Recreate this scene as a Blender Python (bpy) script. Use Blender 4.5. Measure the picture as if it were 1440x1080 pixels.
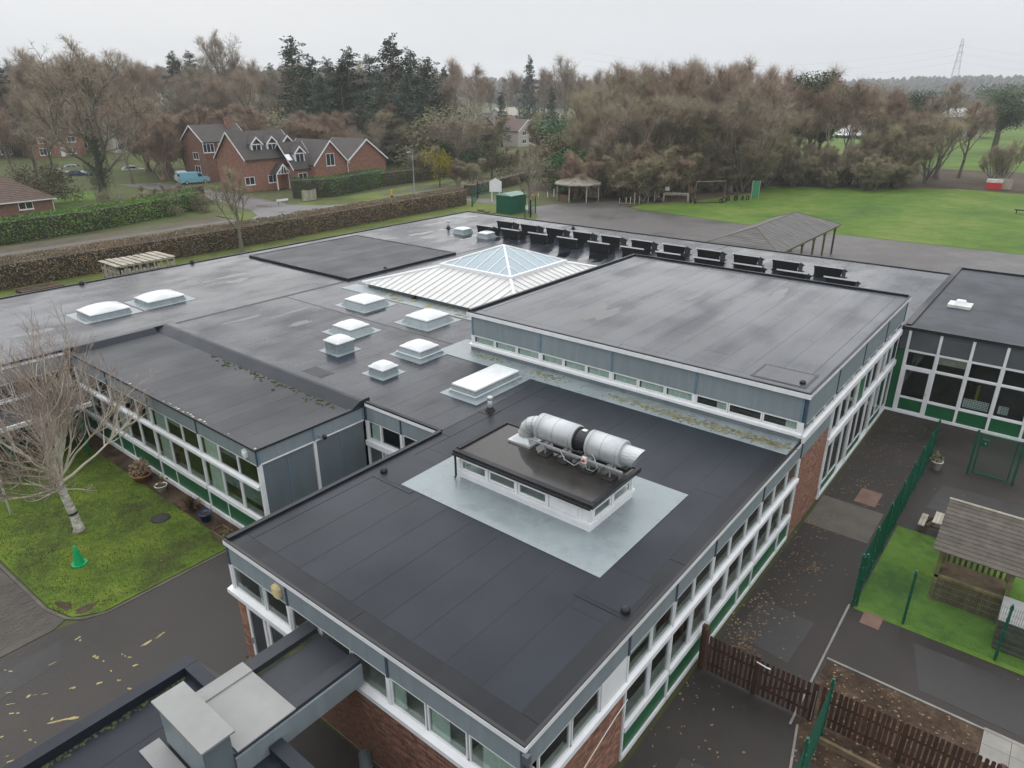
import bpy, bmesh, math, random
from mathutils import Vector, Matrix
random.seed(7)
rnd = random.random
def uni(a, b): return a + (b - a) * random.random()
scene = bpy.context.scene
for o in list(bpy.data.objects): bpy.data.objects.remove(o)
COL = scene.collection
# ------------------------------------------------------------------ camera
CAMH = 15.0; FPX = 979.8; G = -0.45          # camera height, focal length in photo pixels, ground level
YAW, PITCH, ROLL = math.radians(38.982), math.radians(22.743), math.radians(0.2356)
_f = Vector((math.cos(YAW) * math.cos(PITCH), math.sin(YAW) * math.cos(PITCH), -math.sin(PITCH)))
_r = Vector((math.sin(YAW), -math.cos(YAW), 0)); _d = _f.cross(_r)
_r2 = math.cos(ROLL) * _r + math.sin(ROLL) * _d; _d2 = -math.sin(ROLL) * _r + math.cos(ROLL) * _d
cam = bpy.data.cameras.new('camera'); cam.sensor_width = 36; cam.lens = FPX / 1440 * 36
cam.clip_start = 0.3; cam.clip_end = 9000
camo = bpy.data.objects.new('camera', cam); COL.objects.link(camo)
m = Matrix.Identity(4)
for i in range(3): m[i][0], m[i][1], m[i][2] = _r2[i], -_d2[i], -_f[i]
m[2][3] = CAMH; camo.matrix_world = m; scene.camera = camo
# ------------------------------------------------------------------ sky, sun, exposure
w = bpy.data.worlds.new('World'); scene.world = w; w.use_nodes = True
nt = w.node_tree; nt.nodes.clear()
SUN_EL, SUN_AZ = math.radians(35), math.radians(60)      # azimuth counted from +X towards +Y
sky = nt.nodes.new('ShaderNodeTexSky'); sky.sky_type = 'NISHITA'; sky.sun_disc = False
sky.sun_elevation = SUN_EL; sky.sun_rotation = math.radians(90) - SUN_AZ
sky.air_density = 1.0; sky.dust_density = 4.0
b1 = nt.nodes.new('ShaderNodeBackground'); b1.inputs[1].default_value = 0.05
nt.links.new(sky.outputs[0], b1.inputs[0])
tc = nt.nodes.new('ShaderNodeTexCoord'); sp = nt.nodes.new('ShaderNodeSeparateXYZ')
nt.links.new(tc.outputs['Generated'], sp.inputs[0])
cr = nt.nodes.new('ShaderNodeValToRGB')                   # overcast: an even cloud sheet, brighter overhead
e = cr.color_ramp.elements
e[0].position = 0.0; e[0].color = (0.60, 0.625, 0.655, 1)
e[1].position = 1.0; e[1].color = (1.30, 1.32, 1.35, 1)
e2 = e.new(0.12); e2.color = (0.585, 0.605, 0.63, 1); e3 = e.new(0.35); e3.color = (0.90, 0.92, 0.95, 1)
nt.links.new(sp.outputs['Z'], cr.inputs[0])
cn = nt.nodes.new('ShaderNodeTexNoise'); cn.inputs['Scale'].default_value = 2.2; cn.inputs['Detail'].default_value = 5
cmp_ = nt.nodes.new('ShaderNodeMapping'); cmp_.inputs['Scale'].default_value = (1, 1, 3)
nt.links.new(tc.outputs['Generated'], cmp_.inputs[0]); nt.links.new(cmp_.outputs[0], cn.inputs['Vector'])
cm = nt.nodes.new('ShaderNodeMapRange'); cm.inputs[1].default_value = 0.3; cm.inputs[2].default_value = 0.7
cm.inputs[3].default_value = 0.95; cm.inputs[4].default_value = 1.05
nt.links.new(cn.outputs[0], cm.inputs[0])
b2 = nt.nodes.new('ShaderNodeBackground')
nt.links.new(cr.outputs[0], b2.inputs[0]); nt.links.new(cm.outputs[0], b2.inputs[1])
ad = nt.nodes.new('ShaderNodeMixShader'); ad.inputs[0].default_value = 0.92
out = nt.nodes.new('ShaderNodeOutputWorld')
nt.links.new(b1.outputs[0], ad.inputs[1]); nt.links.new(b2.outputs[0], ad.inputs[2]); nt.links.new(ad.outputs[0], out.inputs[0])
sun = bpy.data.lights.new('sun', 'SUN'); sun.energy = 0.8; sun.angle = math.radians(100); sun.color = (1, 0.97, 0.93)
suno = bpy.data.objects.new('sun', sun); COL.objects.link(suno)
sd = Vector((math.cos(SUN_AZ) * math.cos(SUN_EL), math.sin(SUN_AZ) * math.cos(SUN_EL), math.sin(SUN_EL)))
suno.rotation_euler = sd.to_track_quat('Z', 'Y').to_euler(); suno.location = (0, 0, 60)
vs = scene.view_settings; vs.view_transform = 'Standard'; vs.look = 'None'; vs.gamma = 1; vs.use_curve_mapping = False
vs.exposure = 0.5
# ------------------------------------------------------------------ pixel helpers (photo pixels 1440 x 1080)
def ray(px, py): return _r2 * ((px - 720) / FPX) + _d2 * ((py - 540) / FPX) + _f
def at(px, py, z=G):
    d = ray(px, py); t = (z - CAMH) / d.z
    return Vector((d.x * t, d.y * t, z))
def onX(px, py, X):
    d = ray(px, py); t = X / d.x; return Vector((X, d.y * t, CAMH + d.z * t))
def onY(px, py, Y):
    d = ray(px, py); t = Y / d.y; return Vector((d.x * t, Y, CAMH + d.z * t))
def away(px, dist, py=129):
    """point at a horizontal distance in the direction of column px"""
    d = ray(px, py); k = dist / math.hypot(d.x, d.y); return Vector((d.x * k, d.y * k, CAMH + d.z * k))
# ------------------------------------------------------------------ materials
MATS = {}
def M(name, col, rough=0.6, var=0.18, scale=3.0, bump=0.0, bscale=None, col2=None, metal=0.0, spec=0.5, orand=0.0, stretch=None, rvar=0.0):
    if name in MATS: return MATS[name]
    mt = bpy.data.materials.new(name); mt.use_nodes = True; n = mt.node_tree.nodes; l = mt.node_tree.links
    p = n['Principled BSDF']; p.inputs['Metallic'].default_value = metal; p.inputs['Specular IOR Level'].default_value = spec
    p.inputs['Roughness'].default_value = rough
    geo = n.new('ShaderNodeNewGeometry'); src = geo.outputs['Position']
    if stretch:
        mp = n.new('ShaderNodeMapping'); mp.inputs['Scale'].default_value = stretch
        l.new(src, mp.inputs[0]); src = mp.outputs[0]
    tx = n.new('ShaderNodeTexNoise'); tx.inputs['Scale'].default_value = scale; tx.inputs['Detail'].default_value = 6
    tx.inputs['Roughness'].default_value = 0.62
    l.new(src, tx.inputs['Vector'])
    rp = n.new('ShaderNodeValToRGB'); l.new(tx.outputs[0], rp.inputs[0])
    a = [max(0, c * (1 - var)) for c in col]; b = [min(1, c * (1 + var)) for c in col] if col2 is None else list(col2)
    rp.color_ramp.elements[0].position = 0.32; rp.color_ramp.elements[1].position = 0.68
    rp.color_ramp.elements[0].color = (*a, 1); rp.color_ramp.elements[1].color = (*b, 1)
    c = rp.outputs[0]
    if orand:
        oi = n.new('ShaderNodeObjectInfo'); mr = n.new('ShaderNodeMapRange')
        mr.inputs[3].default_value = 1 - orand; mr.inputs[4].default_value = 1 + orand
        l.new(oi.outputs['Random'], mr.inputs[0])
        mu = n.new('ShaderNodeVectorMath'); mu.operation = 'SCALE'; l.new(c, mu.inputs[0]); l.new(mr.outputs[0], mu.inputs['Scale']); c = mu.outputs[0]
    l.new(c, p.inputs['Base Color'])
    if rvar:
        m2 = n.new('ShaderNodeMapRange'); m2.inputs[1].default_value = 0.35; m2.inputs[2].default_value = 0.65
        m2.inputs[3].default_value = max(0.02, rough - rvar); m2.inputs[4].default_value = min(1, rough + rvar)
        l.new(tx.outputs[0], m2.inputs[0]); l.new(m2.outputs[0], p.inputs['Roughness'])
    if bump:
        t2 = n.new('ShaderNodeTexNoise'); t2.inputs['Scale'].default_value = bscale or scale * 6; t2.inputs['Detail'].default_value = 4
        l.new(geo.outputs['Position'], t2.inputs['Vector'])
        bp = n.new('ShaderNodeBump'); bp.inputs['Strength'].default_value = bump; bp.inputs['Distance'].default_value = 0.03
        l.new(t2.outputs[0], bp.inputs['Height']); l.new(bp.outputs[0], p.inputs['Normal'])
    MATS[name] = mt; return mt
def felt(name, base, orand=0.09, lo=0.16, hi=0.5, spec=0.36, streak=(0.12, 1.1, 1)):
    """roofing felt after rain: patchy wet film (gloss), streaks, puddle rims, tide marks"""
    mt = bpy.data.materials.new(name); mt.use_nodes = True; n = mt.node_tree.nodes; l = mt.node_tree.links
    p = n['Principled BSDF']; geo = n.new('ShaderNodeNewGeometry')
    def noise(scale, st, det=5, rg=0.6):
        mp = n.new('ShaderNodeMapping'); mp.inputs['Scale'].default_value = st; l.new(geo.outputs['Position'], mp.inputs[0])
        t = n.new('ShaderNodeTexNoise'); t.inputs['Scale'].default_value = scale; t.inputs['Detail'].default_value = det
        t.inputs['Roughness'].default_value = rg; l.new(mp.outputs[0], t.inputs['Vector']); return t.outputs[0]
    def mr(v, a, b, c, d):
        k = n.new('ShaderNodeMapRange'); k.inputs[1].default_value = a; k.inputs[2].default_value = b
        k.inputs[3].default_value = c; k.inputs[4].default_value = d; l.new(v, k.inputs[0]); return k.outputs[0]
    def mul(a, b, op='MULTIPLY'):
        k = n.new('ShaderNodeMath'); k.operation = op; l.new(a, k.inputs[0])
        if isinstance(b, (int, float)): k.inputs[1].default_value = b
        else: l.new(b, k.inputs[1])
        return k.outputs[0]
    big = noise(0.22, (1, 1, 1), 3, .5); st = noise(1.0, streak, 3, 0.5); fine = noise(9, (1, 1, 1), 4); mid = noise(0.9, (1, 1, 1), 6, 0.7)
    oi = n.new('ShaderNodeObjectInfo')
    v = mul(mr(big, 0.35, 0.65, 0.9, 1.1), mr(st, 0.3, 0.7, 0.92, 1.09)); v = mul(v, mr(fine, 0.3, 0.7, 0.93, 1.07))
    v = mul(v, mr(mid, 0.35, 0.7, 0.95, 1.06)); v = mul(v, mr(oi.outputs['Random'], 0, 1, 1 - orand, 1 + orand))
    sc = n.new('ShaderNodeVectorMath'); sc.operation = 'SCALE'; sc.inputs[0].default_value = base; l.new(v, sc.inputs['Scale'])
    l.new(sc.outputs[0], p.inputs['Base Color'])
    wet = mul(mr(big, 0.38, 0.62, 0, 0.6), mr(st, 0.35, 0.62, 0, 0.6), 'ADD')
    l.new(mr(wet, 0.1, 1.05, hi, lo), p.inputs['Roughness'])
    p.inputs['Specular IOR Level'].default_value = spec
    bp = n.new('ShaderNodeBump'); bp.inputs['Distance'].default_value = 0.012; l.new(mr(wet, 0.2, 0.9, 0.09, 0.015), bp.inputs['Strength'])
    l.new(mul(noise(2.2, (1, 1, 1), 4), fine, 'ADD'), bp.inputs['Height']); l.new(bp.outputs[0], p.inputs['Normal'])
    MATS[name] = mt; return mt
def glassmat(name, tint, refl_rough=0.02, base_refl=0.10):
    mt = bpy.data.materials.new(name); mt.use_nodes = True; n = mt.node_tree.nodes; l = mt.node_tree.links
    n.remove(n['Principled BSDF']); o = n['Material Output']
    tr = n.new('ShaderNodeBsdfTransparent'); tr.inputs[0].default_value = (*tint, 1)
    gl = n.new('ShaderNodeBsdfGlossy'); gl.inputs['Roughness'].default_value = refl_rough
    geo = n.new('ShaderNodeNewGeometry'); dt = n.new('ShaderNodeVectorMath'); dt.operation = 'DOT_PRODUCT'; l.new(geo.outputs['Incoming'], dt.inputs[0]); l.new(geo.outputs['Normal'], dt.inputs[1])
    def mth(op, a, b):                                     # Schlick reflectance of thin glass, the same from both sides
        k = n.new('ShaderNodeMath'); k.operation = op
        for i, v in enumerate((a, b)):
            if v is None: continue
            if isinstance(v, (int, float)): k.inputs[i].default_value = v
            else: l.new(v, k.inputs[i])
        return k.outputs[0]
    sch = mth('POWER', mth('SUBTRACT', 1.0, mth('ABSOLUTE', dt.outputs['Value'], None)), 5.0)
    class _O: pass
    ad = _O(); ad.outputs = [mth('ADD', mth('MULTIPLY', sch, 0.9), 0.02 + base_refl * .4)]
    mx = n.new('ShaderNodeMixShader'); l.new(ad.outputs[0], mx.inputs[0]); l.new(tr.outputs[0], mx.inputs[1]); l.new(gl.outputs[0], mx.inputs[2])
    l.new(mx.outputs[0], o.inputs[0]); MATS[name] = mt; return mt
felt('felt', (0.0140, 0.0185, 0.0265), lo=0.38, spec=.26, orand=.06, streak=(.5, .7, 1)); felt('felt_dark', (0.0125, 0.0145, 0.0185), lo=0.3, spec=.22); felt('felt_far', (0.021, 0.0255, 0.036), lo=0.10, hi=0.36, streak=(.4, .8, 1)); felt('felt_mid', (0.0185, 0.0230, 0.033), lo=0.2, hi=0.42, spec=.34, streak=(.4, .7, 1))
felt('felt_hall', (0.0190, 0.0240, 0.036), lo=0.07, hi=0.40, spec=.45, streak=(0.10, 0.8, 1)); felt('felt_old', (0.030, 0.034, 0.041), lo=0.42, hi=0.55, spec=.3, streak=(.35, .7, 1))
M('bitumen', (0.018, 0.018, 0.02), 0.55, 0.3)
M('white', (0.74, 0.75, 0.76), 0.4, 0.07, 2.0, rvar=0.08); M('white_dirty', (0.62, 0.62, 0.58), 0.55, 0.22, 1.4)
M('blue_panel', (0.215, 0.255, 0.272), 0.42, 0.09, 1.6, orand=0.06, stretch=(2.5, 2.5, 0.3)); M('blue_trim', (0.12, 0.20, 0.27), 0.45, 0.12)
M('dark_trim', (0.05, 0.07, 0.10), 0.45, 0.12); M('grey_panel', (0.13, 0.16, 0.175), 0.45, 0.12, 1.0, orand=0.05, stretch=(1, 1, 0.3))
M('slate_panel', (0.085, 0.095, 0.10), 0.5, 0.12, 1.0, orand=0.06)
M('green_panel', (0.012, 0.105, 0.04), 0.4, 0.12, 1.5, orand=0.06)
M('flashing', (0.215, 0.255, 0.268), 0.3, 0.14, 0.9, bump=0.15, bscale=5, rvar=0.14); M('flashing_edge', (0.42, 0.47, 0.49), 0.4, 0.1)
M('moss', (0.035, 0.04, 0.014), 0.9, 0.3, 3, col2=(0.085, 0.09, 0.03)); M('water', (0.008, 0.009, 0.010), 0.03, 0.1); M('algae', (0.15, 0.13, 0.035), 0.8, 0.5, 2.5, col2=(0.26, 0.25, 0.14))
M('grp_grey', (0.25, 0.25, 0.245), 0.6, 0.1, 1.2); M('dome', (0.62, 0.65, 0.66), 0.25, 0.08, 2.5)
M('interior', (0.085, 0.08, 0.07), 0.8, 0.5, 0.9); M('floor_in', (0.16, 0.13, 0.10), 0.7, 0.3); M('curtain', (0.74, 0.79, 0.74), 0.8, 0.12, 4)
glassmat('glass', (0.80, 0.85, 0.83)); M('glass_blue', (0.27, 0.35, 0.395), 0.08, 0.06)
M('mortar', (0.40, 0.36, 0.30), 0.85, 0.15, 8); M('galv', (0.47, 0.49, 0.50), 0.42, 0.14, 1.5, metal=0.4, rvar=0.08); M('galv_dull', (0.4, 0.42, 0.43), 0.5, 0.12, 3, metal=0.7)
M('black', (0.012, 0.012, 0.013), 0.45, 0.2); M('rubber', (0.015, 0.015, 0.015), 0.8, 0.2); M('red', (0.55, 0.03, 0.02), 0.4, 0.1)
M('solar', (0.008, 0.010, 0.016), 0.15, 0.2); M('alu', (0.72, 0.73, 0.75), 0.3, 0.06, metal=0.8)
M('wood_dark', (0.058, 0.028, 0.018), 0.7, 0.35, 5, orand=0.25); M('wood_grey', (0.088, 0.077, 0.062), 0.8, 0.25, 3, orand=0.16); M('wood_pale', (0.34, 0.31, 0.25), 0.8, 0.25, 3, orand=0.14)
M('wood_brown', (0.12, 0.085, 0.05), 0.8, 0.3, 3, orand=0.2); M('wood_green', (0.17, 0.15, 0.075), 0.8, 0.35, 3)
M('mesh_green', (0.006, 0.085, 0.05), 0.4, 0.1); M('cabin_green', (0.008, 0.10, 0.06), 0.45, 0.12); M('cone_green', (0.0, 0.33, 0.11), 0.4, 0.08)
M('shingle', (0.105, 0.10, 0.095), 0.75, 0.35, 1.2, bump=0.4, bscale=7, stretch=(2.2, 0.35, 1))
M('asphalt', (0.046, 0.041, 0.037), 0.6, 0.36, 0.3, bump=0.35, bscale=45, rvar=0.18, spec=.35); M('asphalt_yard', (0.036, 0.031, 0.028), 0.58, 0.42, 0.32, bump=0.35, bscale=40, rvar=0.16, spec=.3)
M('asphalt_play', (0.078, 0.071, 0.068), 0.55, 0.22, 0.12, bump=0.3, bscale=25, rvar=0.2); M('road', (0.105, 0.10, 0.10), 0.4, 0.16, 0.25, rvar=0.14)
M('lawn_edge', (0.10, 0.092, 0.075), 0.85, 0.35, 1.5); M('kerb', (0.22, 0.21, 0.185), 0.75, 0.25, 1.5); M('concrete', (0.24, 0.23, 0.205), 0.75, 0.25, 0.9, bump=0.2); M('paving', (0.10, 0.09, 0.075), 0.75, 0.22, 1.0)
M('yellow_paint', (0.33, 0.27, 0.12), 0.7, 0.35, 5); M('white_paint', (0.6, 0.6, 0.58), 0.7, 0.2, 3)
def grassmat(name, a, b, c, scale):
    mt = bpy.data.materials.new(name); mt.use_nodes = True; n = mt.node_tree.nodes; l = mt.node_tree.links
    p = n['Principled BSDF']; p.inputs['Roughness'].default_value = 0.85; p.inputs['Specular IOR Level'].default_value = 0.2
    geo = n.new('ShaderNodeNewGeometry'); r = None
    for sc_, w_ in ((scale, 0.55), (scale * 6, 0.3), (scale * 40, 0.25)):
        t = n.new('ShaderNodeTexNoise'); t.inputs['Scale'].default_value = sc_; t.inputs['Detail'].default_value = 5; l.new(geo.outputs['Position'], t.inputs['Vector'])
        k = n.new('ShaderNodeMath'); k.operation = 'MULTIPLY_ADD'; l.new(t.outputs[0], k.inputs[0]); k.inputs[1].default_value = w_
        if r: l.new(r, k.inputs[2])
        else: k.inputs[2].default_value = 0
        r = k.outputs[0]
    rp = n.new('ShaderNodeValToRGB'); e = rp.color_ramp.elements; e[0].position = 0.42; e[1].position = 0.68; e[0].color = (*a, 1); e[1].color = (*c, 1)
    x = e.new(0.55); x.color = (*b, 1); l.new(r, rp.inputs[0]); l.new(rp.outputs[0], p.inputs['Base Color'])
    bp = n.new('ShaderNodeBump'); bp.inputs['Strength'].default_value = 0.6; bp.inputs['Distance'].default_value = 0.06; l.new(r, bp.inputs['Height']); l.new(bp.outputs[0], p.inputs['Normal'])
    MATS[name] = mt; return mt
grassmat('grass_field', (0.052, 0.10, 0.016), (0.082, 0.15, 0.018), (0.14, 0.18, 0.04), 0.10); grassmat('verge_brown', (0.07, 0.058, 0.042), (0.105, 0.09, 0.065), (0.115, 0.11, 0.06), 0.2)
grassmat('grass_lawn', (0.055, 0.065, 0.022), (0.085, 0.135, 0.02), (0.15, 0.195, 0.026), 0.5)
grassmat('grass_verge', (0.06, 0.075, 0.025), (0.10, 0.13, 0.03), (0.13, 0.16, 0.035), 0.15)
grassmat('soil', (0.045, 0.033, 0.024), (0.075, 0.055, 0.04), (0.10, 0.085, 0.045), 0.15)
grassmat('turf', (0.05, 0.095, 0.022), (0.085, 0.165, 0.026), (0.12, 0.21, 0.04), 0.5)
grassmat('mulch', (0.03, 0.02, 0.014), (0.06, 0.04, 0.027), (0.11, 0.075, 0.05), 1.5)
grassmat('ground', (0.055, 0.055, 0.03), (0.075, 0.085, 0.032), (0.09, 0.12, 0.035), 0.03)
def leafmat(name, a, b, orand=0.15, rough=0.6):
    mt = M(name, a, rough, 0.1, 0.8, col2=b, orand=orand, spec=0.3); return mt
M('bark_birch', (0.20, 0.18, 0.14), 0.7, 0.2, 1.6, col2=(0.72, 0.69, 0.62), stretch=(2, 2, 7)); leafmat('twig_birch', (0.24, 0.185, 0.155), (0.37, 0.30, 0.255))
leafmat('limb_birch', (0.40, 0.37, 0.28), (0.62, 0.58, 0.48))
leafmat('bark', (0.11, 0.10, 0.078), (0.20, 0.185, 0.145)); leafmat('twig_a', (0.24, 0.193, 0.138), (0.375, 0.31, 0.228)); leafmat('twig_b', (0.235, 0.168, 0.12), (0.36, 0.268, 0.195))
leafmat('twig_c', (0.25, 0.217, 0.135), (0.38, 0.335, 0.22)); leafmat('needle', (0.018, 0.038, 0.020), (0.042, 0.07, 0.036)); leafmat('evergreen', (0.03, 0.055, 0.02), (0.06, 0.09, 0.03))
leafmat('laurel', (0.07, 0.17, 0.03), (0.17, 0.30, 0.05), rough=0.4); leafmat('hedge_dark', (0.03, 0.08, 0.028), (0.06, 0.13, 0.04)); leafmat('hedge_brown', (0.165, 0.112, 0.068), (0.27, 0.195, 0.12))
leafmat('hedge_olive', (0.10, 0.095, 0.046), (0.165, 0.15, 0.075)); leafmat('hedge_core', (0.05, 0.04, 0.027), (0.08, 0.065, 0.042)); leafmat('yellow_leaf', (0.26, 0.23, 0.02), (0.38, 0.32, 0.04))
leafmat('dead_leaf', (0.15, 0.085, 0.042), (0.30, 0.20, 0.11)); leafmat('far_trees', (0.035, 0.045, 0.035), (0.06, 0.06, 0.045)); leafmat('blade', (0.065, 0.10, 0.016), (0.15, 0.20, 0.026))
M('house_brick', (0.25, 0.125, 0.085), 0.8, 0.25, 2.0); M('house_brick_dark', (0.19, 0.10, 0.07), 0.8, 0.25, 2.0); M('house_tile', (0.045, 0.036, 0.033), 0.7, 0.25, 1.0, bump=0.5, bscale=6)
M('tile_brown', (0.115, 0.075, 0.06), 0.75, 0.2, 1.5); M('tile_red', (0.20, 0.075, 0.05), 0.75, 0.25, 1.5); M('house_glass', (0.03, 0.035, 0.04), 0.05, 0.2)
M('car_blue', (0.03, 0.06, 0.13), 0.2, 0.05, spec=0.6); M('car_silver', (0.42, 0.45, 0.48), 0.25, 0.05, metal=0.5); M('car_white', (0.7, 0.72, 0.74), 0.2, 0.04); M('car_dark', (0.025, 0.028, 0.033), 0.2, 0.1)
M('van_blue', (0.20, 0.43, 0.55), 0.3, 0.06); M('terracotta', (0.34, 0.14, 0.06), 0.7, 0.2); M('pot_white', (0.66, 0.65, 0.60), 0.5, 0.12); M('pot_blue', (0.02, 0.05, 0.16), 0.2, 0.2)
M('bollard_yellow', (0.65, 0.38, 0.02), 0.5, 0.1); M('cream', (0.62, 0.52, 0.28), 0.45, 0.12); M('beige', (0.45, 0.42, 0.36), 0.7, 0.15)
# ------------------------------------------------------------------ mesh helpers
class MB:
    def __init__(s): s.v = []; s.f = []
    def box(s, x0, y0, z0, x1, y1, z1):
        b = len(s.v); s.v += [(x, y, z) for z in (z0, z1) for y in (y0, y1) for x in (x0, x1)]
        s.f += [(b, b + 2, b + 3, b + 1), (b + 4, b + 5, b + 7, b + 6), (b, b + 1, b + 5, b + 4), (b + 2, b + 6, b + 7, b + 3), (b, b + 4, b + 6, b + 2), (b + 1, b + 3, b + 7, b + 5)]
        return s
    def hexa(s, p):
        """8 corners: bottom ring of four, top ring of four"""
        b = len(s.v); s.v += [tuple(q) for q in p]
        s.f += [(b + 3, b + 2, b + 1, b), (b + 4, b + 5, b + 6, b + 7)] + [(b + i, b + (i + 1) % 4, b + 4 + (i + 1) % 4, b + 4 + i) for i in range(4)]
        return s
    def poly(s, pts):
        b = len(s.v); s.v += [tuple(p) for p in pts]; s.f.append(tuple(range(b, b + len(pts)))); return s
    def prism(s, pts, ext):
        """polygon pts extruded by the vector ext"""
        n = len(pts); b = len(s.v); e = Vector(ext)
        s.v += [tuple(p) for p in pts] + [tuple(Vector(p) + e) for p in pts]
        s.f.append(tuple(range(b + n - 1, b - 1, -1))); s.f.append(tuple(range(b + n, b + 2 * n)))
        s.f += [(b + i, b + (i + 1) % n, b + n + (i + 1) % n, b + n + i) for i in range(n)]
        return s
    def ring(s, c, ax, r, n, ph=0):
        ax = Vector(ax).normalized(); u = ax.orthogonal().normalized(); v = ax.cross(u); b = len(s.v)
        for i in range(n):
            a = ph + 2 * math.pi * i / n; s.v.append(tuple(Vector(c) + u * (r * math.cos(a)) + v * (r * math.sin(a))))
        return b
    def cyl(s, p0, p1, r0, r1=None, n=8, cap=True, ph=0):
        r1 = r0 if r1 is None else r1; ax = Vector(p1) - Vector(p0)
        a = s.ring(p0, ax, r0, n, ph); b = s.ring(p1, ax, r1, n, ph)
        s.f += [(a + i, a + (i + 1) % n, b + (i + 1) % n, b + i) for i in range(n)]
        if cap: s.f.append(tuple(range(a + n - 1, a - 1, -1))); s.f.append(tuple(range(b, b + n)))
        return s
    def tube(s, pts, rs, n=8, cap=True):
        P = [Vector(p) for p in pts]; rings = []
        u = None
        for i, p in enumerate(P):
            t = (P[min(i + 1, len(P) - 1)] - P[max(i - 1, 0)]).normalized()
            u = (t.orthogonal() if u is None else u - t * u.dot(t)).normalized(); v = t.cross(u)
            r = rs[i] if isinstance(rs, (list, tuple)) else rs; rings.append(len(s.v))
            for k in range(n):
                a = 2 * math.pi * k / n; s.v.append(tuple(p + u * (r * math.cos(a)) + v * (r * math.sin(a))))
        for a, b in zip(rings, rings[1:]): s.f += [(a + i, a + (i + 1) % n, b + (i + 1) % n, b + i) for i in range(n)]
        if cap: s.f.append(tuple(range(rings[0] + n - 1, rings[0] - 1, -1))); s.f.append(tuple(range(rings[-1], rings[-1] + n)))
        return s
    def lathe(s, c, prof, n=16):
        """(radius, z) profile about the vertical through c"""
        c = Vector(c); rings = []
        for r, z in prof:
            rings.append(len(s.v))
            for i in range(n):
                a = 2 * math.pi * i / n; s.v.append((c.x + r * math.cos(a), c.y + r * math.sin(a), c.z + z))
        for a, b in zip(rings, rings[1:]): s.f += [(a + i, a + (i + 1) % n, b + (i + 1) % n, b + i) for i in range(n)]
        s.f.append(tuple(range(rings[0] + n - 1, rings[0] - 1, -1))); s.f.append(tuple(range(rings[-1], rings[-1] + n)))
        return s
    def mesh(s, name, mat, smooth=False):
        me = bpy.data.meshes.new(name); me.from_pydata(s.v, [], s.f); me.materials.append(MATS[mat]); me.update()
        if smooth:
            me.polygons.foreach_set('use_smooth', [True] * len(me.polygons))
        return me
    def build(s, name, mat, parent=None, smooth=False, fix=True):
        me = s.mesh(name, mat, smooth)
        if fix and len(s.f) < 60000:
            bm = bmesh.new(); bm.from_mesh(me); bmesh.ops.recalc_face_normals(bm, faces=bm.faces); bm.to_mesh(me); bm.free()
        return link(name, me, parent)
def link(name, me, parent=None):
    o = bpy.data.objects.new(name, me); COL.objects.link(o)
    if parent is not None: attach(o, parent)
    return o
def attach(o, parent):
    """child keeps its world coordinates (parents are unparented things or parts built in world coordinates)"""
    o.parent = parent
    if parent.parent is None: o.matrix_parent_inverse = parent.matrix_basis.inverted()
def tag(o, label, cat, group=None):
    o['label'] = label; o['category'] = cat
    if group: o['group'] = group
    return o
def thing(name, label, cat, loc=(0, 0, 0), rz=0, group=None):
    o = bpy.data.objects.new(name, None); o.empty_display_size = 0.3; COL.objects.link(o); o.location = loc; o.rotation_euler = (0, 0, rz)
    o.matrix_basis = Matrix.Translation(Vector(loc)) @ Matrix.Rotation(rz, 4, 'Z')
    return tag(o, label, cat, group)
def local(o, parent):
    o.parent = parent; o.matrix_parent_inverse = Matrix.Identity(4); return o
def dup(root, loc, rz=0, sc=1.0, label=None, group=None):
    r = root.copy(); COL.objects.link(r); r.location = loc; r.rotation_euler = (0, 0, rz)
    r.scale = (sc, sc, sc) if isinstance(sc, (int, float)) else sc
    if label: r['label'] = label
    if group: r['group'] = group
    for ch in root.children:
        c = ch.copy(); COL.objects.link(c); c.parent = r
        for g in ch.children:
            d = g.copy(); COL.objects.link(d); d.parent = c
    return r
def struct(o): o['kind'] = 'structure'; return o
def stuff(o): o['kind'] = 'stuff'; return o
UNIT = {}
def unit_box(mat):
    if mat not in UNIT: UNIT[mat] = MB().box(-.5, -.5, -.5, .5, .5, .5).mesh('piece_' + mat, mat)
    return UNIT[mat]
def piece(name, mat, x0, y0, z0, x1, y1, z1, parent):
    o = link(name, unit_box(mat)); o.location = ((x0 + x1) / 2, (y0 + y1) / 2, (z0 + z1) / 2); o.scale = (x1 - x0, y1 - y0, z1 - z0)
    attach(o, parent); return o
def sheet(name, pts, z, mat, parent=None):
    """flat ground sheet from a plan polygon"""
    mb = MB(); mb.poly([(p[0], p[1], z) for p in pts])
    me = mb.mesh(name, mat); bm = bmesh.new(); bm.from_mesh(me); bmesh.ops.triangulate(bm, faces=bm.faces)
    for f in bm.faces:
        if f.normal.z < 0: f.normal_flip()
    bm.to_mesh(me); bm.free()
    return struct(link(name, me)) if parent is None else link(name, me, parent)
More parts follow.
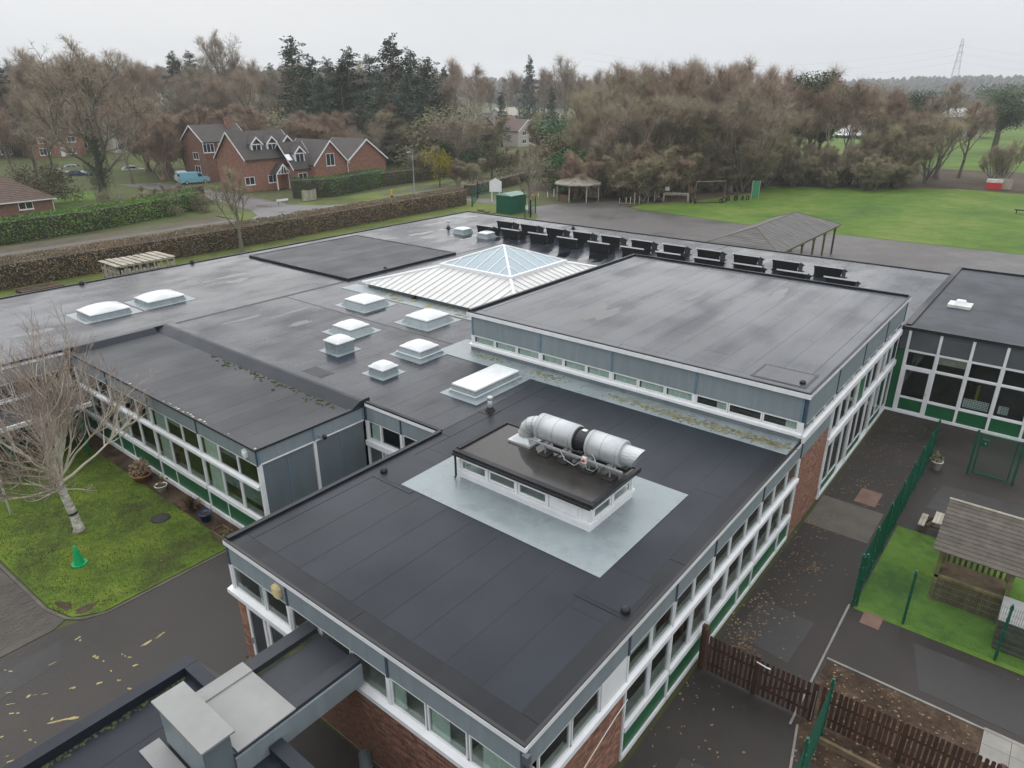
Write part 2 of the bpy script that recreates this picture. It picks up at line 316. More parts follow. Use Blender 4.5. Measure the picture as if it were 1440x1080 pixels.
# ================================================================== SETTING
def sstep(a, b, x):
    t = min(1, max(0, (x - a) / (b - a))); return t * t * (3 - 2 * t)
def hz(x, y):
    """height of the terrain above the school's level"""
    r = math.hypot(x, y); a = math.degrees(math.atan2(y, x))
    left = sstep(36, 50, a) * (1 - sstep(130, 160, a))
    h = 12 * left * sstep(150, 330, r) + 10 * left * sstep(330, 800, r)
    h += 26 * sstep(800, 1700, r) * (0.8 + 0.2 * math.sin(a * 0.21))
    return h
def make_ground():
    radii = [0, 20, 60, 120, 150, 180, 210, 240, 270, 300, 335, 400, 480, 600, 750, 850, 1000, 1150, 1300, 1500, 1700, 2000, 2400]
    N = 120; v = [(0, 0, G - 0.03)]; f = []
    for r in radii[1:]:
        for i in range(N):
            a = 2 * math.pi * i / N; x, y = r * math.cos(a), r * math.sin(a); v.append((x, y, G - 0.03 + hz(x, y)))
    for i in range(N): f.append((0, 1 + i, 1 + (i + 1) % N))
    for k in range(len(radii) - 2):
        for i in range(N):
            a, b = 1 + k * N, 1 + (k + 1) * N; j = (i + 1) % N; f.append((a + i, b + i, b + j, a + j))
    mb = MB(); mb.v = v; mb.f = f; return struct(mb.build('ground', 'ground', smooth=True))
make_ground()
A2 = lambda px, py, z=G: tuple(at(px, py, z)[:2])
def off(pl, d):
    """polyline moved sideways"""
    o = []
    for i, p in enumerate(pl):
        a, b = Vector(pl[max(i - 1, 0)]), Vector(pl[min(i + 1, len(pl) - 1)]); t = (b - a).normalized(); o.append((p[0] - t.y * d, p[1] + t.x * d))
    return o
def strip(name, pl, d0, d1, z0, z1, mat, parent=None):
    a, b = off(pl, d0), off(pl, d1); mb = MB()
    for i in range(len(pl) - 1): mb.hexa([(*a[i], z0), (*a[i + 1], z0), (*b[i + 1], z0), (*b[i], z0), (*a[i], z1), (*a[i + 1], z1), (*b[i + 1], z1), (*b[i], z1)])
    o = mb.build(name, mat)
    if parent is None: return struct(o)
    attach(o, parent); return o
ROADL = [(-90, 83.3), (22, 84.0), (50, 84.3), (60, 85.0), (78, 86.6), (93, 88.3), (110, 92.0), (126, 94.2), (160, 101), (230, 122)]
sheet('road', off(ROADL, -6.3) + ROADL[::-1], G - 0.012, 'road')
SIDE = [(58.0, 84.5), (58.6, 93), (60.5, 105), (61, 125), (60, 150), (57, 185)]
sheet('side_road', [(49, 84.35), (53.5, 88), (55.6, 93)] + off(SIDE, 2.9)[2:] + off(SIDE, -2.9)[:1:-1] + [(62.2, 93), (64, 88.6), (68, 86.1)], G - 0.008, 'road')
sheet('verge', off(ROADL[2:], 0.25) + off(ROADL[2:], 7.5)[::-1], G - 0.018, 'grass_verge'); sheet('verge', off(ROADL[:3], 0.25) + off(ROADL[:3], 7.5)[::-1], G - 0.018, 'verge_brown')
strip('footway', ROADL[4:8], 2.6, 4.4, G - 0.025, G + 0.0, 'asphalt')
strip('footway', ROADL[:3], 1.9, 3.6, G - 0.025, G - 0.002, 'paving')
for nm, d in (('kerb', 0.0), ('kerb', -6.5)): strip(nm, ROADL[:3] if d == 0 else ROADL, d, d + 0.22, G - 0.05, G + 0.07, 'kerb')
strip('kerb', ROADL[4:], 0.0, 0.22, G - 0.05, G + 0.07, 'kerb')
gl = MB()
for px in range(6): gl.box(50.5 + 2.2 * px, 84.75 + 0.07 * px, G - 0.004, 51.6 + 2.2 * px, 84.9 + 0.07 * px, G - 0.001)
struct(gl.build('road_marking', 'white_paint'))
sheet('school_grass', [(-60, 49), (54.3, 49), (56, 46), A2(757, 303), A2(752, 284), (92, 74), (60, 74.5), (-60, 74)], G - 0.014, 'grass_verge')
sheet('playground', [(54, -80), (87.3, -80), (87.3, 20), (87, 33), (89.9, 50.7), (95, 56), (86, 62), (80, 63), A2(757, 303), (56.5, 46), (54, 47)], G - 0.006, 'asphalt_play')
sheet('entrance_path', [(80, 62.5), (84, 64.5), (84.5, 76.2), (81.5, 76.0), (81, 68)], G - 0.002, 'asphalt_play')
sheet('playing_field', [(87.45, -80), (150, -80), (146, 0), A2(1440, 273), A2(1350, 266), A2(1220, 264), A2(1080, 262), A2(1060, 271), A2(965, 284), A2(905, 287), (90.2, 50.9), (87.2, 33.2), (87.45, 20)], G - 0.010, 'grass_field')
sheet('woodland_floor', [A2(1440, 273), (148, -40), (185, -40), (178, 30), (160, 78), (120, 88), (97, 76), (94, 58), A2(905, 287), A2(965, 284), A2(1060, 271), A2(1080, 262), A2(1220, 264), A2(1350, 266)], G - 0.016, 'soil')
sheet('far_field', [(178, 22), (185, -60), (380, -120), (420, 10), (330, 120), (180, 60)], G - 0.015, 'grass_field')
sheet('yard', [(-2, -30), (54, -30), (54, 5.6), (7.4, 5.6), (7.2, 2.0), (-2, 2.0)], G - 0.004, 'asphalt_yard')
drive = sheet('driveway', [(-30, 2.0), (7.2, 2.0), (7.4, 5.7), (7.4, 16.2), (15.8, 16.2), (15.8, 20.4), (10.9, 20.4), (10.6, 21.4), (5.6, 21.45), (5.0, 21.7), (4.4, 21.9), (-30, 21.2)], G - 0.004, 'asphalt')
sheet('lawn', [(5.6, 21.6), (10.2, 21.6), (10.2, 36.1), (4.4, 36.1), (4.5, 27), (4.6, 23.2), (4.9, 22.1)], G - 0.002, 'grass_lawn')
sheet('flower_bed', [(10.2, 21.0), (11.05, 21.0), (11.05, 36.1), (10.2, 36.1)], G, 'mulch')
M('block_paving', (0.068, 0.058, 0.05), 0.7, 0.25, 1.2, bump=0.3, bscale=9)
M('asphalt_patch', (0.028, 0.026, 0.025), 0.5, 0.3, 0.8, bump=.3, bscale=40, rvar=.15)
pv = sheet('block_paving', [(-30, 21.25), (4.3, 21.95), (4.75, 22.2), (4.45, 23.4), (4.3, 27), (4.2, 48), (-30, 48)], G - 0.006, 'block_paving')
for k in range(290):                                       # the nearest paving blocks, each with its own edges
    i, j = k % 10, k // 10; x, y = 1.9 + i * 0.235 + (0.117 if j % 2 else 0), 22.25 + j * 0.118
    if x > 4.2: continue
    z = G - 0.006 + uni(0.004, 0.012); piece('paving_block', 'block_paving', x, y, G - 0.03, x + 0.225, y + 0.108, z, pv)
kb = MB(); pts = [(11.0, 21.5), (7.6, 21.52), (5.7, 21.52), (5.1, 21.8), (4.8, 22.2), (4.55, 23.2), (4.42, 27), (4.3, 36)]
strip('lawn_edging', pts, 0, 0.10, G - 0.05, G + 0.012, 'lawn_edge')
strip('kerb', [(-4, 15.1), (7.3, 15.3)], 0, 0.14, G - 0.05, G + 0.02, 'kerb')
# worn yellow paint on the driveway
def blob(cx, cy, lx, ly, ang, n=9):
    p = []; c, s = math.cos(ang), math.sin(ang)
    for i in range(n):
        a = 2 * math.pi * i / n; r = uni(0.55, 1.0); u, v = lx * r * math.cos(a), ly * r * math.sin(a); p.append((cx + u * c - v * s, cy + u * s + v * c))
    return p
z0p = lambda x, y: A2(x / 4.235, 880 + y / 4.235)
def stroke(p, q, wd, n):
    for k in range(max(1, int(n * .7))):
        t = uni(0.05, 0.95); x, y = p[0] + (q[0] - p[0]) * t, p[1] + (q[1] - p[1]) * t
        sheet('worn_marking', blob(x + uni(-.03, .03), y + uni(-.03, .03), uni(0.06, 0.2) * (1.2 if n > 5 else .6), wd * uni(0.4, .85), math.atan2(q[1] - p[1], q[0] - p[0])), G + 0.0005 + 0.0002 * random.randint(0, 9), 'yellow_paint', drive)
for (a, b, c, d, wd, n) in ((835, 125, 975, 45, 0.07, 8), (410, 110, 470, 65, 0.05, 4), (465, 65, 488, 95, 0.07, 3), (550, 170, 600, 205, 0.1, 4), (600, 205, 625, 220, 0.04, 2), (660, 270, 690, 290, 0.04, 2), (690, 310, 722, 330, 0.09, 4),
                            (755, 370, 780, 372, 0.05, 2), (795, 240, 825, 228, 0.06, 3), (725, 160, 745, 190, 0.03, 3), (745, 190, 795, 185, 0.04, 3), (430, 370, 465, 360, 0.07, 3), (568, 345, 590, 338, 0.06, 2), (160, 420, 205, 420, 0.12, 4),
                            (210, 412, 290, 400, 0.025, 4), (295, 575, 455, 545, 0.07, 9), (300, 570, 350, 495, 0.03, 4), (65, 522, 105, 520, 0.06, 3), (20, 265, 95, 265, 0.05, 4), (290, 235, 340, 215, 0.03, 3), (180, 670, 195, 680, 0.05, 2), (200, 695, 212, 698, 0.03, 1),
                            (140, 632, 160, 630, 0.04, 2), (0, 665, 20, 660, 0.06, 2), (60, 805, 72, 800, 0.05, 2), (78, 840, 98, 832, 0.06, 2), (40, 780, 55, 775, 0.03, 1), (20, 468, 70, 465, 0.03, 4), (40, 405, 60, 402, 0.03, 2)):
    stroke(z0p(a, b), z0p(c, d), wd, n)
# right-hand yard: turf, mulch, slabs, edgings
sheet('artificial_turf', [(20.9, 2.75), (26.9, 2.70), (26.9, -4), (20.95, -4)], G + 0.002, 'turf')
sheet('mulch_bed', [(15.3, 2.7), (18.0, 2.72), (18.2, -8), (13.9, -8), (14.3, 2.3)], G + 0.002, 'mulch')
strip('edging', [(18.1, -8), (18.15, 2.75)], 0, 0.07, G - 0.05, G + 0.03, 'kerb'); strip('edging', [(15.1, 2.78), (21.0, 2.86)], 0, 0.06, G - 0.05, G + 0.025, 'kerb')
strip('edging', [(9.0, 2.3), (13.8, 2.33), (15.2, 2.62)], 0, 0.06, G - 0.05, G + 0.025, 'kerb')
M('slab_brown', (0.17, 0.10, 0.075), 0.75, 0.2, 2)
struct(MB().box(20.32, 1.86, G - 0.05, 21.0, 2.42, G + 0.012).build('paving_slab', 'slab_brown'))
for k in range(4):
    for j in range(2): struct(MB().box(16.95 + 0.62 * j, -1.2 - 0.62 * (k + 1), G - 0.05, 17.56 + 0.62 * j, -1.2 - 0.62 * k - 0.01, G + 0.02 + 0.003 * k).build('paving_slab', 'concrete'))
for k_, pb_ in enumerate(([(9.3, 3.2), (12.6, 3.4), (12.4, 4.6), (9.1, 4.5)], [(17.2, 3.6), (19.4, 3.5), (19.5, 5.2), (17.4, 5.3)], [(28.9, -1.6), (31.6, -1.4), (31.4, 1.9), (29.0, 2.1)], [(18.4, -3.5), (20.6, -3.2), (20.4, .9), (18.5, .4)])): sheet('tarmac_patch', pb_, G + .0005 + .0005 * k_, 'asphalt_patch')
sheet('tarmac_patch', [(1.5, 16.0), (6.6, 16.1), (6.4, 17.2), (1.2, 17.4)], G + .0002, 'asphalt_patch'); sheet('tarmac_patch', [(-3, 19.5), (3.9, 20.3), (4.3, 21.3), (-3, 20.9)], G + .0003, 'asphalt_patch')
struct(MB().box(24.9, 3.3, G - 0.05, 27.4, 5.6, G + 0.006).build('concrete_apron', 'paving'))
struct(MB().box(27.7, 3.7, G - 0.05, 29.0, 4.5, G + 0.008).build('paving_slab', 'slab_brown'))
# ================================================================== SCHOOL
school = thing('school_building', 'single-storey flat-roofed school with blue-grey panels, white frames and green panels', 'school', (20, 15, G))
RA = 3.75
def slab(name, x0, y0, x1, y1, z, mat, t=0.3):
    return MB().box(x0, y0, z - t, x1, y1, z).build(name, mat, school)
def sheets(roof, x0, y0, x1, y1, z, mat, along='x', wd=1.0, seg=(5, 10), jitter=0.0015):
    """felt laid in lapped rolls: every length of roll is a piece of its own"""
    s0, s1, a0, a1 = (y0, y1, x0, x1) if along == 'x' else (x0, x1, y0, y1)
    n = max(1, round((s1 - s0) / wd)); wd = (s1 - s0) / n
    for i in range(n):
        p = a0 - uni(0, 3)
        while p < a1:
            q = p + uni(*seg); lo, hi = max(p, a0), min(q, a1)
            if a1 - hi < 1.2: hi = a1; q = a1 + 1
            if hi - lo > 0.2:
                u0, u1 = s0 + i * wd + 0.005, s0 + (i + 1) * wd - 0.005; zt = z + 0.004 + uni(0, jitter)
                if along == 'x': piece('roofing_sheet', mat, lo + 0.005, u0, z - 0.02, hi - 0.005, u1, zt, roof)
                else: piece('roofing_sheet', mat, u0, lo + 0.008, z - 0.02, u1, hi - 0.008, zt, roof)
            p = q
def band(roof, x0, y0, x1, y1, z, mat, zt=0.010):
    piece('roofing_sheet', mat, x0, y0, z - 0.02, x1, y1, z + zt, roof)
# --- near classroom block
ra = slab('roof', 7.38, 5.70, 22.95, 16.13, RA, 'bitumen', .1)
sheets(ra, 7.95, 6.25, 22.9, 15.55, RA, 'felt')
for b in ((7.40, 5.72, 7.94, 10.9), (7.40, 10.92, 7.94, 16.1), (7.96, 5.72, 14.2, 6.24), (14.22, 5.72, 22.9, 6.24), (7.96, 15.56, 15.7, 16.1), (15.72, 15.56, 22.9, 16.1)): band(ra, *b, RA, 'felt_dark' if b[1] < 6 or b[0] < 7.5 else 'felt')
MB().box(7.38, 5.70, RA + 0.01, 7.46, 16.13, RA + 0.035).box(7.465, 5.70, RA + 0.01, 22.95, 5.78, RA + 0.035).build('edge_trim', 'black', school)
MB().box(7.465, 15.98, RA + 0.01, 15.75, 16.13, RA + 0.09).box(15.76, 16.1, RA + 0.01, 15.9, 20.2, RA + 0.06).build('edge_kerb', 'felt_dark', school)
# sumps with leaf guards
def sump(x0, y0, x1, y1, gx, gy, z=RA):
    piece('roofing_sheet', 'felt_dark', x0, y0, z - 0.02, x1, y1, z + 0.016, ra); piece('roofing_sheet', 'felt', x0 + .12, y0 + .12, z - 0.02, x1 - .12, y1 - .12, z + 0.020, ra)
    o = MB().lathe((gx, gy, z), [(0.12, 0), (0.12, 0.06), (0.105, 0.12), (0.06, 0.17), (0.01, 0.185)], 12).build('leaf_guard', 'black', school, True)
sump(11.5, 5.95, 13.1, 7.4, 11.75, 6.12); sump(12.2, 13.9, 14.0, 15.6, 12.6, 15.5)
# --- middle roofs
rm = slab('roof', 15.75, 16.14, 22.95, 36.0, RA, 'bitumen', .1); sheets(rm, 15.95, 16.14, 22.9, 35.9, RA, 'felt_mid', seg=(4, 7.2))
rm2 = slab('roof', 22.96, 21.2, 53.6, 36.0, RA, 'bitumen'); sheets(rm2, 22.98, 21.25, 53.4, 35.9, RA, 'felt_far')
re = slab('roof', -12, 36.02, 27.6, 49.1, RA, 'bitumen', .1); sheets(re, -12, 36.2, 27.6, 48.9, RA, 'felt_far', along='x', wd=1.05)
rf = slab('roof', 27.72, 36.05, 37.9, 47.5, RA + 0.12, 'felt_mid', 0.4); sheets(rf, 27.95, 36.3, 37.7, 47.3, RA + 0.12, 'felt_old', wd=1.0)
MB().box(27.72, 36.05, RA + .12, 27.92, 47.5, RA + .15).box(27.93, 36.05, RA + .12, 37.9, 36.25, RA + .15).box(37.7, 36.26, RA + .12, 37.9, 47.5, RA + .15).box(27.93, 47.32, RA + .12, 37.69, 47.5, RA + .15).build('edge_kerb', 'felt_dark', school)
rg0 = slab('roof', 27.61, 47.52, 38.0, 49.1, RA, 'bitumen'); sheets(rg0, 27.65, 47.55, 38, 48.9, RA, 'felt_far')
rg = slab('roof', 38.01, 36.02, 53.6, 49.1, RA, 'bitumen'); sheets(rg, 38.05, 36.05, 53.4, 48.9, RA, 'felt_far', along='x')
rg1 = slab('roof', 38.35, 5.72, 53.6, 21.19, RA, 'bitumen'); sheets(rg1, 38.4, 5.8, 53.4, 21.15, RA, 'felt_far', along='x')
MB().box(-12, 48.95, RA, 53.6, 49.1, RA + 0.06).box(53.45, 5.72, RA, 53.6, 48.94, RA + 0.06).build('edge_trim', 'felt_dark', school)
piece('roofing_sheet', 'felt_dark', 15.8, 23.7, RA - .02, 17.0, 25.0, RA + 0.012, rm); piece('roofing_sheet', 'felt', 15.95, 23.85, RA - .02, 16.85, 24.85, RA + 0.016, rm)
# --- left wing (lower roof with the tall upstand behind it)
rd = slab('roof', 10.93, 20.25, 15.74, 36.0, 3.62, 'bitumen', .05); sheets(rd, 11.15, 20.45, 15.1, 35.8, 3.62, 'felt_old', along='x', wd=0.95, seg=(6, 9))
MB().box(10.93, 20.25, 3.62, 11.12, 36.0, 3.655).box(11.13, 20.25, 3.62, 15.5, 20.43, 3.655).build('edge_kerb', 'felt_old', school)
MB().prism([(15.1, 20.26, 3.625), (15.735, 20.26, 3.625), (15.735, 20.26, 3.87), (15.6, 20.26, 3.87)], (0, 15.7, 0)).prism([(11.2, 35.55, 3.625), (11.2, 35.96, 3.625), (11.2, 35.96, 3.87), (11.2, 35.85, 3.87)], (3.85, 0, 0)).build('upstand', 'felt', school)
MB().box(15.74, 20.3, RA, 16.1, 36.3, RA + 0.12).box(8.0, 35.97, RA, 15.73, 36.3, RA + 0.12).build('kerb', 'felt_mid', school)
mo = MB()
for k in range(90):
    t = rnd(); y = 21 + 9.5 * t; x = 15.08 - abs(random.gauss(0, 0.18)); s = uni(0.03, 0.09); mo.lathe((x, y, 3.63), [(s, 0), (s * .8, s * .4), (s * .2, s * .6)], 6)
stuff(mo.build('moss', 'moss', rd))
de = MB()
for k in range(26): y = uni(20.3, 31); s = uni(0.02, 0.06); de.lathe((11.0 + uni(-.06, .06), y, 3.655), [(s, 0), (s * .9, s * .35), (s * .2, s * .5)], 6)
stuff(de.build('lichen', 'beige', rd))
# --- hall
RB = 5.6; HX0, HX1, HY0, HY1 = 22.87, 38.3, 5.63, 21.2
rb = slab('roof', HX0 + 0.02, HY0 + 0.02, HX1, HY1, RB, 'bitumen', 0.12); sheets(rb, 23.45, 6.2, 37.7, 20.6, RB, 'felt_hall', along='x', wd=1.02, seg=(3.5, 8))
for b in ((22.93, 5.68, 23.43, 13.2), (22.93, 13.22, 23.43, 21.15), (23.45, 5.68, 30.8, 6.18), (30.82, 5.68, 37.7, 6.18), (37.72, 5.68, 38.28, 21.15), (23.45, 20.62, 37.7, 21.15)): band(rb, *b, RB, 'felt_hall')
MB().box(HX0 + .02, HY0 + .02, RB + .01, 22.97, HY1, RB + .04).box(22.98, HY0 + .02, RB + .01, HX1, 5.74, RB + .04).box(22.98, 21.05, RB + .01, HX1, HY1, RB + .10).box(38.18, 5.75, RB + .01, HX1, 21.04, RB + .10).build('edge_trim', 'felt_dark', school)
piece('roofing_sheet', 'felt_dark', 23.3, 5.95, RB - .02, 24.8, 7.9, RB + .018, rb); piece('roofing_sheet', 'felt_hall', 23.4, 6.05, RB - .02, 24.7, 7.8, RB + .022, rb)
MB().lathe((23.75, 6.2, RB + .02), [(0.11, 0), (0.11, 0.05), (0.06, 0.1), (0.01, 0.11)], 12).build('leaf_guard', 'black', school, True)
# --- far right block
RC = 4.1
rc = slab('roof', 38.1, -16, 54.1, 5.6, RC, 'bitumen', .1); sheets(rc, 38.5, -15.9, 53.9, 5.35, RC, 'felt', along='y', wd=1.0)
MB().box(38.1, -16, RC, 38.45, 5.6, RC + .05).box(38.46, 5.38, RC, 54.1, 5.6, RC + .10).box(53.9, -16, RC, 54.1, 5.37, RC + .10).build('edge_trim', 'felt_dark', school)
MB().box(38.09, 5.6, RA + .02, 54.1, 5.7, RC + .09).build('upstand', 'felt_dark', school)
# rain standing on the felt
def puddles(roof, n, x0, y0, x1, y1, z, lx, ly):
    for k in range(n):
        c_ = (uni(x0, x1), uni(y0, y1)); P_ = []; ph = [uni(0, 6.28) for _ in range(4)]; a_, b_ = uni(*lx), uni(*ly)
        for i in range(28):
            t = 2 * math.pi * i / 28; r = 1 + .22 * math.sin(2 * t + ph[0]) + .16 * math.sin(3 * t + ph[1]) + .1 * math.sin(5 * t + ph[2]) + .06 * math.sin(9 * t + ph[3]); P_.append((c_[0] + a_ * r * math.cos(t), c_[1] + b_ * r * math.sin(t)))
        sheet('puddle', P_, z + .0062 + .0002 * k, 'water', roof)
puddles(rb, 5, 25, 7.5, 36, 19.5, RB, (.7, 2.2), (.12, .4)); puddles(rm2, 7, 40, 24, 51, 34, RA, (.4, 1.6), (.2, .6)); puddles(rg1, 6, 40.5, 7.5, 51.5, 19.5, RA, (.5, 1.6), (.15, .4)); puddles(rg, 5, 40, 38, 51.5, 47, RA, (.5, 1.8), (.2, .6))
puddles(re, 6, 10, 38, 26, 47.5, RA, (.5, 1.8), (.2, .5)); puddles(rm, 3, 17, 29, 21.5, 34.5, RA, (.4, 1.4), (.12, .3))
for k_, (x, y, a_, b_) in enumerate(((4.95, 22.9, .22, .5), (5.35, 22.2, .5, .22), (7.05, 27.2, .4, .35))): sheet('bare_soil', blob(x, y, a_, b_, uni(-.2, .2), 14), G + .0005 + .0004 * k_, 'soil')
# --------------------------------------------------------------- facades
class Fac:
    def __init__(s, axis, plane, out): s.a, s.p, s.o = axis, plane, out
    def box(s, mb, s0, s1, o0, o1, z0, z1):
        a, b = sorted((s.p + s.o * o0, s.p + s.o * o1)); s0, s1 = sorted((s0, s1))
        return mb.box(s0, a, z0, s1, b, z1) if s.a == 'x' else mb.box(a, s0, z0, b, s1, z1)
    def pc(s, name, mat, s0, s1, o0, o1, z0, z1, parent=None):
        a, b = sorted((s.p + s.o * o0, s.p + s.o * o1)); s0, s1 = sorted((s0, s1)); parent = parent or school
        return piece(name, mat, s0, a, z0, s1, b, z1, parent) if s.a == 'x' else piece(name, mat, a, s0, z0, b, s1, z1, parent)
    def window(s, s0, s1, z0, z1, fw=0.032, curtain=0, parent=None, mat='white', o=0.012, opener=False):
        s0, s1 = sorted((s0, s1)); mb = MB()
        s.box(mb, s0, s0 + fw, -0.05, o, z0, z1); s.box(mb, s1 - fw, s1, -0.05, o, z0, z1)
        s.box(mb, s0 + fw, s1 - fw, -0.05, o - .001, z0, z0 + fw); s.box(mb, s0 + fw, s1 - fw, -0.05, o - .001, z1 - fw, z1)
        if opener:
            f2 = 0.035; a0, a1, b0, b1 = s0 + fw + .004, s1 - fw - .004, z0 + fw + .004, z1 - fw - .004
            s.box(mb, a0, a0 + f2, -0.03, o + .02, b0, b1); s.box(mb, a1 - f2, a1, -0.03, o + .02, b0, b1); s.box(mb, a0 + f2, a1 - f2, -0.03, o + .019, b0, b0 + f2); s.box(mb, a0 + f2, a1 - f2, -0.03, o + .019, b1 - f2, b1)
        w_ = mb.build('window', mat, parent or school)
        p = MB(); s.box(p, s0 + fw - .005, s1 - fw + .005, -0.025, -0.015, z0 + fw - .005, z1 - fw + .005); p.build('pane', 'glass', w_)
        if curtain:
            c = MB(); n = 14; L = (s1 - s0 - 2 * fw) * min(1, abs(curtain)); st = s0 + fw if curtain > 0 else s1 - fw - L
            for k in range(n):
                q0, q1 = st + L * k / n, st + L * (k + 1) / n; d0, d1 = (-0.045, -0.085) if k % 2 else (-0.085, -0.045)
                P = lambda q, d, z: (q, s.p + s.o * d, z) if s.a == 'x' else (s.p + s.o * d, q, z)
                c.poly([P(q0, d0, z0), P(q1, d1, z0), P(q1, d1, z1), P(q0, d0, z1)])
            c.build('curtain', 'curtain', w_)
        elif parent is None and rnd() < .2:
            b_ = MB(); s.box(b_, s0 + fw, s1 - fw, -.06, -.05, z1 - (z1 - z0) * uni(.15, .6), z1 - fw); b_.build('blind', random.choice(('beige', 'curtain', 'flashing')), w_)
        return w_
def fascia(f, s0, s1, z, h=0.12, o0=0.0, o1=0.10): f.pc('fascia', 'white', s0, s1, o0, o1, z - h, z - 0.004)
def panels(f, joints, z0, z1, mat='blue_panel', strip_mat='dark_trim', o=0.02):
    for a, b in zip(joints, joints[1:]): f.pc('panel', mat, a + .03 if a < b else a - .03, b - .03 if a < b else b + .03, -0.06, o, z0, z1)
    for j in joints: f.pc('cover_strip', strip_mat, j - .035, j + .035, -0.05, o + .03, z0 - .02, z1 - .003)
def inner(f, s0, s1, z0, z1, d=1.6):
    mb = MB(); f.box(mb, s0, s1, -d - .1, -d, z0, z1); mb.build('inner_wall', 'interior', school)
# near block, right-hand face
FA = Fac('x', 5.76, -1); J = [7.5, 11.33, 13.7, 16.08, 19.7, 23.3]
FA.pc('fascia', 'white', 7.46, 22.98, 0.0, 0.07, RA - .13, RA - .004); panels(FA, J, 3.02, 3.62)
cells = [(11.33, 13.7, 2), (13.7, 16.08, 2), (16.08, 19.7, 3), (19.7, 23.3, 3)]
for i, (a, b, n) in enumerate(cells):
    st = (b - a) / n
    for k in range(n):
        FA.window(a + .02 + k * (st - .0), a + (k + 1) * st - .02, 2.2, 3.0, curtain=0.25 if (i + k) % 4 == 1 else 0)
        FA.window(a + .02 + k * st, a + (k + 1) * st - .02, 0.68, 1.93, opener=(k == 1 or (i == 2 and k == 0)), curtain=0.3 if (i + k) % 3 == 2 else 0)
        if n == 3 and k == 1: FA.pc('glazing_bar', 'white', a + 2 * st - .02, a + 2 * st + .02, -.05, .05, -.25, .5)
    FA.pc('spandrel', 'green_panel', a + .05, b - .05, -.05, .0, -.27, .50); FA.pc('sill', 'white', a + .04, b - .04, -.05, .07, .50, .675); FA.pc('base_rail', 'white', a + .04, b - .04, -.05, .05, -.42, -.27)
for j in J[1:]: FA.pc('mullion', 'white', j - .03, j + .03, -.06, .04, -.43, 3.0)
FA.window(7.9, 9.0, 2.2, 3.0); FA.window(9.06, 10.15, 2.2, 3.0); FA.pc('panel', 'white', 10.2, 11.28, -.05, .02, 2.2, 3.0)
MB().prism([(7.26, 5.67, 2.15), (7.26, 5.76, 2.18), (7.26, 5.76, 1.97), (7.26, 5.67, 2.0)], (16.12, 0, 0)).build('ledge', 'white', school)
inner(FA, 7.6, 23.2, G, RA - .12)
# near block, front face
FB = Fac('y', 7.46, -1)
FB.pc('fascia', 'white', 5.68, 16.15, 0.0, 0.09, RA - .13, RA - .004); panels(FB, [5.8, 9.62, 13.4, 16.1], 2.97, 3.62, o=.02)
for a, b, c in ((5.86, 7.2, .8), (7.26, 8.4, -.5), (8.46, 9.56, -.35), (9.7, 10.9, 0), (10.95, 12.1, 0), (12.15, 13.33, 0), (13.47, 14.5, 0), (14.56, 16.05, .2)): FB.window(a, b, 2.16, 2.95, curtain=c)
for j in (5.8, 9.62, 13.4, 16.1): FB.pc('mullion', 'white', j - .05, j + .05, -.05, .05, 2.16, 2.95)
MB().prism([(7.30, 5.60, 2.11), (7.46, 5.60, 2.155), (7.46, 5.60, 1.93), (7.30, 5.60, 1.98)], (0, 10.68, 0)).build('ledge', 'white', school)
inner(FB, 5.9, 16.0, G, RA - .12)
FB.pc('window_board', 'white_dirty', 5.95, 13.4, -.75, -.06, 2.08, 2.14); FA.pc('window_board', 'white_dirty', 11.4, 23.2, -.3, -.06, .62, .66); FA.pc('window_board', 'white_dirty', 8.0, 23.2, -.22, -.06, 2.12, 2.16)
# door under the ledge
dw = MB(); FB.box(dw, 14.62, 15.62, -.05, .03, G, 1.9); 
dr = FB.pc('door_surround', 'white', 13.6, 15.66, -.09, -.02, G, 1.92)
for a, b in ((14.68, 15.6), (13.7, 14.6)):
    d_ = MB(); FB.box(d_, a, a + .12, -.01, .05, G, 1.88); FB.box(d_, b - .12, b, -.01, .05, G, 1.88); FB.box(d_, a + .12, b - .12, -.01, .049, 1.74, 1.88); FB.box(d_, a + .12, b - .12, -.01, .049, G, G + .5)
    dd = d_.build('door', 'white', school); p = MB(); FB.box(p, a + .12, b - .12, .0, .012, G + .5, 1.74); p.build('pane', 'house_glass', dd)
    h_ = MB(); FB.box(h_, b - .09, b - .05, .05, .09, 0.5, .72); h_.build('handle', 'galv', dd)
# brickwork: single bricks, mortar joints recessed
M('brick_a', (0.25, 0.125, 0.085), 0.8, 0.28, 6, bump=0.3, bscale=60, orand=0.45)
def bricks(f, s0, s1, z0, z1, count, order):
    """wall core plus bricks; the count largest in view as pieces, the rest as one mesh"""
    core = MB(); f.box(core, s0, s1, -.22, -.005, z0, z1); wall = core.build('wall', 'mortar', school)
    L = []; row = 0; z = z1 - 0.068
    while z > z0 - .01:
        s = min(s0, s1) + (0 if row % 2 else -.112)
        while s < max(s0, s1):
            a, b = max(s, min(s0, s1)), min(s + .215, max(s0, s1))
            if b - a > .04: L.append((a, b, z))
            s += .225
        z -= .075; row += 1
    L.sort(key=order); rest = MB()
    for i, (a, b, z) in enumerate(L):
        o = uni(-.002, .003)
        if i < count: f.pc('brick', 'brick_a', a, b, -.02, o, z, z + .065, wall)
        else: f.box(rest, a, b, -.02, o, z, z + .065)
    if rest.f: stuff(rest.build('brickwork', 'brick_b', wall, fix=False))
M('brick_b', (0.24, 0.12, 0.08), 0.8, 0.5, 5.5, bump=0.3, bscale=60, stretch=(1, 1, 3.0))
bricks(FB, 5.78, 13.6, G, 1.93, 300, lambda t: math.hypot(t[0] - 8.5, (t[2] - 1.4) * 2.5))
bricks(FB, 15.66, 16.1, G, 1.93, 60, lambda t: -t[2])
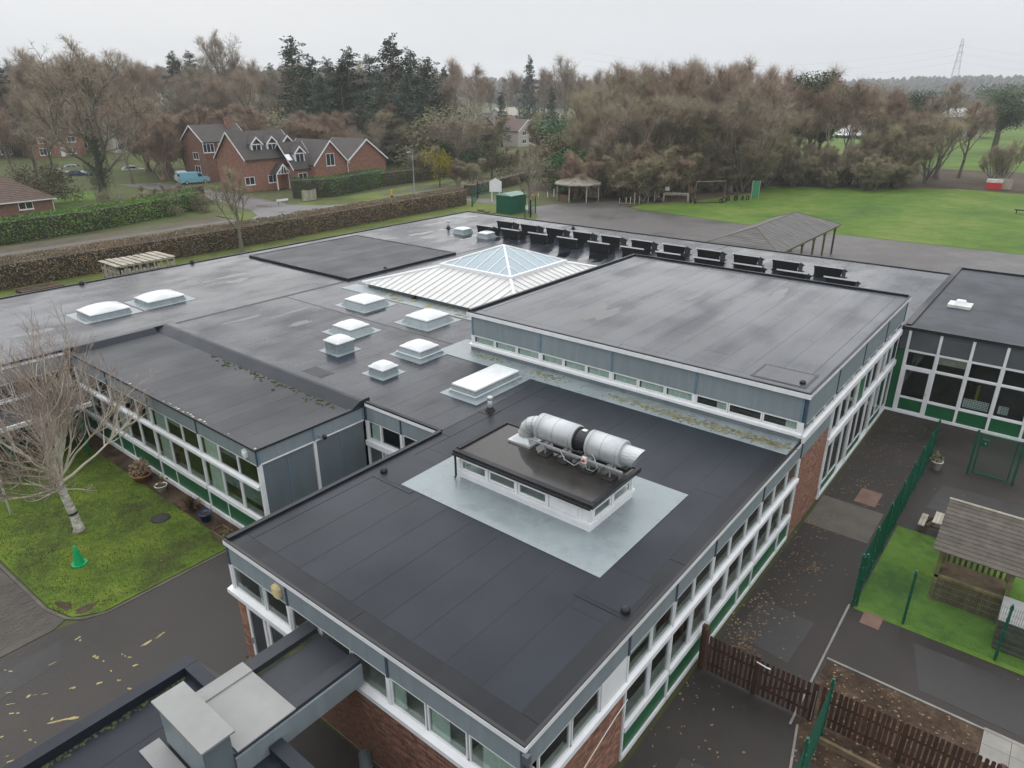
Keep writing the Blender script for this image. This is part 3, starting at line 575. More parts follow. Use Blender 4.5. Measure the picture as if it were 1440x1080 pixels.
bricks(FA, 7.5, 11.28, G, 1.95, 240, lambda t: abs(t[0] - 10.2))
# left wing front face
FD = Fac('y', 11.03, -1); JD = [20.35, 24.45, 28.4, 32.3, 35.95]
panels(FD, JD, 2.97, 3.60)
for i, (a, b) in enumerate(zip(JD, JD[1:])):
    st = (b - a - .12) / 3
    for k in range(3):
        s = a + .06 + k * st
        FD.window(s + .01, s + st - .01, 2.12, 2.95, curtain=(.9 if k == 2 else (.4 if k == 0 and i == 2 else 0))); FD.window(s + .01, s + st - .01, .66, 1.93, curtain=(.85 if k == 2 else 0), opener=(k == 1))
    mid = b - .06 - st
    FD.pc('spandrel', 'green_panel', a + .06, mid - .015, -.05, 0, -.27, .48); FD.pc('spandrel', 'green_panel', mid + .015, b - .06, -.05, 0, -.27, .48); FD.pc('glazing_bar', 'white', mid - .014, mid + .014, -.05, .03, -.27, .48)
    FD.pc('sill', 'white', a + .06, b - .06, -.05, .08, .48, .655); FD.pc('base_rail', 'white', a + .06, b - .06, -.05, .08, -.45, -.27)
for j in JD: FD.pc('mullion', 'white', j - .035, j + .035, -.06, .04, -.45, 2.95)
MB().prism([(10.92, 20.45, 2.08), (11.03, 20.45, 2.115), (11.03, 20.45, 1.94), (10.92, 20.45, 1.97)], (0, 15.4, 0)).build('ledge', 'white', school)
inner(FD, 20.5, 35.8, G, 3.55, 2.2); FD.pc('window_board', 'white_dirty', 20.5, 35.8, -.3, -.07, .58, .63)
# left wing side face (grey panels over the courtyard)
FE = Fac('x', 20.33, -1); panels(FE, [11.05, 13.36, 15.72], 3.03, 3.60, strip_mat='blue_trim')
for a, b in ((11.12, 12.16), (12.2, 13.28), (13.44, 14.5), (14.54, 15.68)): FE.pc('panel', 'grey_panel', a, b, -.05, .0, G, 2.98)
for j, m_ in ((12.18, 'blue_trim'), (14.52, 'blue_trim')): FE.pc('cover_strip', m_, j - .02, j + .02, -.05, .02, G, 2.98)
for j in (11.08, 13.36): FE.pc('post', 'white', j - .06, j + .06, -.05, .05, G, 3.03)
FE.pc('drip_rail', 'white', 11.15, 15.7, -.05, .06, 2.985, 3.025)
cctv = thing('security_camera', 'small dark security camera on the blue panel of the left wing', 'camera', (13.6, 20.2, 3.1))
MB().box(13.56, 20.2, 3.05, 13.64, 20.31, 3.2).cyl((13.6, 20.2, 3.12), (13.6, 20.0, 3.18), .03).build('bracket', 'galv_dull', cctv); MB().lathe((13.6, 19.98, 3.14), [(.02, -.06), (.08, 0), (.09, .08), (.07, .13), (.02, .15)], 10).build('housing', 'black', cctv, True)
# courtyard end wall
FR = Fac('y', 15.82, -1); FR.pc('fascia', 'white', 16.3, 20.2, 0.0, 0.08, RA - .13, RA - .004); panels(FR, [16.3, 18.22, 20.22], 3.0, 3.6)
for a, b in ((16.4, 17.25), (17.3, 18.15), (18.3, 19.4), (19.45, 20.15)): FR.window(a, b, 2.2, 2.98, curtain=.9 if a > 19 else 0)
FR.pc('ledge', 'white', 16.3, 20.22, -.02, .18, 1.95, 2.17); FR.pc('panel', 'slate_panel', 19.45, 20.15, -.05, 0, G, 1.93); FR.window(18.3, 19.3, G + .05, 1.9, fw=.1); FR.window(16.4, 18.2, .6, 1.9); FR.pc('spandrel', 'green_panel', 16.4, 18.2, -.05, 0, G, .58); FR.pc('post', 'white', 20.16, 20.28, -.05, .05, G, 3.0)
for y in (18.22, 19.4): FR.pc('mullion', 'white', y - .04, y + .04, -.05, .04, G, 2.98)
inner(FR, 16.3, 20.2, G, 3.4, 1.5)
MB().box(7.6, 16.0, G, 15.8, 16.1, 3.44).build('wall', 'blue_panel', school)
# left wing return (behind the birch)
FL = Fac('x', 36.1, -1); FL.pc('fascia', 'white', -12, 10.8, 0, .1, RA - .15, RA - .01); panels(FL, [-12, -8, -4, -.2, 3.6, 7.3, 10.85], 2.95, 3.58)
for k in range(6):
    a = -11.9 + k * 3.82
    for q in range(3): FL.window(a + q * 1.22, a + q * 1.22 + 1.17, 2.2, 2.92); FL.window(a + q * 1.22, a + q * 1.22 + 1.17, .5, 1.75, curtain=.5 if q == 1 else 0)
    FL.pc('panel', 'slate_panel', a, a + 3.7, -.05, 0, 1.8, 2.0); FL.pc('spandrel', 'green_panel', a, a + 3.7, -.05, 0, G, .45)
FL.pc('ledge', 'white', -12, 10.85, -.02, .25, 2.02, 2.16); inner(FL, -12, 10.8, G, 3.4)
wk = thing('covered_walkway', 'low flat brown-felted canopy on green posts behind the birch tree', 'canopy', (7.5, 34, G))
MB().box(-6, 33.0, 1.98, 10.4, 36.0, 2.1).build('canopy_roof', 'felt_old', wk); MB().box(-6, 32.9, 1.95, 10.4, 32.99, 2.14).build('fascia', 'white_dirty', wk)
for x in (1.2, 4.0, 6.9, 9.8): MB().box(x, 33.05, G, x + .1, 33.15, 1.98).build('post', 'cabin_green', wk)
# hall front face above the near roof
FH = Fac('y', 23.0, -1); JH = [5.85, 9.76, 13.4, 17.0, 20.95]
FH.pc('fascia', 'white', HY0, HY1, .02, .14, RB - .17, RB - .004); panels(FH, JH, 4.52, 5.43, strip_mat='blue_trim')
for i, (a, b) in enumerate(zip(JH, JH[1:])):
    n = 3 if i else 3; st = (b - a - .1) / n
    for k in range(n): FH.window(a + .05 + k * st + .01, a + .05 + (k + 1) * st - .01, 4.12, 4.5, fw=.05, curtain=(.97 if i else (.35 if k != 1 else 0)))
    FH.pc('mullion', 'white', b - .06, b + .06, -.05, .05, 4.12, 4.5)
FH.pc('mullion', 'white', 5.72, 5.9, -.05, .06, 3.9, 4.5)
MB().prism([(22.86, 5.75, 4.07), (23.0, 5.75, 4.11), (23.0, 5.75, 3.93), (22.86, 5.75, 3.97)], (0, 15.35, 0)).build('ledge', 'white', school)
FH.pc('upstand', 'flashing', 5.8, 21.1, -.05, .0, RA, 3.93)
inner(FH, 5.9, 21.0, RA + .01, 5.3, 2.5)
fl = MB().box(21.75, 5.8, RA + .012, 22.99, 21.1, RA + .022).box(21.75, 21.1, RA + .012, 23.9, 22.2, RA + .022).build('flashing_sheet', 'flashing', school)
for (a, b, n, x0) in ((5.9, 10.5, 46, 22.25), (10.5, 13.2, 16, 22.3), (15.5, 17.0, 10, 22.4), (18.8, 20.5, 8, 22.6)):
    am_ = MB()
    for k in range(n * 9): am_.poly([(*p_, RA + .0222 + .00003 * k) for p_ in blob(x0 + random.gauss(0, .15), uni(a, b) + random.gauss(0, .3), uni(.02, .13), uni(.02, .09), uni(0, 3), 7)])
    stuff(am_.build('algae_stain', 'algae', fl, fix=False))
# hall right-hand face
FI = Fac('x', 5.74, -1); JI = [23.0, 26.75, 30.55, 34.4, 38.2]
FI.pc('fascia', 'white', HX0 + .1, HX1, .0, .10, RB - .15, RB - .004); panels(FI, JI, 4.36, 5.44)
FI.pc('mullion', 'blue_trim', 22.98, 23.12, -.05, .06, 4.36, 5.44)
for i, (a, b) in enumerate(zip(JI, JI[1:])):
    st = (b - a) / 3
    for k in range(3):
        s0, s1 = a + k * st + .03, a + (k + 1) * st - .03
        FI.window(s0, s1, 4.03, 4.33)
        if i:
            if k == 0 and i == 2: FI.pc('panel', 'green_panel', s0, s1, -.05, 0, 2.42, 3.6)
            else: FI.window(s0, s1, 2.42, 3.62, opener=(k == 1), curtain=.3 if (i + k) % 3 == 0 else 0)
            FI.window(s0, s1, .12 if k < 2 else -.2, 1.98, opener=(k == 2)); FI.pc('spandrel', 'green_panel' if k != 2 else 'white', s0, s1, -.05, .0, -.25, .10 if k < 2 else -.21)
    if i: FI.pc('mullion', 'white', a - .05 + (.15 if i == 1 else 0), a + .05 + (.15 if i == 1 else 0), -.06, .06, -.43, 3.62)
FI.pc('base_rail', 'white', 26.8, 38.15, -.05, .06, -.42, -.27)
for z0_, z1_, x0_ in ((3.66, 4.0, 23.02), (2.02, 2.38, 26.75)): MB().prism([(x0_, 5.64, z1_ - .05), (x0_, 5.74, z1_), (x0_, 5.74, z0_), (x0_, 5.64, z0_ + .06)], (38.15 - x0_, 0, 0)).build('ledge', 'white', school)
FI.pc('panel', 'blue_panel', 23.35, 26.8, -.05, .0, 2.95, 3.65); bricks(FI, 23.36, 26.75, G, 2.95, 200, lambda t: abs(t[0] - 25)); inner(FI, 23.2, 38.1, G, 5.3, 3.0)
# far right block, front face
FC = Fac('y', 38.2, -1); JC = [5.3 - 1.372 * k for k in range(14)]
FC.pc('fascia', 'dark_trim', -16, 5.6, .0, .10, RC - .12, RC - .004)
FC.pc('panel', 'slate_panel', 5.36, 5.68, -.05, 0, 2.95, RC - .12); FC.pc('panel', 'green_panel', 5.36, 5.68, -.05, 0, G + .1, 2.9)
for i, (a, b) in enumerate(zip(JC, JC[1:])):
    FC.pc('panel', 'slate_panel', b + .06, a - .06, -.05, 0, 2.98, RC - .13); FC.window(b + .06, a - .06, 2.12, 2.9, fw=.03)
    if i == 0:
        d_ = MB(); FC.box(d_, b + .06, b + .16, -.03, .06, G + .12, 2.04); FC.box(d_, a - .16, a - .06, -.03, .06, G + .12, 2.04); FC.box(d_, b + .16, a - .16, -.03, .059, 1.94, 2.04); FC.box(d_, b + .16, a - .16, -.03, .059, .40, .50); FC.box(d_, b + .16, a - .16, -.03, .059, G + .12, G + .22)
        dd = d_.build('door', 'white', school); p = MB(); FC.box(p, b + .16, a - .16, -.01, .0, .5, 1.94); p.build('pane', 'glass', dd); p = MB(); FC.box(p, b + .16, a - .16, -.01, .02, G + .22, .40); p.build('door_panel', 'green_panel', dd)
        p = MB(); FC.box(p, b + .09, b + .13, .06, .11, .75, .9); p.build('handle', 'galv', dd)
    else:
        FC.window(b + .06, a - .06, .48, 2.04, fw=.03, curtain=0); FC.pc('spandrel', 'green_panel', b + .06, a - .06, -.05, 0, -.30, .38); FC.pc('transom', 'white', b + .06, a - .06, -.05, .05, .38, .48)
    FC.pc('transom', 'white', b + .06, a - .06, -.05, .05, 2.9, 2.98); FC.pc('transom', 'white', b + .06, a - .06, -.05, .05, 2.04, 2.12)
for j in JC: FC.pc('mullion', 'white', j - .06, j + .06, -.06, .07, -.40, RC - .13)
FC.pc('base_rail', 'white', -13, 5.68, -.05, .10, -.43, -.31); inner(FC, -13, 5.5, G, 3.8, 2.5)
for (y0, y1, z0, z1, nm) in ((1.35, 2.4, .6, 1.05, 'paper_notice'), (.55, .95, .65, 1.05, 'paper_notice')):
    o = MB(); FC.box(o, y0, y1, -.05, -.04, z0, z1); po = o.build(nm, 'white', school)
    g = MB()
    for r in range(5):
        for c in range(int((y1 - y0) / .1)): FC.box(g, y0 + .03 + c * .1, y0 + .1 + c * .1, -.04, -.037, z0 + .03 + r * (z1 - z0) / 5.2, z0 + .07 + r * (z1 - z0) / 5.2)
    g.build('print', 'slate_panel', po)
MB().box(38.6, 1.9, .6, 39.0, 2.0, 1.6).build('display_figure', 'yellow_leaf', school)
# closing walls on the sides that face away
MB().box(53.3, 5.8, G, 53.5, 49, 3.44).box(-12, 48.9, G, 53.29, 49.0, 3.44).box(38.0, 5.75, G, 38.15, 21, 5.34).box(23.1, 20.95, RA + .005, 38.0, 21.1, 5.34).box(53.8, -16, G, 54, 5.5, 3.79).box(38.2, -15.95, G, 53.79, -15.8, 3.79).build('wall', 'blue_panel', school)
for b in ((7.5, 5.9, 16, 16.1), (16.01, 5.9, 53.2, 36), (11.2, 20.5, 16, 36)): MB().box(b[0], b[1], G - .02, b[2], b[3], G + .02).build('floor', 'floor_in', school)
# --- link canopy and low entrance building, bottom left
lk = MB().box(4.2, 10.86, 2.5, 7.40, 12.14, 2.80).build('link_roof', 'felt_old', school)
MB().box(4.2, 12.15, 2.45, 7.40, 12.52, 2.95).box(4.2, 10.5, 2.45, 7.40, 10.85, 2.95).build('parapet', 'felt_old', school)
for y in (10.44, 12.525): MB().box(4.2, y, 2.30, 7.37, y + .055, 2.86).build('fascia', 'blue_panel', school)
for k in range(30):
    sheet('algae_stain', blob(uni(5.6, 7.3), random.choice((12.1, 12.14, 10.9)) + uni(-.05, .03), uni(.08, .3), uni(.02, .06), 0), 2.8012 + .0002 * k, 'moss', lk)
gs = MB().box(4.27, 10.47, 2.952, 5.62, 12.50, 2.985).box(4.27, 12.1, 2.986, 5.62, 12.5, 3.02).build('cover_sheet', 'grp_grey', school)
bx = MB().box(3.69, 10.53, 2.36, 4.21, 12.35, 3.50).build('roof_box', 'grey_panel', school)
MB().box(3.60, 10.45, 3.51, 4.29, 12.43, 3.56).build('box_lid', 'grp_grey', bx); MB().box(3.665, 10.6, 2.45, 3.688, 12.3, 3.47).build('box_panel', 'blue_panel', bx)
lr = slab('roof', -12, 2.0, 5.17, 14.15, 2.36, 'bitumen', .3); sheets(lr, -11.8, 2.2, 4.85, 13.8, 2.36, 'felt', along='x', wd=1.0)
MB().box(-12, 13.83, 2.37, 5.17, 14.15, 2.60).box(4.86, 2.0, 2.37, 5.17, 10.4, 2.60).box(4.86, 12.6, 2.37, 5.17, 13.82, 2.60).build('parapet', 'felt', school)
MB().box(-12, 13.8, G, 5.1, 14.05, 2.05).box(4.9, 2.1, G, 5.1, 13.79, 2.05).build('wall', 'blue_panel', school)
mo = MB()
for k in range(160):
    x = uni(-1, 4.8); s = uni(.012, .035); mo.lathe((x, 13.8 - abs(random.gauss(0, .05)), 2.365), [(s * 1.5, 0), (s, s * .25), (s * .2, s * .35)], 5)
stuff(mo.build('moss', 'moss', lr))
MB().box(3.2, 11.3, 2.37, 3.62, 12.6, 2.40).build('lead_apron', 'grp_grey', lr)
MB().cyl((5.5, 8.0, .55), (7.0, 10.2, .55), .16, n=10).build('duct_pipe', 'grey_panel', school, True)
tub = thing('plastic_tub', 'round white plastic tub on the low roof at the bottom left', 'tub', (2.95, 11.35, 2.37))
MB().lathe((2.95, 11.35, 2.367), [(.18, 0), (.26, .28), (.29, .29), (.29, .32), (.24, .32), (.17, .03)], 20).build('bowl', 'pot_white', tub, True)
MB().tube([(2.95 + .29 * math.cos(a), 11.35 + .29 * math.sin(a), 2.7 + .05 * math.sin(a * 2)) for a in [k * .33 for k in range(20)]], .012, 5).build('handle', 'galv_dull', tub)
dy = thing('wire_frame', 'small white circular wire frame lying in the passage by the brick wall', 'wire frame', (6.9, 9.6, G))
q = MB()
for k in range(9):
    a = k * math.pi * 2 / 9; q.tube([(6.9, 9.6, G + .06), (6.9 + .3 * math.cos(a), 9.6 + .3 * math.sin(a), G + .1)], .012, 4)
q.tube([(6.9 + .22 * math.cos(k * .4), 9.6 + .22 * math.sin(k * .4), G + .09) for k in range(17)], .01, 4); q.build('wire_spokes', 'white_dirty', dy)
al = thing('alarm_box', 'cream alarm box on the blue panel above the side door', 'alarm box', (7.35, 13.75, 3.1))
MB().prism([(7.34, 13.6, 3.12), (7.34, 13.6, 3.36), (7.34, 13.68, 3.44), (7.34, 13.84, 3.44), (7.34, 13.92, 3.36), (7.34, 13.92, 3.12), (7.34, 13.84, 3.05), (7.34, 13.68, 3.05)], (.09, 0, 0)).build('case', 'cream', al); MB().box(7.325, 13.66, 3.12, 7.339, 13.86, 3.36).build('cover', 'cream', al)
a2 = thing('alarm_box', 'white hexagonal alarm box at the corner of the left wing', 'alarm box', (10.95, 21.05, 3.2)); MB().prism([(10.94, 21.05 + .17 * math.sin(k * math.pi / 3), 3.25 + .2 * math.cos(k * math.pi / 3)) for k in range(6)], (.07, 0, 0)).build('case', 'white', a2); MB().cyl((10.93, 21.05, 3.25), (10.90, 21.05, 3.25), .1, .08, 12).build('cover', 'white', a2)
cb = thing('loose_cable', 'thin white cable hanging across the brick corner below the near roof', 'cable', (8.6, 5.6, G + 1.0))
MB().tube([(7.45, 5.55, 3.3), (7.7, 5.5, 2.5), (8.3, 5.33, 1.72), (9.4, 5.55, 1.5), (10.6, 5.6, 1.72), (11.1, 5.55, 1.95)], .012, 5).build('cord', 'white_dirty', cb)
MB().box(7.3, 5.58, 3.42, 7.42, 5.72, 3.64).build('corner_clamp', 'slate_panel', school)
felt('felt_wet', (0.03, 0.028, 0.026), lo=0.06, hi=0.32); MATS['pyr_glass'] = MATS['glass_blue']
# ================================================================== ROOF FURNITURE
def rooflight(label, fx0, fy0, fx1, fy1, kh, k1=0.22, k2=0.34, dome_h=0.16, step=False, longdome=False, z=RA):
    """flashing sheet, sloping kerb, white frame and a moulded polycarbonate dome"""
    t = thing('rooflight', label, 'rooflight', ((fx0 + fx1) / 2, (fy0 + fy1) / 2, z), group='domed rooflights on the flat roofs')
    MB().box(fx0, fy0, z + .004, fx1, fy1, z + .018).build('flashing_sheet', 'flashing', t)
    a0, b0, a1, b1 = fx0 + k1, fy0 + k1, fx1 - k1, fy1 - k1; c = k2 - k1
    R_ = lambda x0, y0, x1, y1, zz: [(x0, y0, zz), (x1, y0, zz), (x1, y1, zz), (x0, y1, zz)]
    kb_ = MB().hexa(R_(a0, b0, a1, b1, z + .018) + R_(a0 + c, b0 + c, a1 - c, b1 - c, z + kh))
    kb_.build('kerb', 'flashing', t)
    if step: MB().hexa(R_(a0 + .02, b0 + .02, a1 - .02, b1 - .02, z + kh * .38) + R_(a0 + .05, b0 + .05, a1 - .05, b1 - .05, z + kh * .46)).build('kerb_ledge', 'flashing_edge', t)
    x0, y0, x1, y1 = a0 + c - .06, b0 + c - .06, a1 - c + .06, b1 - c + .06
    MB().hexa(R_(x0, y0, x1, y1, z + kh) + R_(x0 + .01, y0 + .01, x1 - .01, y1 - .01, z + kh + .055)).build('frame', 'white', t)
    d = MB(); n = 10; zb = z + kh + .056; base = len(d.v)
    for j in range(n + 1):
        for i in range(n + 1):
            u, v = i / n, j / n; fu = max(0, 1 - abs(2 * u - 1) ** (4 if not longdome else 2.2)); fv = max(0, 1 - abs(2 * v - 1) ** 4); hh = dome_h * (fu * fv) ** 0.7
            d.v.append((x0 + .04 + (x1 - x0 - .08) * u, y0 + .04 + (y1 - y0 - .08) * v, zb + hh))
    for j in range(n):
        for i in range(n): k = base + j * (n + 1) + i; d.f.append((k, k + 1, k + n + 2, k + n + 1))
    d.build('dome', 'dome', t, True); return t
rooflight('square domed rooflight beside the white metal skirt, farthest left of the cluster of six', 23.6, 29.55, 26.0, 32.2, .33, .28, .5)
rooflight('square domed rooflight second from the bottom left of the cluster, wide flashing sheet', 20.15, 26.55, 22.25, 28.8, .32, .25, .48)
rooflight('small upright domed rooflight standing highest, at the near left of the cluster', 18.33, 25.15, 19.75, 26.6, .50, .24, .25)
rooflight('largest square domed rooflight, closest to the hall wall and the metal skirt', 23.5, 24.55, 26.1, 27.1, .33, .3, .52)
rooflight('square domed rooflight with a stepped kerb at the right of the cluster', 20.05, 21.5, 22.0, 23.6, .38, .2, .42, step=True)
rooflight('small square domed rooflight nearest the courtyard roof edge', 17.7, 21.35, 19.05, 22.75, .30, .22, .28)
rooflight('long rectangular flat white rooflight in front of the hall windows', 18.3, 16.6, 21.8, 18.6, .36, .26, .42, dome_h=.03, step=True)
rooflight('long vaulted white rooflight at the far left, nearer the birch', 13.2, 39.6, 16.2, 42.3, .26, .42, .50, dome_h=.24, longdome=True)
rooflight('long vaulted white rooflight at the far left, second from the birch', 16.35, 39.7, 19.4, 42.35, .26, .42, .50, dome_h=.24, longdome=True)
rooflight('low cream rooflight right of the vent pipe at the back of the roof', 43.8, 40.7, 45.4, 42.3, .34, .15, .3, dome_h=.10)
rooflight('low cream rooflight next to the first solar panel at the back', 43.6, 37.9, 45.2, 39.4, .34, .15, .3, dome_h=.10)
def vent(label, x, y, z=RA, hgt=.55, r=.09):
    t = thing('vent_pipe', label, 'vent pipe', (x, y, z)); MB().box(x - .32, y - .32, z + .004, x + .32, y + .32, z + .02).lathe((x, y, z + .02), [(r * 2.4, 0), (r * 1.4, .12), (r * 1.2, .16)], 12).build('base_flashing', 'felt_dark', t)
    MB().cyl((x, y, z + .02), (x, y, z + hgt), r, n=14).build('pipe', 'galv', t, True); MB().lathe((x, y, z + hgt - .06), [(r * 1.25, 0), (r * 1.3, .1), (r * .9, .13)], 14).build('cowl', 'galv', t, True)
vent('short steel vent pipe behind the roof lantern', 18.25, 15.85); vent('small dark vent pipe at the back corner of the roof', 45.4, 44.0, hgt=.6, r=.1)
t = thing('roof_vent', 'low white square vent cap on the roof of the right block', 'vent', (43.9, 4.05, RC)); MB().box(43.4, 3.5, RC + .006, 44.4, 4.6, RC + .16).build('base', 'white_dirty', t); MB().hexa([(43.65, 3.75, RC + .16), (44.15, 3.75, RC + .16), (44.15, 4.35, RC + .16), (43.65, 4.35, RC + .16), (43.72, 3.85, RC + .36), (44.08, 3.85, RC + .36), (44.08, 4.25, RC + .36), (43.72, 4.25, RC + .36)]).build('cap', 'white', t)
for i, (px, py, lb) in enumerate(((115, 400, 'black roof outlet at the left end of the far left roof edge'), (270, 370, 'black roof outlet towards the middle of the far left roof edge'), (806, 322, 'black roof outlet behind the solar panels'), (542, 380, 'black roof outlet near the raised roof corner'), (582, 420, 'black roof outlet at the foot of the metal skirt'))):
    p = at(px, py, RA); t = thing('roof_outlet', lb, 'roof outlet', p, group='black roof outlets'); MB().lathe(p + Vector((0, 0, .006)), [(.16, 0), (.15, .08), (.12, .2), (.05, .26)], 12).build('dome_guard', 'black', t, True); MB().box(p.x - .3, p.y - .3, RA + .004, p.x + .3, p.y + .3, RA + .014).build('flange', 'felt_dark', t)
# --- pyramid rooflight with white standing-seam skirt
py_ = thing('pyramid_rooflight', 'glazed pyramid rooflight above a sloping skirt of white ribbed metal', 'rooflight', (33.6, 27.8, RA))
cx, cy, ho, hi_, zo, zi, za = 33.6, 27.8, 6.3, 2.75, RA + .28, 4.95, 6.15
sk = MB().hexa([(cx - ho + .25, cy - ho + .25, RA + .01), (cx + ho - .25, cy - ho + .25, RA + .01), (cx + ho - .25, cy + ho - .25, RA + .01), (cx - ho + .25, cy + ho - .25, RA + .01)] + [(cx - ho + .25, cy - ho + .25, zo - .06), (cx + ho - .25, cy - ho + .25, zo - .06), (cx + ho - .25, cy + ho - .25, zo - .06), (cx - ho + .25, cy + ho - .25, zo - .06)]).build('kerb', 'grey_panel', py_)
rot4 = lambda x, y, k: ((x, y), (-y, x), (-x, -y), (y, -x))[k]
def side(pts, k): return [(cx + rot4(p[0], p[1], k)[0], cy + rot4(p[0], p[1], k)[1], p[2]) for p in pts]
M('white_sheet', (0.56, 0.56, 0.545), 0.35, 0.06, 1.2, orand=.04)
NP = 24
for k in range(4):
    for i in range(NP):
        s0, s1 = -ho + 2 * ho * i / NP, -ho + 2 * ho * (i + 1) / NP
        zof = lambda d: zo + (zi - zo) * (ho - d) / (ho - hi_)
        e0, e1 = max(hi_, abs(s0)), max(hi_, abs(s1)); dz = .0
        q0, q1 = (s0 + .003), (s1 - .003)
        if abs((e0) - ho) < 1e-6 and abs(e1 - ho) < 1e-6: continue
        pts = [(-ho, q0, zo), (-e0, q0, zof(e0)), (-e1, q1, zof(e1)), (-ho, q1, zo)]
        P = side(pts, k); mb = MB(); up = Vector((0, 0, .02)); mb.hexa([Vector(p) - up for p in P] + [Vector(p) for p in P]); mb.build('metal_panel', 'white_sheet', py_)
        if i and e0 < ho - .01:
            a, b = side([(-ho - .02, s0, zo + .03), (-e0, s0, zof(e0) + .03)], k); MB().tube([a, b], .022, 4).build('seam', 'white_sheet', py_)
hp = MB(); 
for k in range(4):
    a, b = side([(-ho, -ho, zo + .02), (-hi_, -hi_, zi + .02)], k); hp.tube([a, b], .10, 6)
hp.build('hip_capping', 'white', py_)
rim = MB()
for k in range(4):
    a = side([(-hi_ - .12, -hi_ - .12, zi - .05), (-hi_ + .1, -hi_ + .1, zi - .05), (-hi_ + .1, hi_ - .1, zi - .05), (-hi_ - .12, hi_ + .12, zi - .05)], k); rim.hexa(a + [(p[0], p[1], p[2] + .22) for p in a])
rim.build('rim', 'white', py_)
ap = (cx, cy, za); bars = MB()
for k in range(4):
    c0, c1 = side([(-hi_, -hi_, zi + .14), (-hi_, hi_, zi + .14)], k); bars.tube([c0, ap], .075, 5); n = 6
    for i in range(n):
        t0, t1 = -hi_ + 2 * hi_ * i / n, -hi_ + 2 * hi_ * (i + 1) / n
        zf = lambda d: zi + .14 + (za - zi - .14) * (hi_ - d) / hi_
        pts = [(-hi_, t0, zi + .14), (-abs(t0), t0, zf(abs(t0))), (-abs(t1), t1, zf(abs(t1))), (-hi_, t1, zi + .14)]
        P = side(pts, k); mb = MB(); mb.poly([p for j, p in enumerate(P) if j == 0 or (Vector(p) - Vector(P[j - 1])).length > 1e-4]); mb.build('pane', 'pyr_glass', py_) if 'pyr_glass' in MATS else mb
        if i:
            a, b = side([(-hi_, t0, zi + .15), (-abs(t0), t0, zf(abs(t0)) + .01)], k); MB().tube([a, b], .035, 4).build('glazing_bar', 'white', py_)
bars.build('hip_bar', 'white', py_)
fs = MB().box(cx - ho - 1.0, cy - ho + .3, RA + .012, cx - ho + .24, cy + ho + .9, RA + .02).build('flashing_sheet', 'flashing', py_)
for k in range(30): sheet('algae_stain', blob(cx - ho - uni(.1, .7), uni(23, 32), uni(.1, .4), uni(.05, .25), uni(0, 3)), RA + .0204 + .0001 * (k % 8), 'algae', fs)
# --- roof lantern with the extract duct
ln = thing('roof_lantern', 'low white windowed roof lantern with a wet dark felt top', 'roof lantern', (15.05, 10.95, RA))
LX0, LX1, LY0, LY1, LZ = 13.86, 16.3, 8.47, 13.42, 4.72
MB().box(12.42, 7.25, RA + .012, 17.4, 14.5, RA + .021).build('flashing_sheet', 'flashing', ln)
cen = MB().box(LX0 + .05, LY0 + .05, RA + .02, LX1 - .05, LY1 - .05, RA + .2).build('kerb', 'white', ln)
MB().box(LX0, LY0, RA + .2, LX1, LY1, RA + .30).build('sill', 'white', ln); MB().box(LX0 + .04, LY0 + .04, LZ - .30, LX1 - .04, LY1 - .04, LZ - .1).build('head', 'white', ln)
tp = MB().box(LX0 - .1, LY0 - .1, LZ - .10, LX1 + .1, LY1 + .1, LZ).build('roof', 'felt_wet', ln) if 'felt_wet' in MATS else None
tp_r = MB().box(LX0 - .1, LY0 - .1, LZ + .001, LX0 + .08, LY1 + .1, LZ + .02).box(LX1 - .02, LY0 - .1, LZ + .001, LX1 + .1, LY1 + .1, LZ + .03).box(LX0 + .081, LY1 - .05, LZ + .001, LX1 - .021, LY1 + .1, LZ + .05).box(LX0 + .081, LY0 - .1, LZ + .001, LX1 - .021, LY0 + .02, LZ + .03).build('roof_kerb', 'felt_dark', ln)
MB().box(LX0 - .17, LY0 - .05, LZ - .12, LX0 - .105, LY1 + .08, LZ - .05).build('gutter', 'black', ln); MB().tube([(LX0 - .14, LY1 - .02, LZ - .1), (LX0 - .10, LY1 - .0, LZ - .3), (LX0 - .10, LY1 - .0, RA + .12), (LX0 - .16, LY1, RA + .05)], .035, 8).build('downpipe', 'black', ln)
def lwin(f, s0, s1, solid=False, par=ln):
    z0_, z1_ = RA + .31, LZ - .30
    if solid: f.pc('infill_panel', 'white', s0, s1, -.06, .02, z0_, z1_, par); fr = MB(); f.box(fr, s0 + .06, s1 - .06, .021, .035, z0_ + .05, z1_ - .05); fr.build('infill_trim', 'white', par)
    else: f.window(s0, s1, z0_, z1_, fw=.055, parent=par)
f1 = Fac('y', LX0 + .07, -1); f2 = Fac('x', LY0 + .07, -1); f3 = Fac('y', LX1 - .07, 1); f4 = Fac('x', LY1 - .07, 1)
ys = [LY0 + .35 + k * 1.14 for k in range(5)]
for k in range(4): lwin(f1, ys[k] + .05, ys[k + 1] - .05, solid=(k == 0)); lwin(f3, ys[k] + .05, ys[k + 1] - .05)
for y in ys: f1.pc('mullion', 'white', y - .04, y + .04, -.06, .05, RA + .3, LZ - .3, ln); f3.pc('mullion', 'white', y - .04, y + .04, -.06, .05, RA + .3, LZ - .3, ln)
f1.pc('corner_post', 'white', LY0 + .07, LY0 + .31, -.05, .03, RA + .3, LZ - .3, ln)
for a, b in ((LX0 + .25, LX0 + 1.15), (LX0 + 1.27, LX1 - .2)): lwin(f2, a, b); lwin(f4, a, b)
for x in (LX0 + .15, LX0 + 1.21, LX1 - .13): f2.pc('mullion', 'white', x - .05, x + .05, -.06, .04, RA + .3, LZ - .3, ln); f4.pc('mullion', 'white', x - .05, x + .05, -.06, .04, RA + .3, LZ - .3, ln)
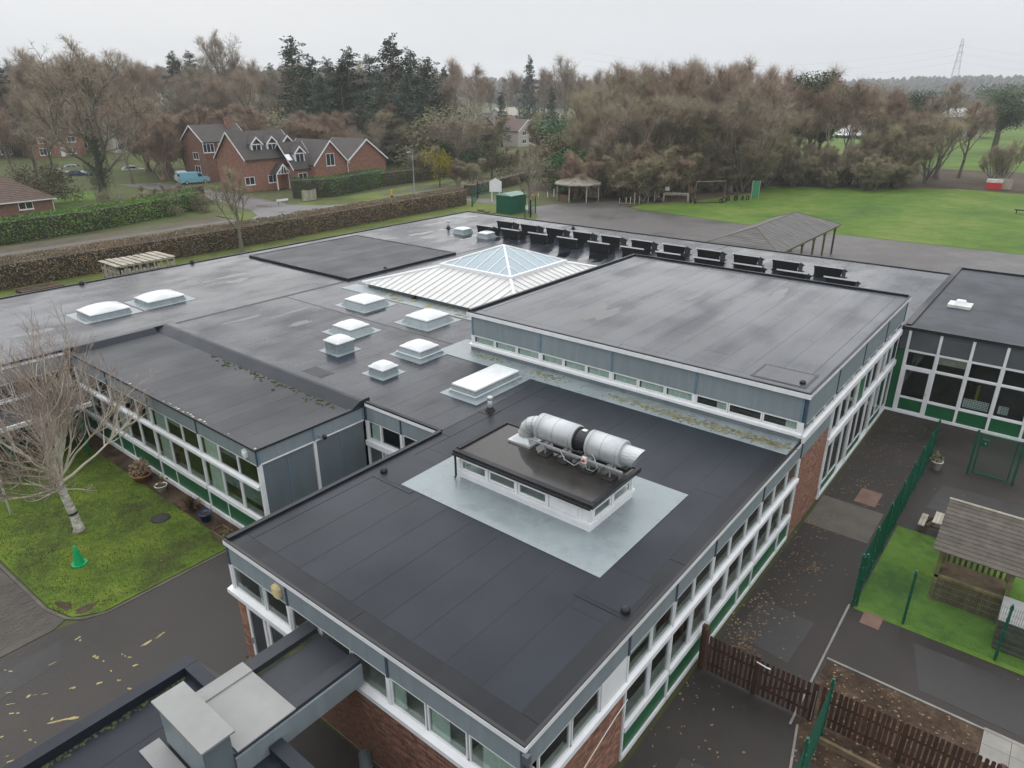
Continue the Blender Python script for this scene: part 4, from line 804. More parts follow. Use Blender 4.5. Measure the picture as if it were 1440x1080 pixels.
MB().box(LX0 + .45, LY0 + .45, RA + .21, LX1 - .45, LY1 - .45, LZ - .31).build('lining', 'interior', ln)
# duct
du = thing('extract_duct', 'galvanised steel extract duct with silencers and a black fan on the lantern roof', 'duct', (15.7, 10.6, LZ))
dx = 15.75; zc = LZ + .68
MB().hexa([(dx - .42, 11.72, LZ + .004), (dx + .42, 11.72, LZ + .004), (dx + .42, 12.56, LZ + .004), (dx - .42, 12.56, LZ + .004), (dx - .24, 11.9, LZ + .2), (dx + .24, 11.9, LZ + .2), (dx + .24, 12.38, LZ + .2), (dx - .24, 12.38, LZ + .2)]).box(dx - .44, 11.70, LZ + .003, dx + .44, 12.58, LZ + .07).build('base_cone', 'galv', du)
el = []
for k in range(9):
    a = math.pi / 2 * k / 8; el.append((dx, 12.14 - .48 * (1 - math.cos(a)), LZ + .2 + .48 * math.sin(a)))
MB().tube(el + [(dx, 11.6, zc)], .27, 18).build('elbow', 'galv', du); rg_ = MB()
for k in (1, 3, 5, 7): rg_.tube([Vector(el[k]) + (Vector(el[k]) - Vector(el[k - 1])).normalized() * s for s in (-.012, .012)], .283, 18)
rg_.build('elbow_seam', 'galv_dull', du)
def sil(y0, y1, r):
    return MB().tube([(dx, y0, zc), (dx, y0 - .01, zc), (dx, y1 + .01, zc), (dx, y1, zc)], [r - .05, r, r, r - .05], 26).build('silencer', 'galv', du)
for o in (sil(11.6, 10.2, .41), sil(9.75, 8.6, .41)):
    bm = bmesh.new(); bm.from_mesh(o.data)
    for f in bm.faces: f.smooth = len(f.verts) == 4
    bm.to_mesh(o.data); bm.free()
fn = MB().tube([(dx, 10.2, zc), (dx, 9.75, zc)], .33, 22).tube([(dx, 10.19, zc), (dx, 10.15, zc)], .37, 22).tube([(dx, 9.80, zc), (dx, 9.76, zc)], .37, 22).build('fan', 'black', du); MB().box(dx - .06, 9.9, zc + .328, dx + .06, 10.04, zc + .35).build('fan_plate', 'white', fn)
MB().tube([(dx, 8.62, zc), (dx, 8.3, zc)], .30, 20, cap=False).tube([(dx, 8.62, zc), (dx, 8.3, zc)], .293, 20, cap=False).build('outlet', 'galv', du)
oc = MB(); n = 20; base = 0
for k in range(n):
    a = 2 * math.pi * k / n; oc.v.append((dx + .30 * math.cos(a), 8.3, zc + .30 * math.sin(a)))
for k in range(n):
    a = 2 * math.pi * k / n; oc.v.append((dx + .30 * math.cos(a), 8.3 - .15 * (1 + math.sin(a)), zc + .30 * math.sin(a)))
oc.f = [(k, (k + 1) % n, n + (k + 1) % n, n + k) for k in range(n)]; oc.build('angled_outlet', 'galv', du)
bd = MB()
for y in (11.45, 10.9, 10.3, 9.65, 9.2, 8.7): bd.tube([(dx, y + .012, zc), (dx, y - .012, zc)], 0.417 if 8.62 < y < 11.5 and not 9.75 < y < 10.2 else .305, 24)
bd.build('duct_band', 'galv_dull', du)
for y in (11.1, 10.4, 9.5, 8.8):
    s = MB()
    for x in (dx - .42, dx + .42): s.box(x - .02, y - .02, LZ + .05, x + .02, y + .02, LZ + .33)
    s.box(dx - .46, y - .02, LZ + .30, dx + .46, y + .02, LZ + .33); s.build('support_frame', 'galv_dull', du)
    for x in (dx - .42, dx + .42): MB().box(x - .2, y - .17, LZ + .003, x + .2, y + .17, LZ + .05).build('rubber_foot', 'rubber', du)
MB().box(dx - .48, 8.4, LZ + .34, dx - .43, 11.7, LZ + .38).box(dx + .43, 8.4, LZ + .34, dx + .48, 11.7, LZ + .38).build('rail', 'galv', du)
iso = MB().box(dx - .56, 9.55, LZ + .26, dx - .485, 9.69, LZ + .46).build('isolator_box', 'white_dirty', du); MB().cyl((dx - .56, 9.62, LZ + .36), (dx - .60, 9.62, LZ + .36), .045, n=10).build('isolator_switch', 'red', iso)
MB().tube([(dx - .52, 9.6, LZ + .27), (dx - .55, 9.5, LZ + .12), (dx - .52, 9.3, LZ + .1), (dx - .5, 9.18, LZ + .25), (dx - .42, 9.35, LZ + .5), (dx - .3, 9.75, zc)], .014, 6).tube([(dx - .5, 9.7, LZ + .3), (dx - .55, 9.95, LZ + .08), (dx - .6, 10.25, LZ + .2), (dx - .5, 10.5, LZ + .36)], .014, 6).build('flexible_cable', 'galv_dull', du)
# --- solar panels: two staggered rows of back-plated tilted modules
ordn = ['first', 'second', 'third', 'fourth', 'fifth', 'sixth', 'seventh', 'eighth', 'ninth', 'tenth', 'eleventh']
sp0 = None
for row, (X, y0, pitch, wd_, nm) in enumerate(((47.75, 40.4, 2.75, 1.85, 'back'), (44.95, 40.3, 2.89, 1.9, 'front'))):
    for k in range(11):
        lb = f'{ordn[k]} black solar panel from the left in the {nm} row behind the hall'; y = y0 - pitch * k; x = X - .055 * k * (1 if row == 0 else 1)
        if sp0 is None:
            sp0 = thing('solar_panel', lb, 'solar panel', (x, y, RA), group='solar panels on the back roof')
            local(MB().hexa([(0, -1.85, .78), (0, 0, .78), (1.05, 0, .40), (1.05, -1.85, .40), (.01, -1.85, .82), (.01, 0, .82), (1.06, 0, .44), (1.06, -1.85, .44)]).build('module', 'solar', None), sp0)
            fr = MB(); fr.hexa([(-.04, -1.88, .765), (-.04, .03, .765), (.06, .03, .745), (.06, -1.88, .745), (-.04, -1.88, .86), (-.04, .03, .86), (.06, .03, .835), (.06, -1.88, .835)])
            local(fr.build('top_rail', 'white', None), sp0); fr = MB()
            fr.hexa([(1.03, -1.88, .39), (1.03, .03, .39), (1.08, .03, .37), (1.08, -1.88, .37), (1.03, -1.88, .46), (1.03, .03, .46), (1.08, .03, .44), (1.08, -1.88, .44)])
            for yy in (-1.875, 0): fr.hexa([(0.06, yy - .0, .75), (0.06, yy + .025, .75), (1.03, yy + .025, .39), (1.03, yy, .39), (0.06, yy, .83), (0.06, yy + .025, .83), (1.03, yy + .025, .465), (1.03, yy, .465)])
            local(fr.build('module_frame', 'black', None), sp0)
            local(MB().hexa([(.16, -1.66, .02), (.16, -.19, .02), (.19, -.19, .02), (.19, -1.66, .02), (.03, -1.83, .765), (.03, -.02, .765), (.06, -.02, .765), (.06, -1.83, .765)]).build('wind_plate', 'black', None), sp0)
            for yy in (-1.80, -.09): local(MB().prism([(.2, yy, .02), (1.0, yy, .02), (1.04, yy, .38), (.06, yy, .74)], (0, .03, 0)).build('side_plate', 'black', None), sp0)
            local(MB().box(.2, -1.9, .004, 1.2, .05, .03).build('tray', 'rubber', None), sp0); local(MB().box(.75, -1.2, .03, .95, -.7, .12).build('ballast_block', 'concrete', None), sp0)
        else: dup(sp0, (x, y, RA), 0, 1, lb)
# ================================================================== YARD AND GROUND OBJECTS
def mesh_panel(L, H=1.95, vs=.055, hs=.2):
    mb = MB(); n = int(L / vs)
    for i in range(n + 1): x = L * i / n; mb.cyl((x, 0, .03), (x, 0, H), .0048, n=3, cap=False)
    for j in range(int(H / hs) + 1):
        mb.cyl((0, .006, .06 + j * hs), (L, .006, .06 + j * hs), .0042, n=3, cap=False)
    return mb
def mesh_fence(label, pts, H=1.95):
    p0 = Vector((*pts[0], G)); t = thing('mesh_fence', label, 'fence', p0)
    for a, b in zip(pts, pts[1:]):
        d = Vector((b[0] - a[0], b[1] - a[1], 0)); o = stuff(mesh_panel(d.length - .08, H).build('wire_panel', 'mesh_green', None, fix=False)); o.location = Vector((*a, G)) + d.normalized() * .04; o.rotation_euler = (0, 0, math.atan2(d.y, d.x)); attach(o, t)
    for p in pts:
        po = MB().box(p[0] - .04, p[1] - .03, G, p[0] + .04, p[1] + .03, G + H + .08).build('post', 'mesh_green', t)
        for k in range(5): MB().box(p[0] - .05, p[1] - .05, G + .2 + .42 * k, p[0] + .05, p[1] + .05, G + .25 + .42 * k).build('clip', 'mesh_green', po)
    return t
mesh_fence('green wire mesh fence running from the turf corner towards the green panels', [(21.0, 2.8), (22.9, 2.8), (24.8, 2.79), (26.75, 2.78), (28.6, 2.78), (30.2, 2.77), (31.8, 2.76), (33.5, 2.75), (37.6, 2.73)][:8])
mesh_fence('green wire mesh fence along the near edge of the artificial turf', [(21.08, 2.7), (21.12, 1.34), (21.12, -1.1), (21.12, -3.5)])
mesh_fence('green wire mesh fence ending at the picket fence at the bottom', [(15.15, 2.05), (13.0, 2.0), (11.2, 1.95), (9.2, 1.9)])
gt = thing('mesh_gate', 'green framed wire mesh gate standing in the yard near the glazed block', 'gate', (33.15, .4, G))
for y in (1.25, -.38): MB().box(33.1, y - .05, G, 33.2, y + .05, G + 2.1).build('post', 'mesh_green', gt)
MB().box(33.12, 1.06, G + .08, 33.18, 1.12, G + 2.0).box(33.12, -.22, G + .08, 33.18, -.16, G + 2.0).box(33.121, -.155, G + .08, 33.179, 1.055, G + .14).box(33.121, -.155, G + 1.94, 33.179, 1.055, G + 2.0).build('gate_frame', 'mesh_green', gt)
o = stuff(mesh_panel(1.2, 1.85).build('wire_panel', 'mesh_green', None, fix=False)); o.location = (33.15, -.15, G + .1); o.rotation_euler = (0, 0, math.pi / 2); attach(o, gt)
lkb = MB().box(33.09, .80, G + 1.45, 33.2, 1.05, G + 1.75).build('lock_box', 'mesh_green', gt); MB().cyl((33.09, .9, G + 1.6), (33.03, .9, G + 1.6), .025).build('handle', 'galv', lkb)
# picket fence with gate
pk = thing('picket_fence', 'dark brown timber picket fence with a braced gate at the bottom right', 'fence', (15.4, 3.5, G))
def pickets(y0, y1, x0, x1, parent, H0=1.25):
    n = int(abs(y1 - y0) / .125)
    for k in range(n):
        t = (k + .5) / n; y = y0 + (y1 - y0) * t; x = x0 + (x1 - x0) * t; h = H0 + uni(-.015, .015)
        mb = MB().prism([(0, -.043, 0), (0, .043, 0), (0, .043, h - .03), (0, .022, h), (0, -.022, h), (0, -.043, h - .03)], (.022, 0, 0)) if k == 0 else None
        if k == 0: pickets.me = mb.mesh('picket', 'wood_dark')
        o = link('picket', pickets.me); o.location = (x, y, G + .06); o.rotation_euler = (uni(-.012, .012), 0, 0); attach(o, parent)
    for z in (.28, .85): MB().hexa([(x0 + .025, y0, G + z), (x0 + .065, y0, G + z), (x1 + .065, y1, G + z), (x1 + .025, y1, G + z), (x0 + .025, y0, G + z + .09), (x0 + .065, y0, G + z + .09), (x1 + .065, y1, G + z + .09), (x1 + .025, y1, G + z + .09)]).build('rail', 'wood_dark', parent)
pickets(5.35, 4.05, 15.42, 15.45, pk); pickets(3.9, 2.55, 15.45, 15.5, pk, 1.2); pickets(2.3, -6.5, 15.52, 15.9, pk)
for (x, y, h) in ((15.46, 5.55, 1.5), (15.46, 3.98, 1.32), (15.5, 2.45, 1.32), (15.6, .35, 1.25), (15.7, -1.6, 1.25), (15.8, -3.6, 1.25)): MB().box(x, y - .06, G, x + .13, y + .06, G + h).build('post', 'wood_dark', pk)
MB().tube([(15.52, 3.85, G + .35), (15.52, 2.6, G + .9)], .04, 4).build('brace', 'wood_dark', pk); MB().box(15.4, 5.42, G, 15.62, 5.52, G + 1.45).build('post', 'wood_dark', pk)
MB().tube([(15.40, 3.98, G + 1.2), (15.36, 3.7, G + 1.2), (15.4, 3.6, G + 1.17)], .02, 6).build('latch', 'alu', pk); MB().cyl((15.46, 2.42, G + .1), (15.44, 2.4, G + 1.15), .012, n=6).build('drop_bolt', 'alu', pk)
MB().box(14.95, -6, G, 15.05, 2.1, G + .18).build('gravel_board', 'wood_brown', pk)
# timber play shelter on the turf
sh = thing('play_shelter', 'small timber play house with a boarded pitched roof on the green turf', 'play house', (23.9, -.2, G))
SX0, SX1, SY0, SY1 = 22.95, 25.6, -1.05, 1.0; ze, zr = 1.62, 2.5
for x in (SX0 + .06, SX1 - .06):
    for y in (SY0 + .08, SY1 - .08): MB().box(x - .06, y - .06, G, x + .06, y + .06, ze).build('post', 'wood_green', sh)
nb = 22
for k in range(nb):
    y = SY0 + .12 + (SY1 - SY0 - .24) * k / (nb - 1); piece('board', 'wood_brown', SX0 + .02, y - .043, G + .03, SX0 + .05, y + .043, .45 + uni(-.02, .02), sh)
    if k % 2 == 0: piece('slat', 'wood_brown', SX1 - .05, y - .04, G + .03, SX1 - .02, y + .04, ze, sh)
for x0, x1, z in ((SX0 - .0, SX0 + .1, .44), (SX0 + .0, SX0 + .09, ze - .1), (SX1 - .1, SX1 - .0, ze - .1)): MB().box(x0, SY0 + .03, z, x1, SY1 - .03, z + .09).build('rail', 'wood_green', sh)
MB().box(SX0 + .1, SY0 + .1, G + .03, SX1 - .1, SY1 - .1, G + .06).build('floor', 'wood_brown', sh); MB().box(SX0 + .6, SY0 + .15, G + .4, SX0 + 1.0, SY1 - .15, G + .44).build('bench', 'wood_grey', sh)
for k in range(4):
    x = SX0 + .35 + .5 * k
    for y in (SY0 + .04, SY1 - .06): piece('board', 'wood_brown', x - .2, y, G + .05, x + .2, y + .025, .4, sh)
xm = (SX0 + SX1) / 2 + .25; bp = []
def roofboard(u0, u1, A, B):
    a0, a1 = A.lerp(B, u0), A.lerp(B, u1); mb = MB(); y0, y1 = SY0 - .35, SY1 + .18
    mb.hexa([(a0.x, y0, a0.z), (a1.x, y0, a1.z), (a1.x, y1, a1.z), (a0.x, y1, a0.z), (a0.x, y0, a0.z + .035), (a1.x, y0, a1.z + .02), (a1.x, y1, a1.z + .02), (a0.x, y1, a0.z + .035)]); mb.build('roof_board', 'wood_grey', sh)
Lo, Hi, Lr = Vector((SX0 - .35, 0, ze - .02)), Vector((xm, 0, zr)), Vector((SX1 + .35, 0, ze - .02))
for k in range(13): roofboard(k / 13, (k + 1) / 13, Lo, Hi)
for k in range(11): roofboard(k / 11, (k + 1) / 11, Lr, Hi)
MB().tube([(xm, SY0 - .36, zr + .03), (xm, SY1 + .19, zr + .03)], .04, 5).build('ridge_board', 'wood_pale', sh)
cab = thing('storage_box', 'weathered grey slatted storage box with a pale lid beside the play house', 'storage box', (22.1, -1.6, G))
for k in range(6): piece('board', 'wood_grey', 21.62, -2.6, G + .03 + .17 * k, 21.66, -.95, G + .19 + .17 * k, cab); piece('board', 'wood_grey', 21.67, -.99, G + .03 + .17 * k, 22.55, -.95, G + .19 + .17 * k, cab)
MB().box(21.67, -2.6, G, 22.5, -1.0, G + 1.04).build('carcass', 'wood_brown', cab); MB().hexa([(21.58, -2.7, 1.05 + G), (22.6, -2.7, 1.25 + G), (22.6, -.9, 1.25 + G), (21.58, -.9, 1.05 + G), (21.58, -2.7, 1.09 + G), (22.6, -2.7, 1.29 + G), (22.6, -.9, 1.29 + G), (21.58, -.9, 1.09 + G)]).build('lid', 'grp_grey', cab)
# picnic bench
pb = thing('picnic_bench', 'small weathered timber picnic bench beside the play house roof', 'picnic bench', (27.4, 1.35, G))
for k in range(4): piece('table_board', 'wood_pale', 26.95, 1.22 + .11 * k, G + .55, 27.85, 1.32 + .11 * k, G + .59, pb)
for y in (1.86, 1.97, .82, .93): piece('seat_board', 'wood_pale', 26.85, y, G + .33, 27.8, y + .1, G + .37, pb)
for x in (27.05, 27.7):
    for s in (-1, 1): MB().hexa([(x - .02, 1.43 + s * .5 - .04, G), (x + .02, 1.43 + s * .5 - .04, G), (x + .02, 1.43 + s * .5 + .04, G), (x - .02, 1.43 + s * .5 + .04, G), (x - .02, 1.43 + s * .12 - .04, G + .55), (x + .02, 1.43 + s * .12 - .04, G + .55), (x + .02, 1.43 + s * .12 + .04, G + .55), (x - .02, 1.43 + s * .12 + .04, G + .55)]).build('leg', 'wood_brown', pb)
    MB().box(x + .021, .84, G + .27, x + .05, 2.05, G + .33).build('cross_rail', 'wood_brown', pb)
def leaves(mb, c, n, rx, ry, rz, s, droop=0):
    for _ in range(n):
        while True:
            u = Vector((uni(-1, 1), uni(-1, 1), uni(-1, 1)))
            if u.length <= 1: break
        p = Vector(c) + Vector((u.x * rx, u.y * ry, u.z * rz)); d = Vector((uni(-1, 1), uni(-1, 1), uni(-.6, .6) - droop)).normalized(); q = d.orthogonal().normalized() * s * uni(.25, .5); e_ = d * s * uni(.7, 1.3)
        mb.poly([p, p + e_ * .5 + q, p + e_, p + e_ * .5 - q])
def pot(label, x, y, mat, r, h, plant=None, cat='plant pot', n=60):
    t = thing('plant_pot', label, cat, (x, y, G)); MB().lathe((x, y, G), [(r * .7, .0), (r * .92, h * .9), (r, h * .9), (r, h), (r * .85, h), (r * .8, h * .85)], 16).build('pot', mat, t, True); MB().lathe((x, y, G + h * .8), [(r * .82, 0), (r * .8, .02)], 12).build('soil', 'mulch', t)
    if plant: mb = MB(); leaves(mb, (x, y, G + h + r * .6), n, r * 1.0, r * 1.0, r * .9, .16); mb.build('foliage', plant, t, fix=False)
pot('white pot with a small plant by the mesh fence near the glazed block', 32.7, 2.4, 'pot_white', .24, .42, 'hedge_olive')
pot('white bowl pot in the flower bed under the left wing windows', 10.45, 27.5, 'pot_white', .26, .26, 'hedge_olive', n=12); pot('glazed dark blue pot in the flower bed under the left wing windows', 10.45, 23.9, 'pot_blue', .24, .34, None)
pot('wide terracotta bowl of dead bedding in the flower bed by the left wing', 10.35, 29.0, 'terracotta', .42, .32, 'hedge_brown', n=160)
tr = thing('planter_trough', 'wooden planter trough with soil in the flower bed by the near wall', 'planter', (10.35, 21.9, G))
for y0, y1, x0, x1 in ((21.4, 22.7, 10.0, 10.04), (21.4, 22.7, 10.46, 10.5), (21.4, 21.44, 10.041, 10.459), (22.66, 22.7, 10.041, 10.459)): piece('side_board', 'wood_brown', x0, y0, G, x1, y1, G + .3, tr)
MB().box(10.05, 21.45, G + .01, 10.45, 22.65, G + .24).build('soil', 'mulch', tr); mb = MB(); leaves(mb, (10.25, 21.9, G + .3), 60, .18, .5, .12, .14); mb.build('foliage', 'hedge_olive', tr, fix=False)
for (x, y, s, lb) in ((10.5, 25.2, .55, 'rusty brown spiky shrub in the flower bed by the left wing'), (10.5, 21.1, .4, 'low green shrub in the bed at the courtyard corner')):
    t = thing('shrub', lb, 'shrub', (x, y, G)); mb = MB()
    for k in range(140): a, b_ = uni(0, 6.28), uni(.1, 1.2); d = Vector((math.cos(a) * math.sin(b_), math.sin(a) * math.sin(b_), math.cos(b_))) * s * uni(.6, 1.2); q = d.orthogonal().normalized() * .03; c_ = Vector((x, y, G)); mb.poly([c_ + d * .15 - q, c_ + d * .6 - q * 1.2, c_ + d, c_ + d * .6 + q * 1.2, c_ + d * .15 + q])
    mb.build('foliage', 'hedge_brown' if s > .5 else 'evergreen', t, fix=False); MB().cyl((x, y, G), (x, y, G + s * .4), .03).build('stem', 'bark', t)
# traffic cone, manhole, white pole
c = at(112, 793); cn_ = thing('traffic_cone', 'bright green traffic cone on the lawn below the birch tree', 'traffic cone', c)
MB().prism([(c.x + .27 * math.cos(a), c.y + .27 * math.sin(a), G + .002) for a in [k * math.pi / 4 + .39 for k in range(8)]], (0, 0, .05)).build('base', 'cone_green', cn_); MB().lathe((c.x, c.y, G + .05), [(.175, 0), (.165, .03), (.12, .28), (.085, .47), (.05, .70), (.04, .72)], 18).build('body', 'cone_green', cn_, True)
mh = at(226, 729); t = thing('manhole_cover', 'dark round manhole cover set in the lawn', 'manhole cover', mh); MB().lathe((mh.x, mh.y, G), [(.36, -.02), (.36, .012)], 20).build('frame', 'rubber', t); MB().lathe((mh.x, mh.y, G + .012), [(.31, 0), (.30, .012)], 20).build('lid', 'black', t)
wp = at(16, 725); t = thing('sign_pole', 'thin white pole on the lawn at the left edge', 'pole', wp); MB().cyl((wp.x, wp.y, G), (wp.x, wp.y, G + 2.6), .045, n=10).build('pole', 'white', t, True); MB().lathe((wp.x, wp.y, G + 2.6), [(.05, 0), (.05, .03), (.02, .05)], 10).build('cap', 'white', t)
# leaf litter and grass blades
lt = MB()
def litter(n, f):
    for _ in range(n):
        x, y = f(); s = uni(.02, .058); a = uni(0, 6.28); q = [(x + s * math.cos(a + k * 1.57) * (1 if k % 2 else .6), y + s * math.sin(a + k * 1.57) * (1 if k % 2 else .6), G + .003 + uni(0, .02)) for k in range(4)]; lt.poly(q)
def cl(px, py, sx, sy):
    p = at(px, py); return lambda: (p.x + random.gauss(0, sx), p.y + random.gauss(0, sy))
for a in ((1140, 798, .25, .2, 90), (1075, 850, .6, .35, 70), (1050, 890, .5, .3, 90), (1040, 910, .35, .2, 110), (1120, 760, 1.2, .4, 60), (1210, 690, 2.5, .6, 110), (1240, 640, 2.5, .8, 130), (1270, 610, 1.8, .8, 120), (1100, 830, 2, .6, 60), (1130, 770, 5, .8, 90)): litter(int(a[4] * .7), cl(*a[:4]))
litter(230, lambda: (uni(7.5, 38), 5.6 - abs(random.gauss(0, .9)))); litter(60, lambda: (uni(8, 38), uni(-3, 5.5)))
litter(900, lambda: (uni(14, 18), uni(-6, 2.5))); litter(60, lambda: (uni(5, 10), uni(21.7, 35)))
stuff(lt.build('fallen_leaves', 'dead_leaf', None, fix=False)); tag(bpy.data.objects['fallen_leaves'], 'brown fallen leaves scattered over the yard and beds', 'leaves')
gb = MB()
for _ in range(26000):
    x, y = uni(4.6, 10.2), uni(21.7, 36); h = uni(.02, .06); a = uni(0, 6.28); w_ = .012; c_, s_ = math.cos(a) * w_, math.sin(a) * w_
    if x < 5.3 and y < 22.4: continue
    gb.poly([(x - c_, y - s_, G - .003), (x + c_, y + s_, G - .003), (x + uni(-.03, .03), y + uni(-.03, .03), G + h)])
o = stuff(gb.build('grass_blades', 'blade', None, fix=False)); tag(o, 'short grass of the lawn under the birch', 'grass')
M('shingle_pale', (0.24, 0.22, 0.18), 0.8, 0.35, 1.5, bump=.3)
# ================================================================== PLAYGROUND AND STREET
# big shelter with hipped shingle roof
bs = thing('playground_shelter', 'open-sided timber shelter with a long hipped shingle roof on the playground', 'shelter', (67, 22.3, G))
X0, X1, Y0, Y1, ZE, ZR = 58.6, 76.3, 18.85, 25.85, 2.5, 3.85; ym = (Y0 + Y1) / 2; rx0, rx1 = 62.1, 72.8
C_ = [(X0, Y0, ZE), (X1, Y0, ZE), (X1, Y1, ZE), (X0, Y1, ZE)]; R0, R1 = (rx0, ym, ZR), (rx1, ym, ZR)
rf_ = MB(); rf_.poly([C_[0], C_[1], R1, R0]); rf_.poly([C_[1], C_[2], R1]); rf_.poly([C_[2], C_[3], R0, R1]); rf_.poly([C_[3], C_[0], R0]); rf_.build('roof', 'shingle', bs)
for k in range(14):                                        # shingle courses stand proud of one another
    u0, u1 = k / 14, (k + 1) / 14; L = lambda a, b, u: Vector(a).lerp(Vector(b), u); n = Vector((0, 0, .03))
    for A_, B_, P_, Q_ in ((C_[0], C_[1], R0, R1), (C_[3], C_[0], R0, R0), (C_[1], C_[2], R1, R1)):
        a, b, c, d = L(A_, P_, u0), L(B_, Q_, u0), L(B_, Q_, u1), L(A_, P_, u1); mb = MB(); up = Vector((0, 0, .012)); mb.hexa([a + up, b + up, c + up * .5, d + up * .5, a + n, b + n, c + up, d + up]); mb.build('shingle_course', 'shingle', bs)
MB().tube([C_[0], R0], .06, 5).tube([C_[3], R0], .06, 5).tube([C_[1], R1], .06, 5).tube([C_[2], R1], .06, 5).tube([R0, R1], .06, 5).build('ridge_cap', 'wood_grey', bs)
MB().box(X0 + .1, Y0 + .1, ZE - .22, X1 - .1, Y0 + .2, ZE - .02).box(X0 + .1, Y1 - .2, ZE - .22, X1 - .1, Y1 - .1, ZE - .02).box(X0 + .1, Y0 + .21, ZE - .22, X0 + .2, Y1 - .21, ZE - .02).box(X1 - .2, Y0 + .21, ZE - .22, X1 - .1, Y1 - .21, ZE - .02).build('eaves_beam', 'wood_green', bs)
for i in range(6):
    for y in (Y0 + .35, Y1 - .35):
        x = X0 + .5 + (X1 - X0 - 1.0) * i / 5; po = MB().box(x - .08, y - .08, G, x + .08, y + .08, ZE - .2).build('post', 'wood_green' if i < 5 else 'wood_grey', bs)
        br = MB()
        for s in (-1, 1): br.tube([(x, y, 1.55), (x + s * .6, y, ZE - .15)], .05, 4)
        br.build('brace', 'wood_green', po)
# octagonal gazebo
gp = at(815, 280); gz_ = thing('gazebo', 'round timber gazebo with a low shingled roof beside the trees', 'gazebo', (91.5, 61.6, G))
gc = Vector((92.6, 61.7, G)); gr = 3.4
oct_ = [gc + Vector((gr * math.cos(k * math.pi / 4 + .2), gr * math.sin(k * math.pi / 4 + .2), 0)) for k in range(8)]
rfm = MB(); ov = 1.12; ap_ = gc + Vector((0, 0, 3.9))
for k in range(8):
    a, b = gc + (oct_[k] - gc) * ov + Vector((0, 0, 2.55)), gc + (oct_[(k + 1) % 8] - gc) * ov + Vector((0, 0, 2.55)); rfm.poly([a, b, ap_]); rfm.poly([b, a, a - Vector((0, 0, .15)), b - Vector((0, 0, .15))])
    MB().cyl(oct_[k], oct_[k] + Vector((0, 0, 2.6)), .09, n=8).build('post', 'wood_pale', gz_)
    if k not in (4, 5):
        a, b = oct_[k], oct_[(k + 1) % 8]; d = (b - a).normalized(); nrm = Vector((-d.y, d.x, 0)) * .03
        for j in range(8): p = a.lerp(b, (j + .5) / 8); q = d * .13; MB().hexa([p - q - nrm, p + q - nrm, p + q + nrm, p - q + nrm, p - q - nrm + Vector((0, 0, 1)), p + q - nrm + Vector((0, 0, 1)), p + q + nrm + Vector((0, 0, 1)), p - q + nrm + Vector((0, 0, 1))]).build('board', 'wood_pale' if k > 5 else 'wood_brown', gz_)
rfm.build('roof', 'shingle_pale', gz_); MB().lathe(ap_, [(.08, -.05), (.1, .1), (.04, .25), (.01, .45)], 8).build('finial', 'wood_pale', gz_)
# green steel cabin, gates and signs by the entrance
def put(px, py): return at(px, py)
cbp = put(712, 300); cbn = thing('steel_cabin', 'dark green steel storage cabin at the school entrance', 'cabin', cbp)
cx0, cy0 = cbp.x - .6, cbp.y - 1.3; W_, D_, H_ = 3.4, 2.6, 2.45
MB().box(cx0, cy0, G, cx0 + W_, cy0 + D_, G + H_).build('body', 'cabin_green', cbn); rb_ = MB()
for k in range(16): rb_.box(cx0 - .03, cy0 + .08 + k * .16, G + .12, cx0 - .001, cy0 + .15 + k * .16, G + H_ - .12); rb_.box(cx0 + .08 + k * .21, cy0 - .03, G + .12, cx0 + .17 + k * .21, cy0 - .001, G + H_ - .12)
rb_.build('corrugation', 'cabin_green', cbn); M('roof_green', (0.11, 0.22, 0.18), .4, .2); MB().hexa([(cx0 - .08, cy0 - .08, G + H_), (cx0 + W_ + .08, cy0 - .08, G + H_), (cx0 + W_ + .08, cy0 + D_ + .08, G + H_), (cx0 - .08, cy0 + D_ + .08, G + H_), (cx0 + .1, cy0 + 1.0, G + H_ + .28), (cx0 + W_ - .1, cy0 + 1.0, G + H_ + .28), (cx0 + W_ - .1, cy0 + 1.6, G + H_ + .28), (cx0 + .1, cy0 + 1.6, G + H_ + .28)]).build('roof', 'roof_green', cbn)
s1 = put(697, 284); sg = thing('notice_board', 'white pointed notice board on two posts behind the green cabin', 'sign', s1)
for d in (-.4, .4): MB().box(s1.x + d - .05, s1.y - d - .05, G, s1.x + d + .05, s1.y - d + .05, G + 2.2).build('post', 'white', sg)
MB().prism([(s1.x - .65, s1.y + .65, G + 1.5), (s1.x + .65, s1.y - .65, G + 1.5), (s1.x + .65, s1.y - .65, G + 3.0), (s1.x, s1.y, G + 3.5), (s1.x - .65, s1.y + .65, G + 3.0)], (-.05, -.05, 0)).build('board', 'white', sg)
M('fence_teal', (0.02, 0.30, 0.19), .4, .1)
ga, gb_ = put(665, 291), put(672, 278)
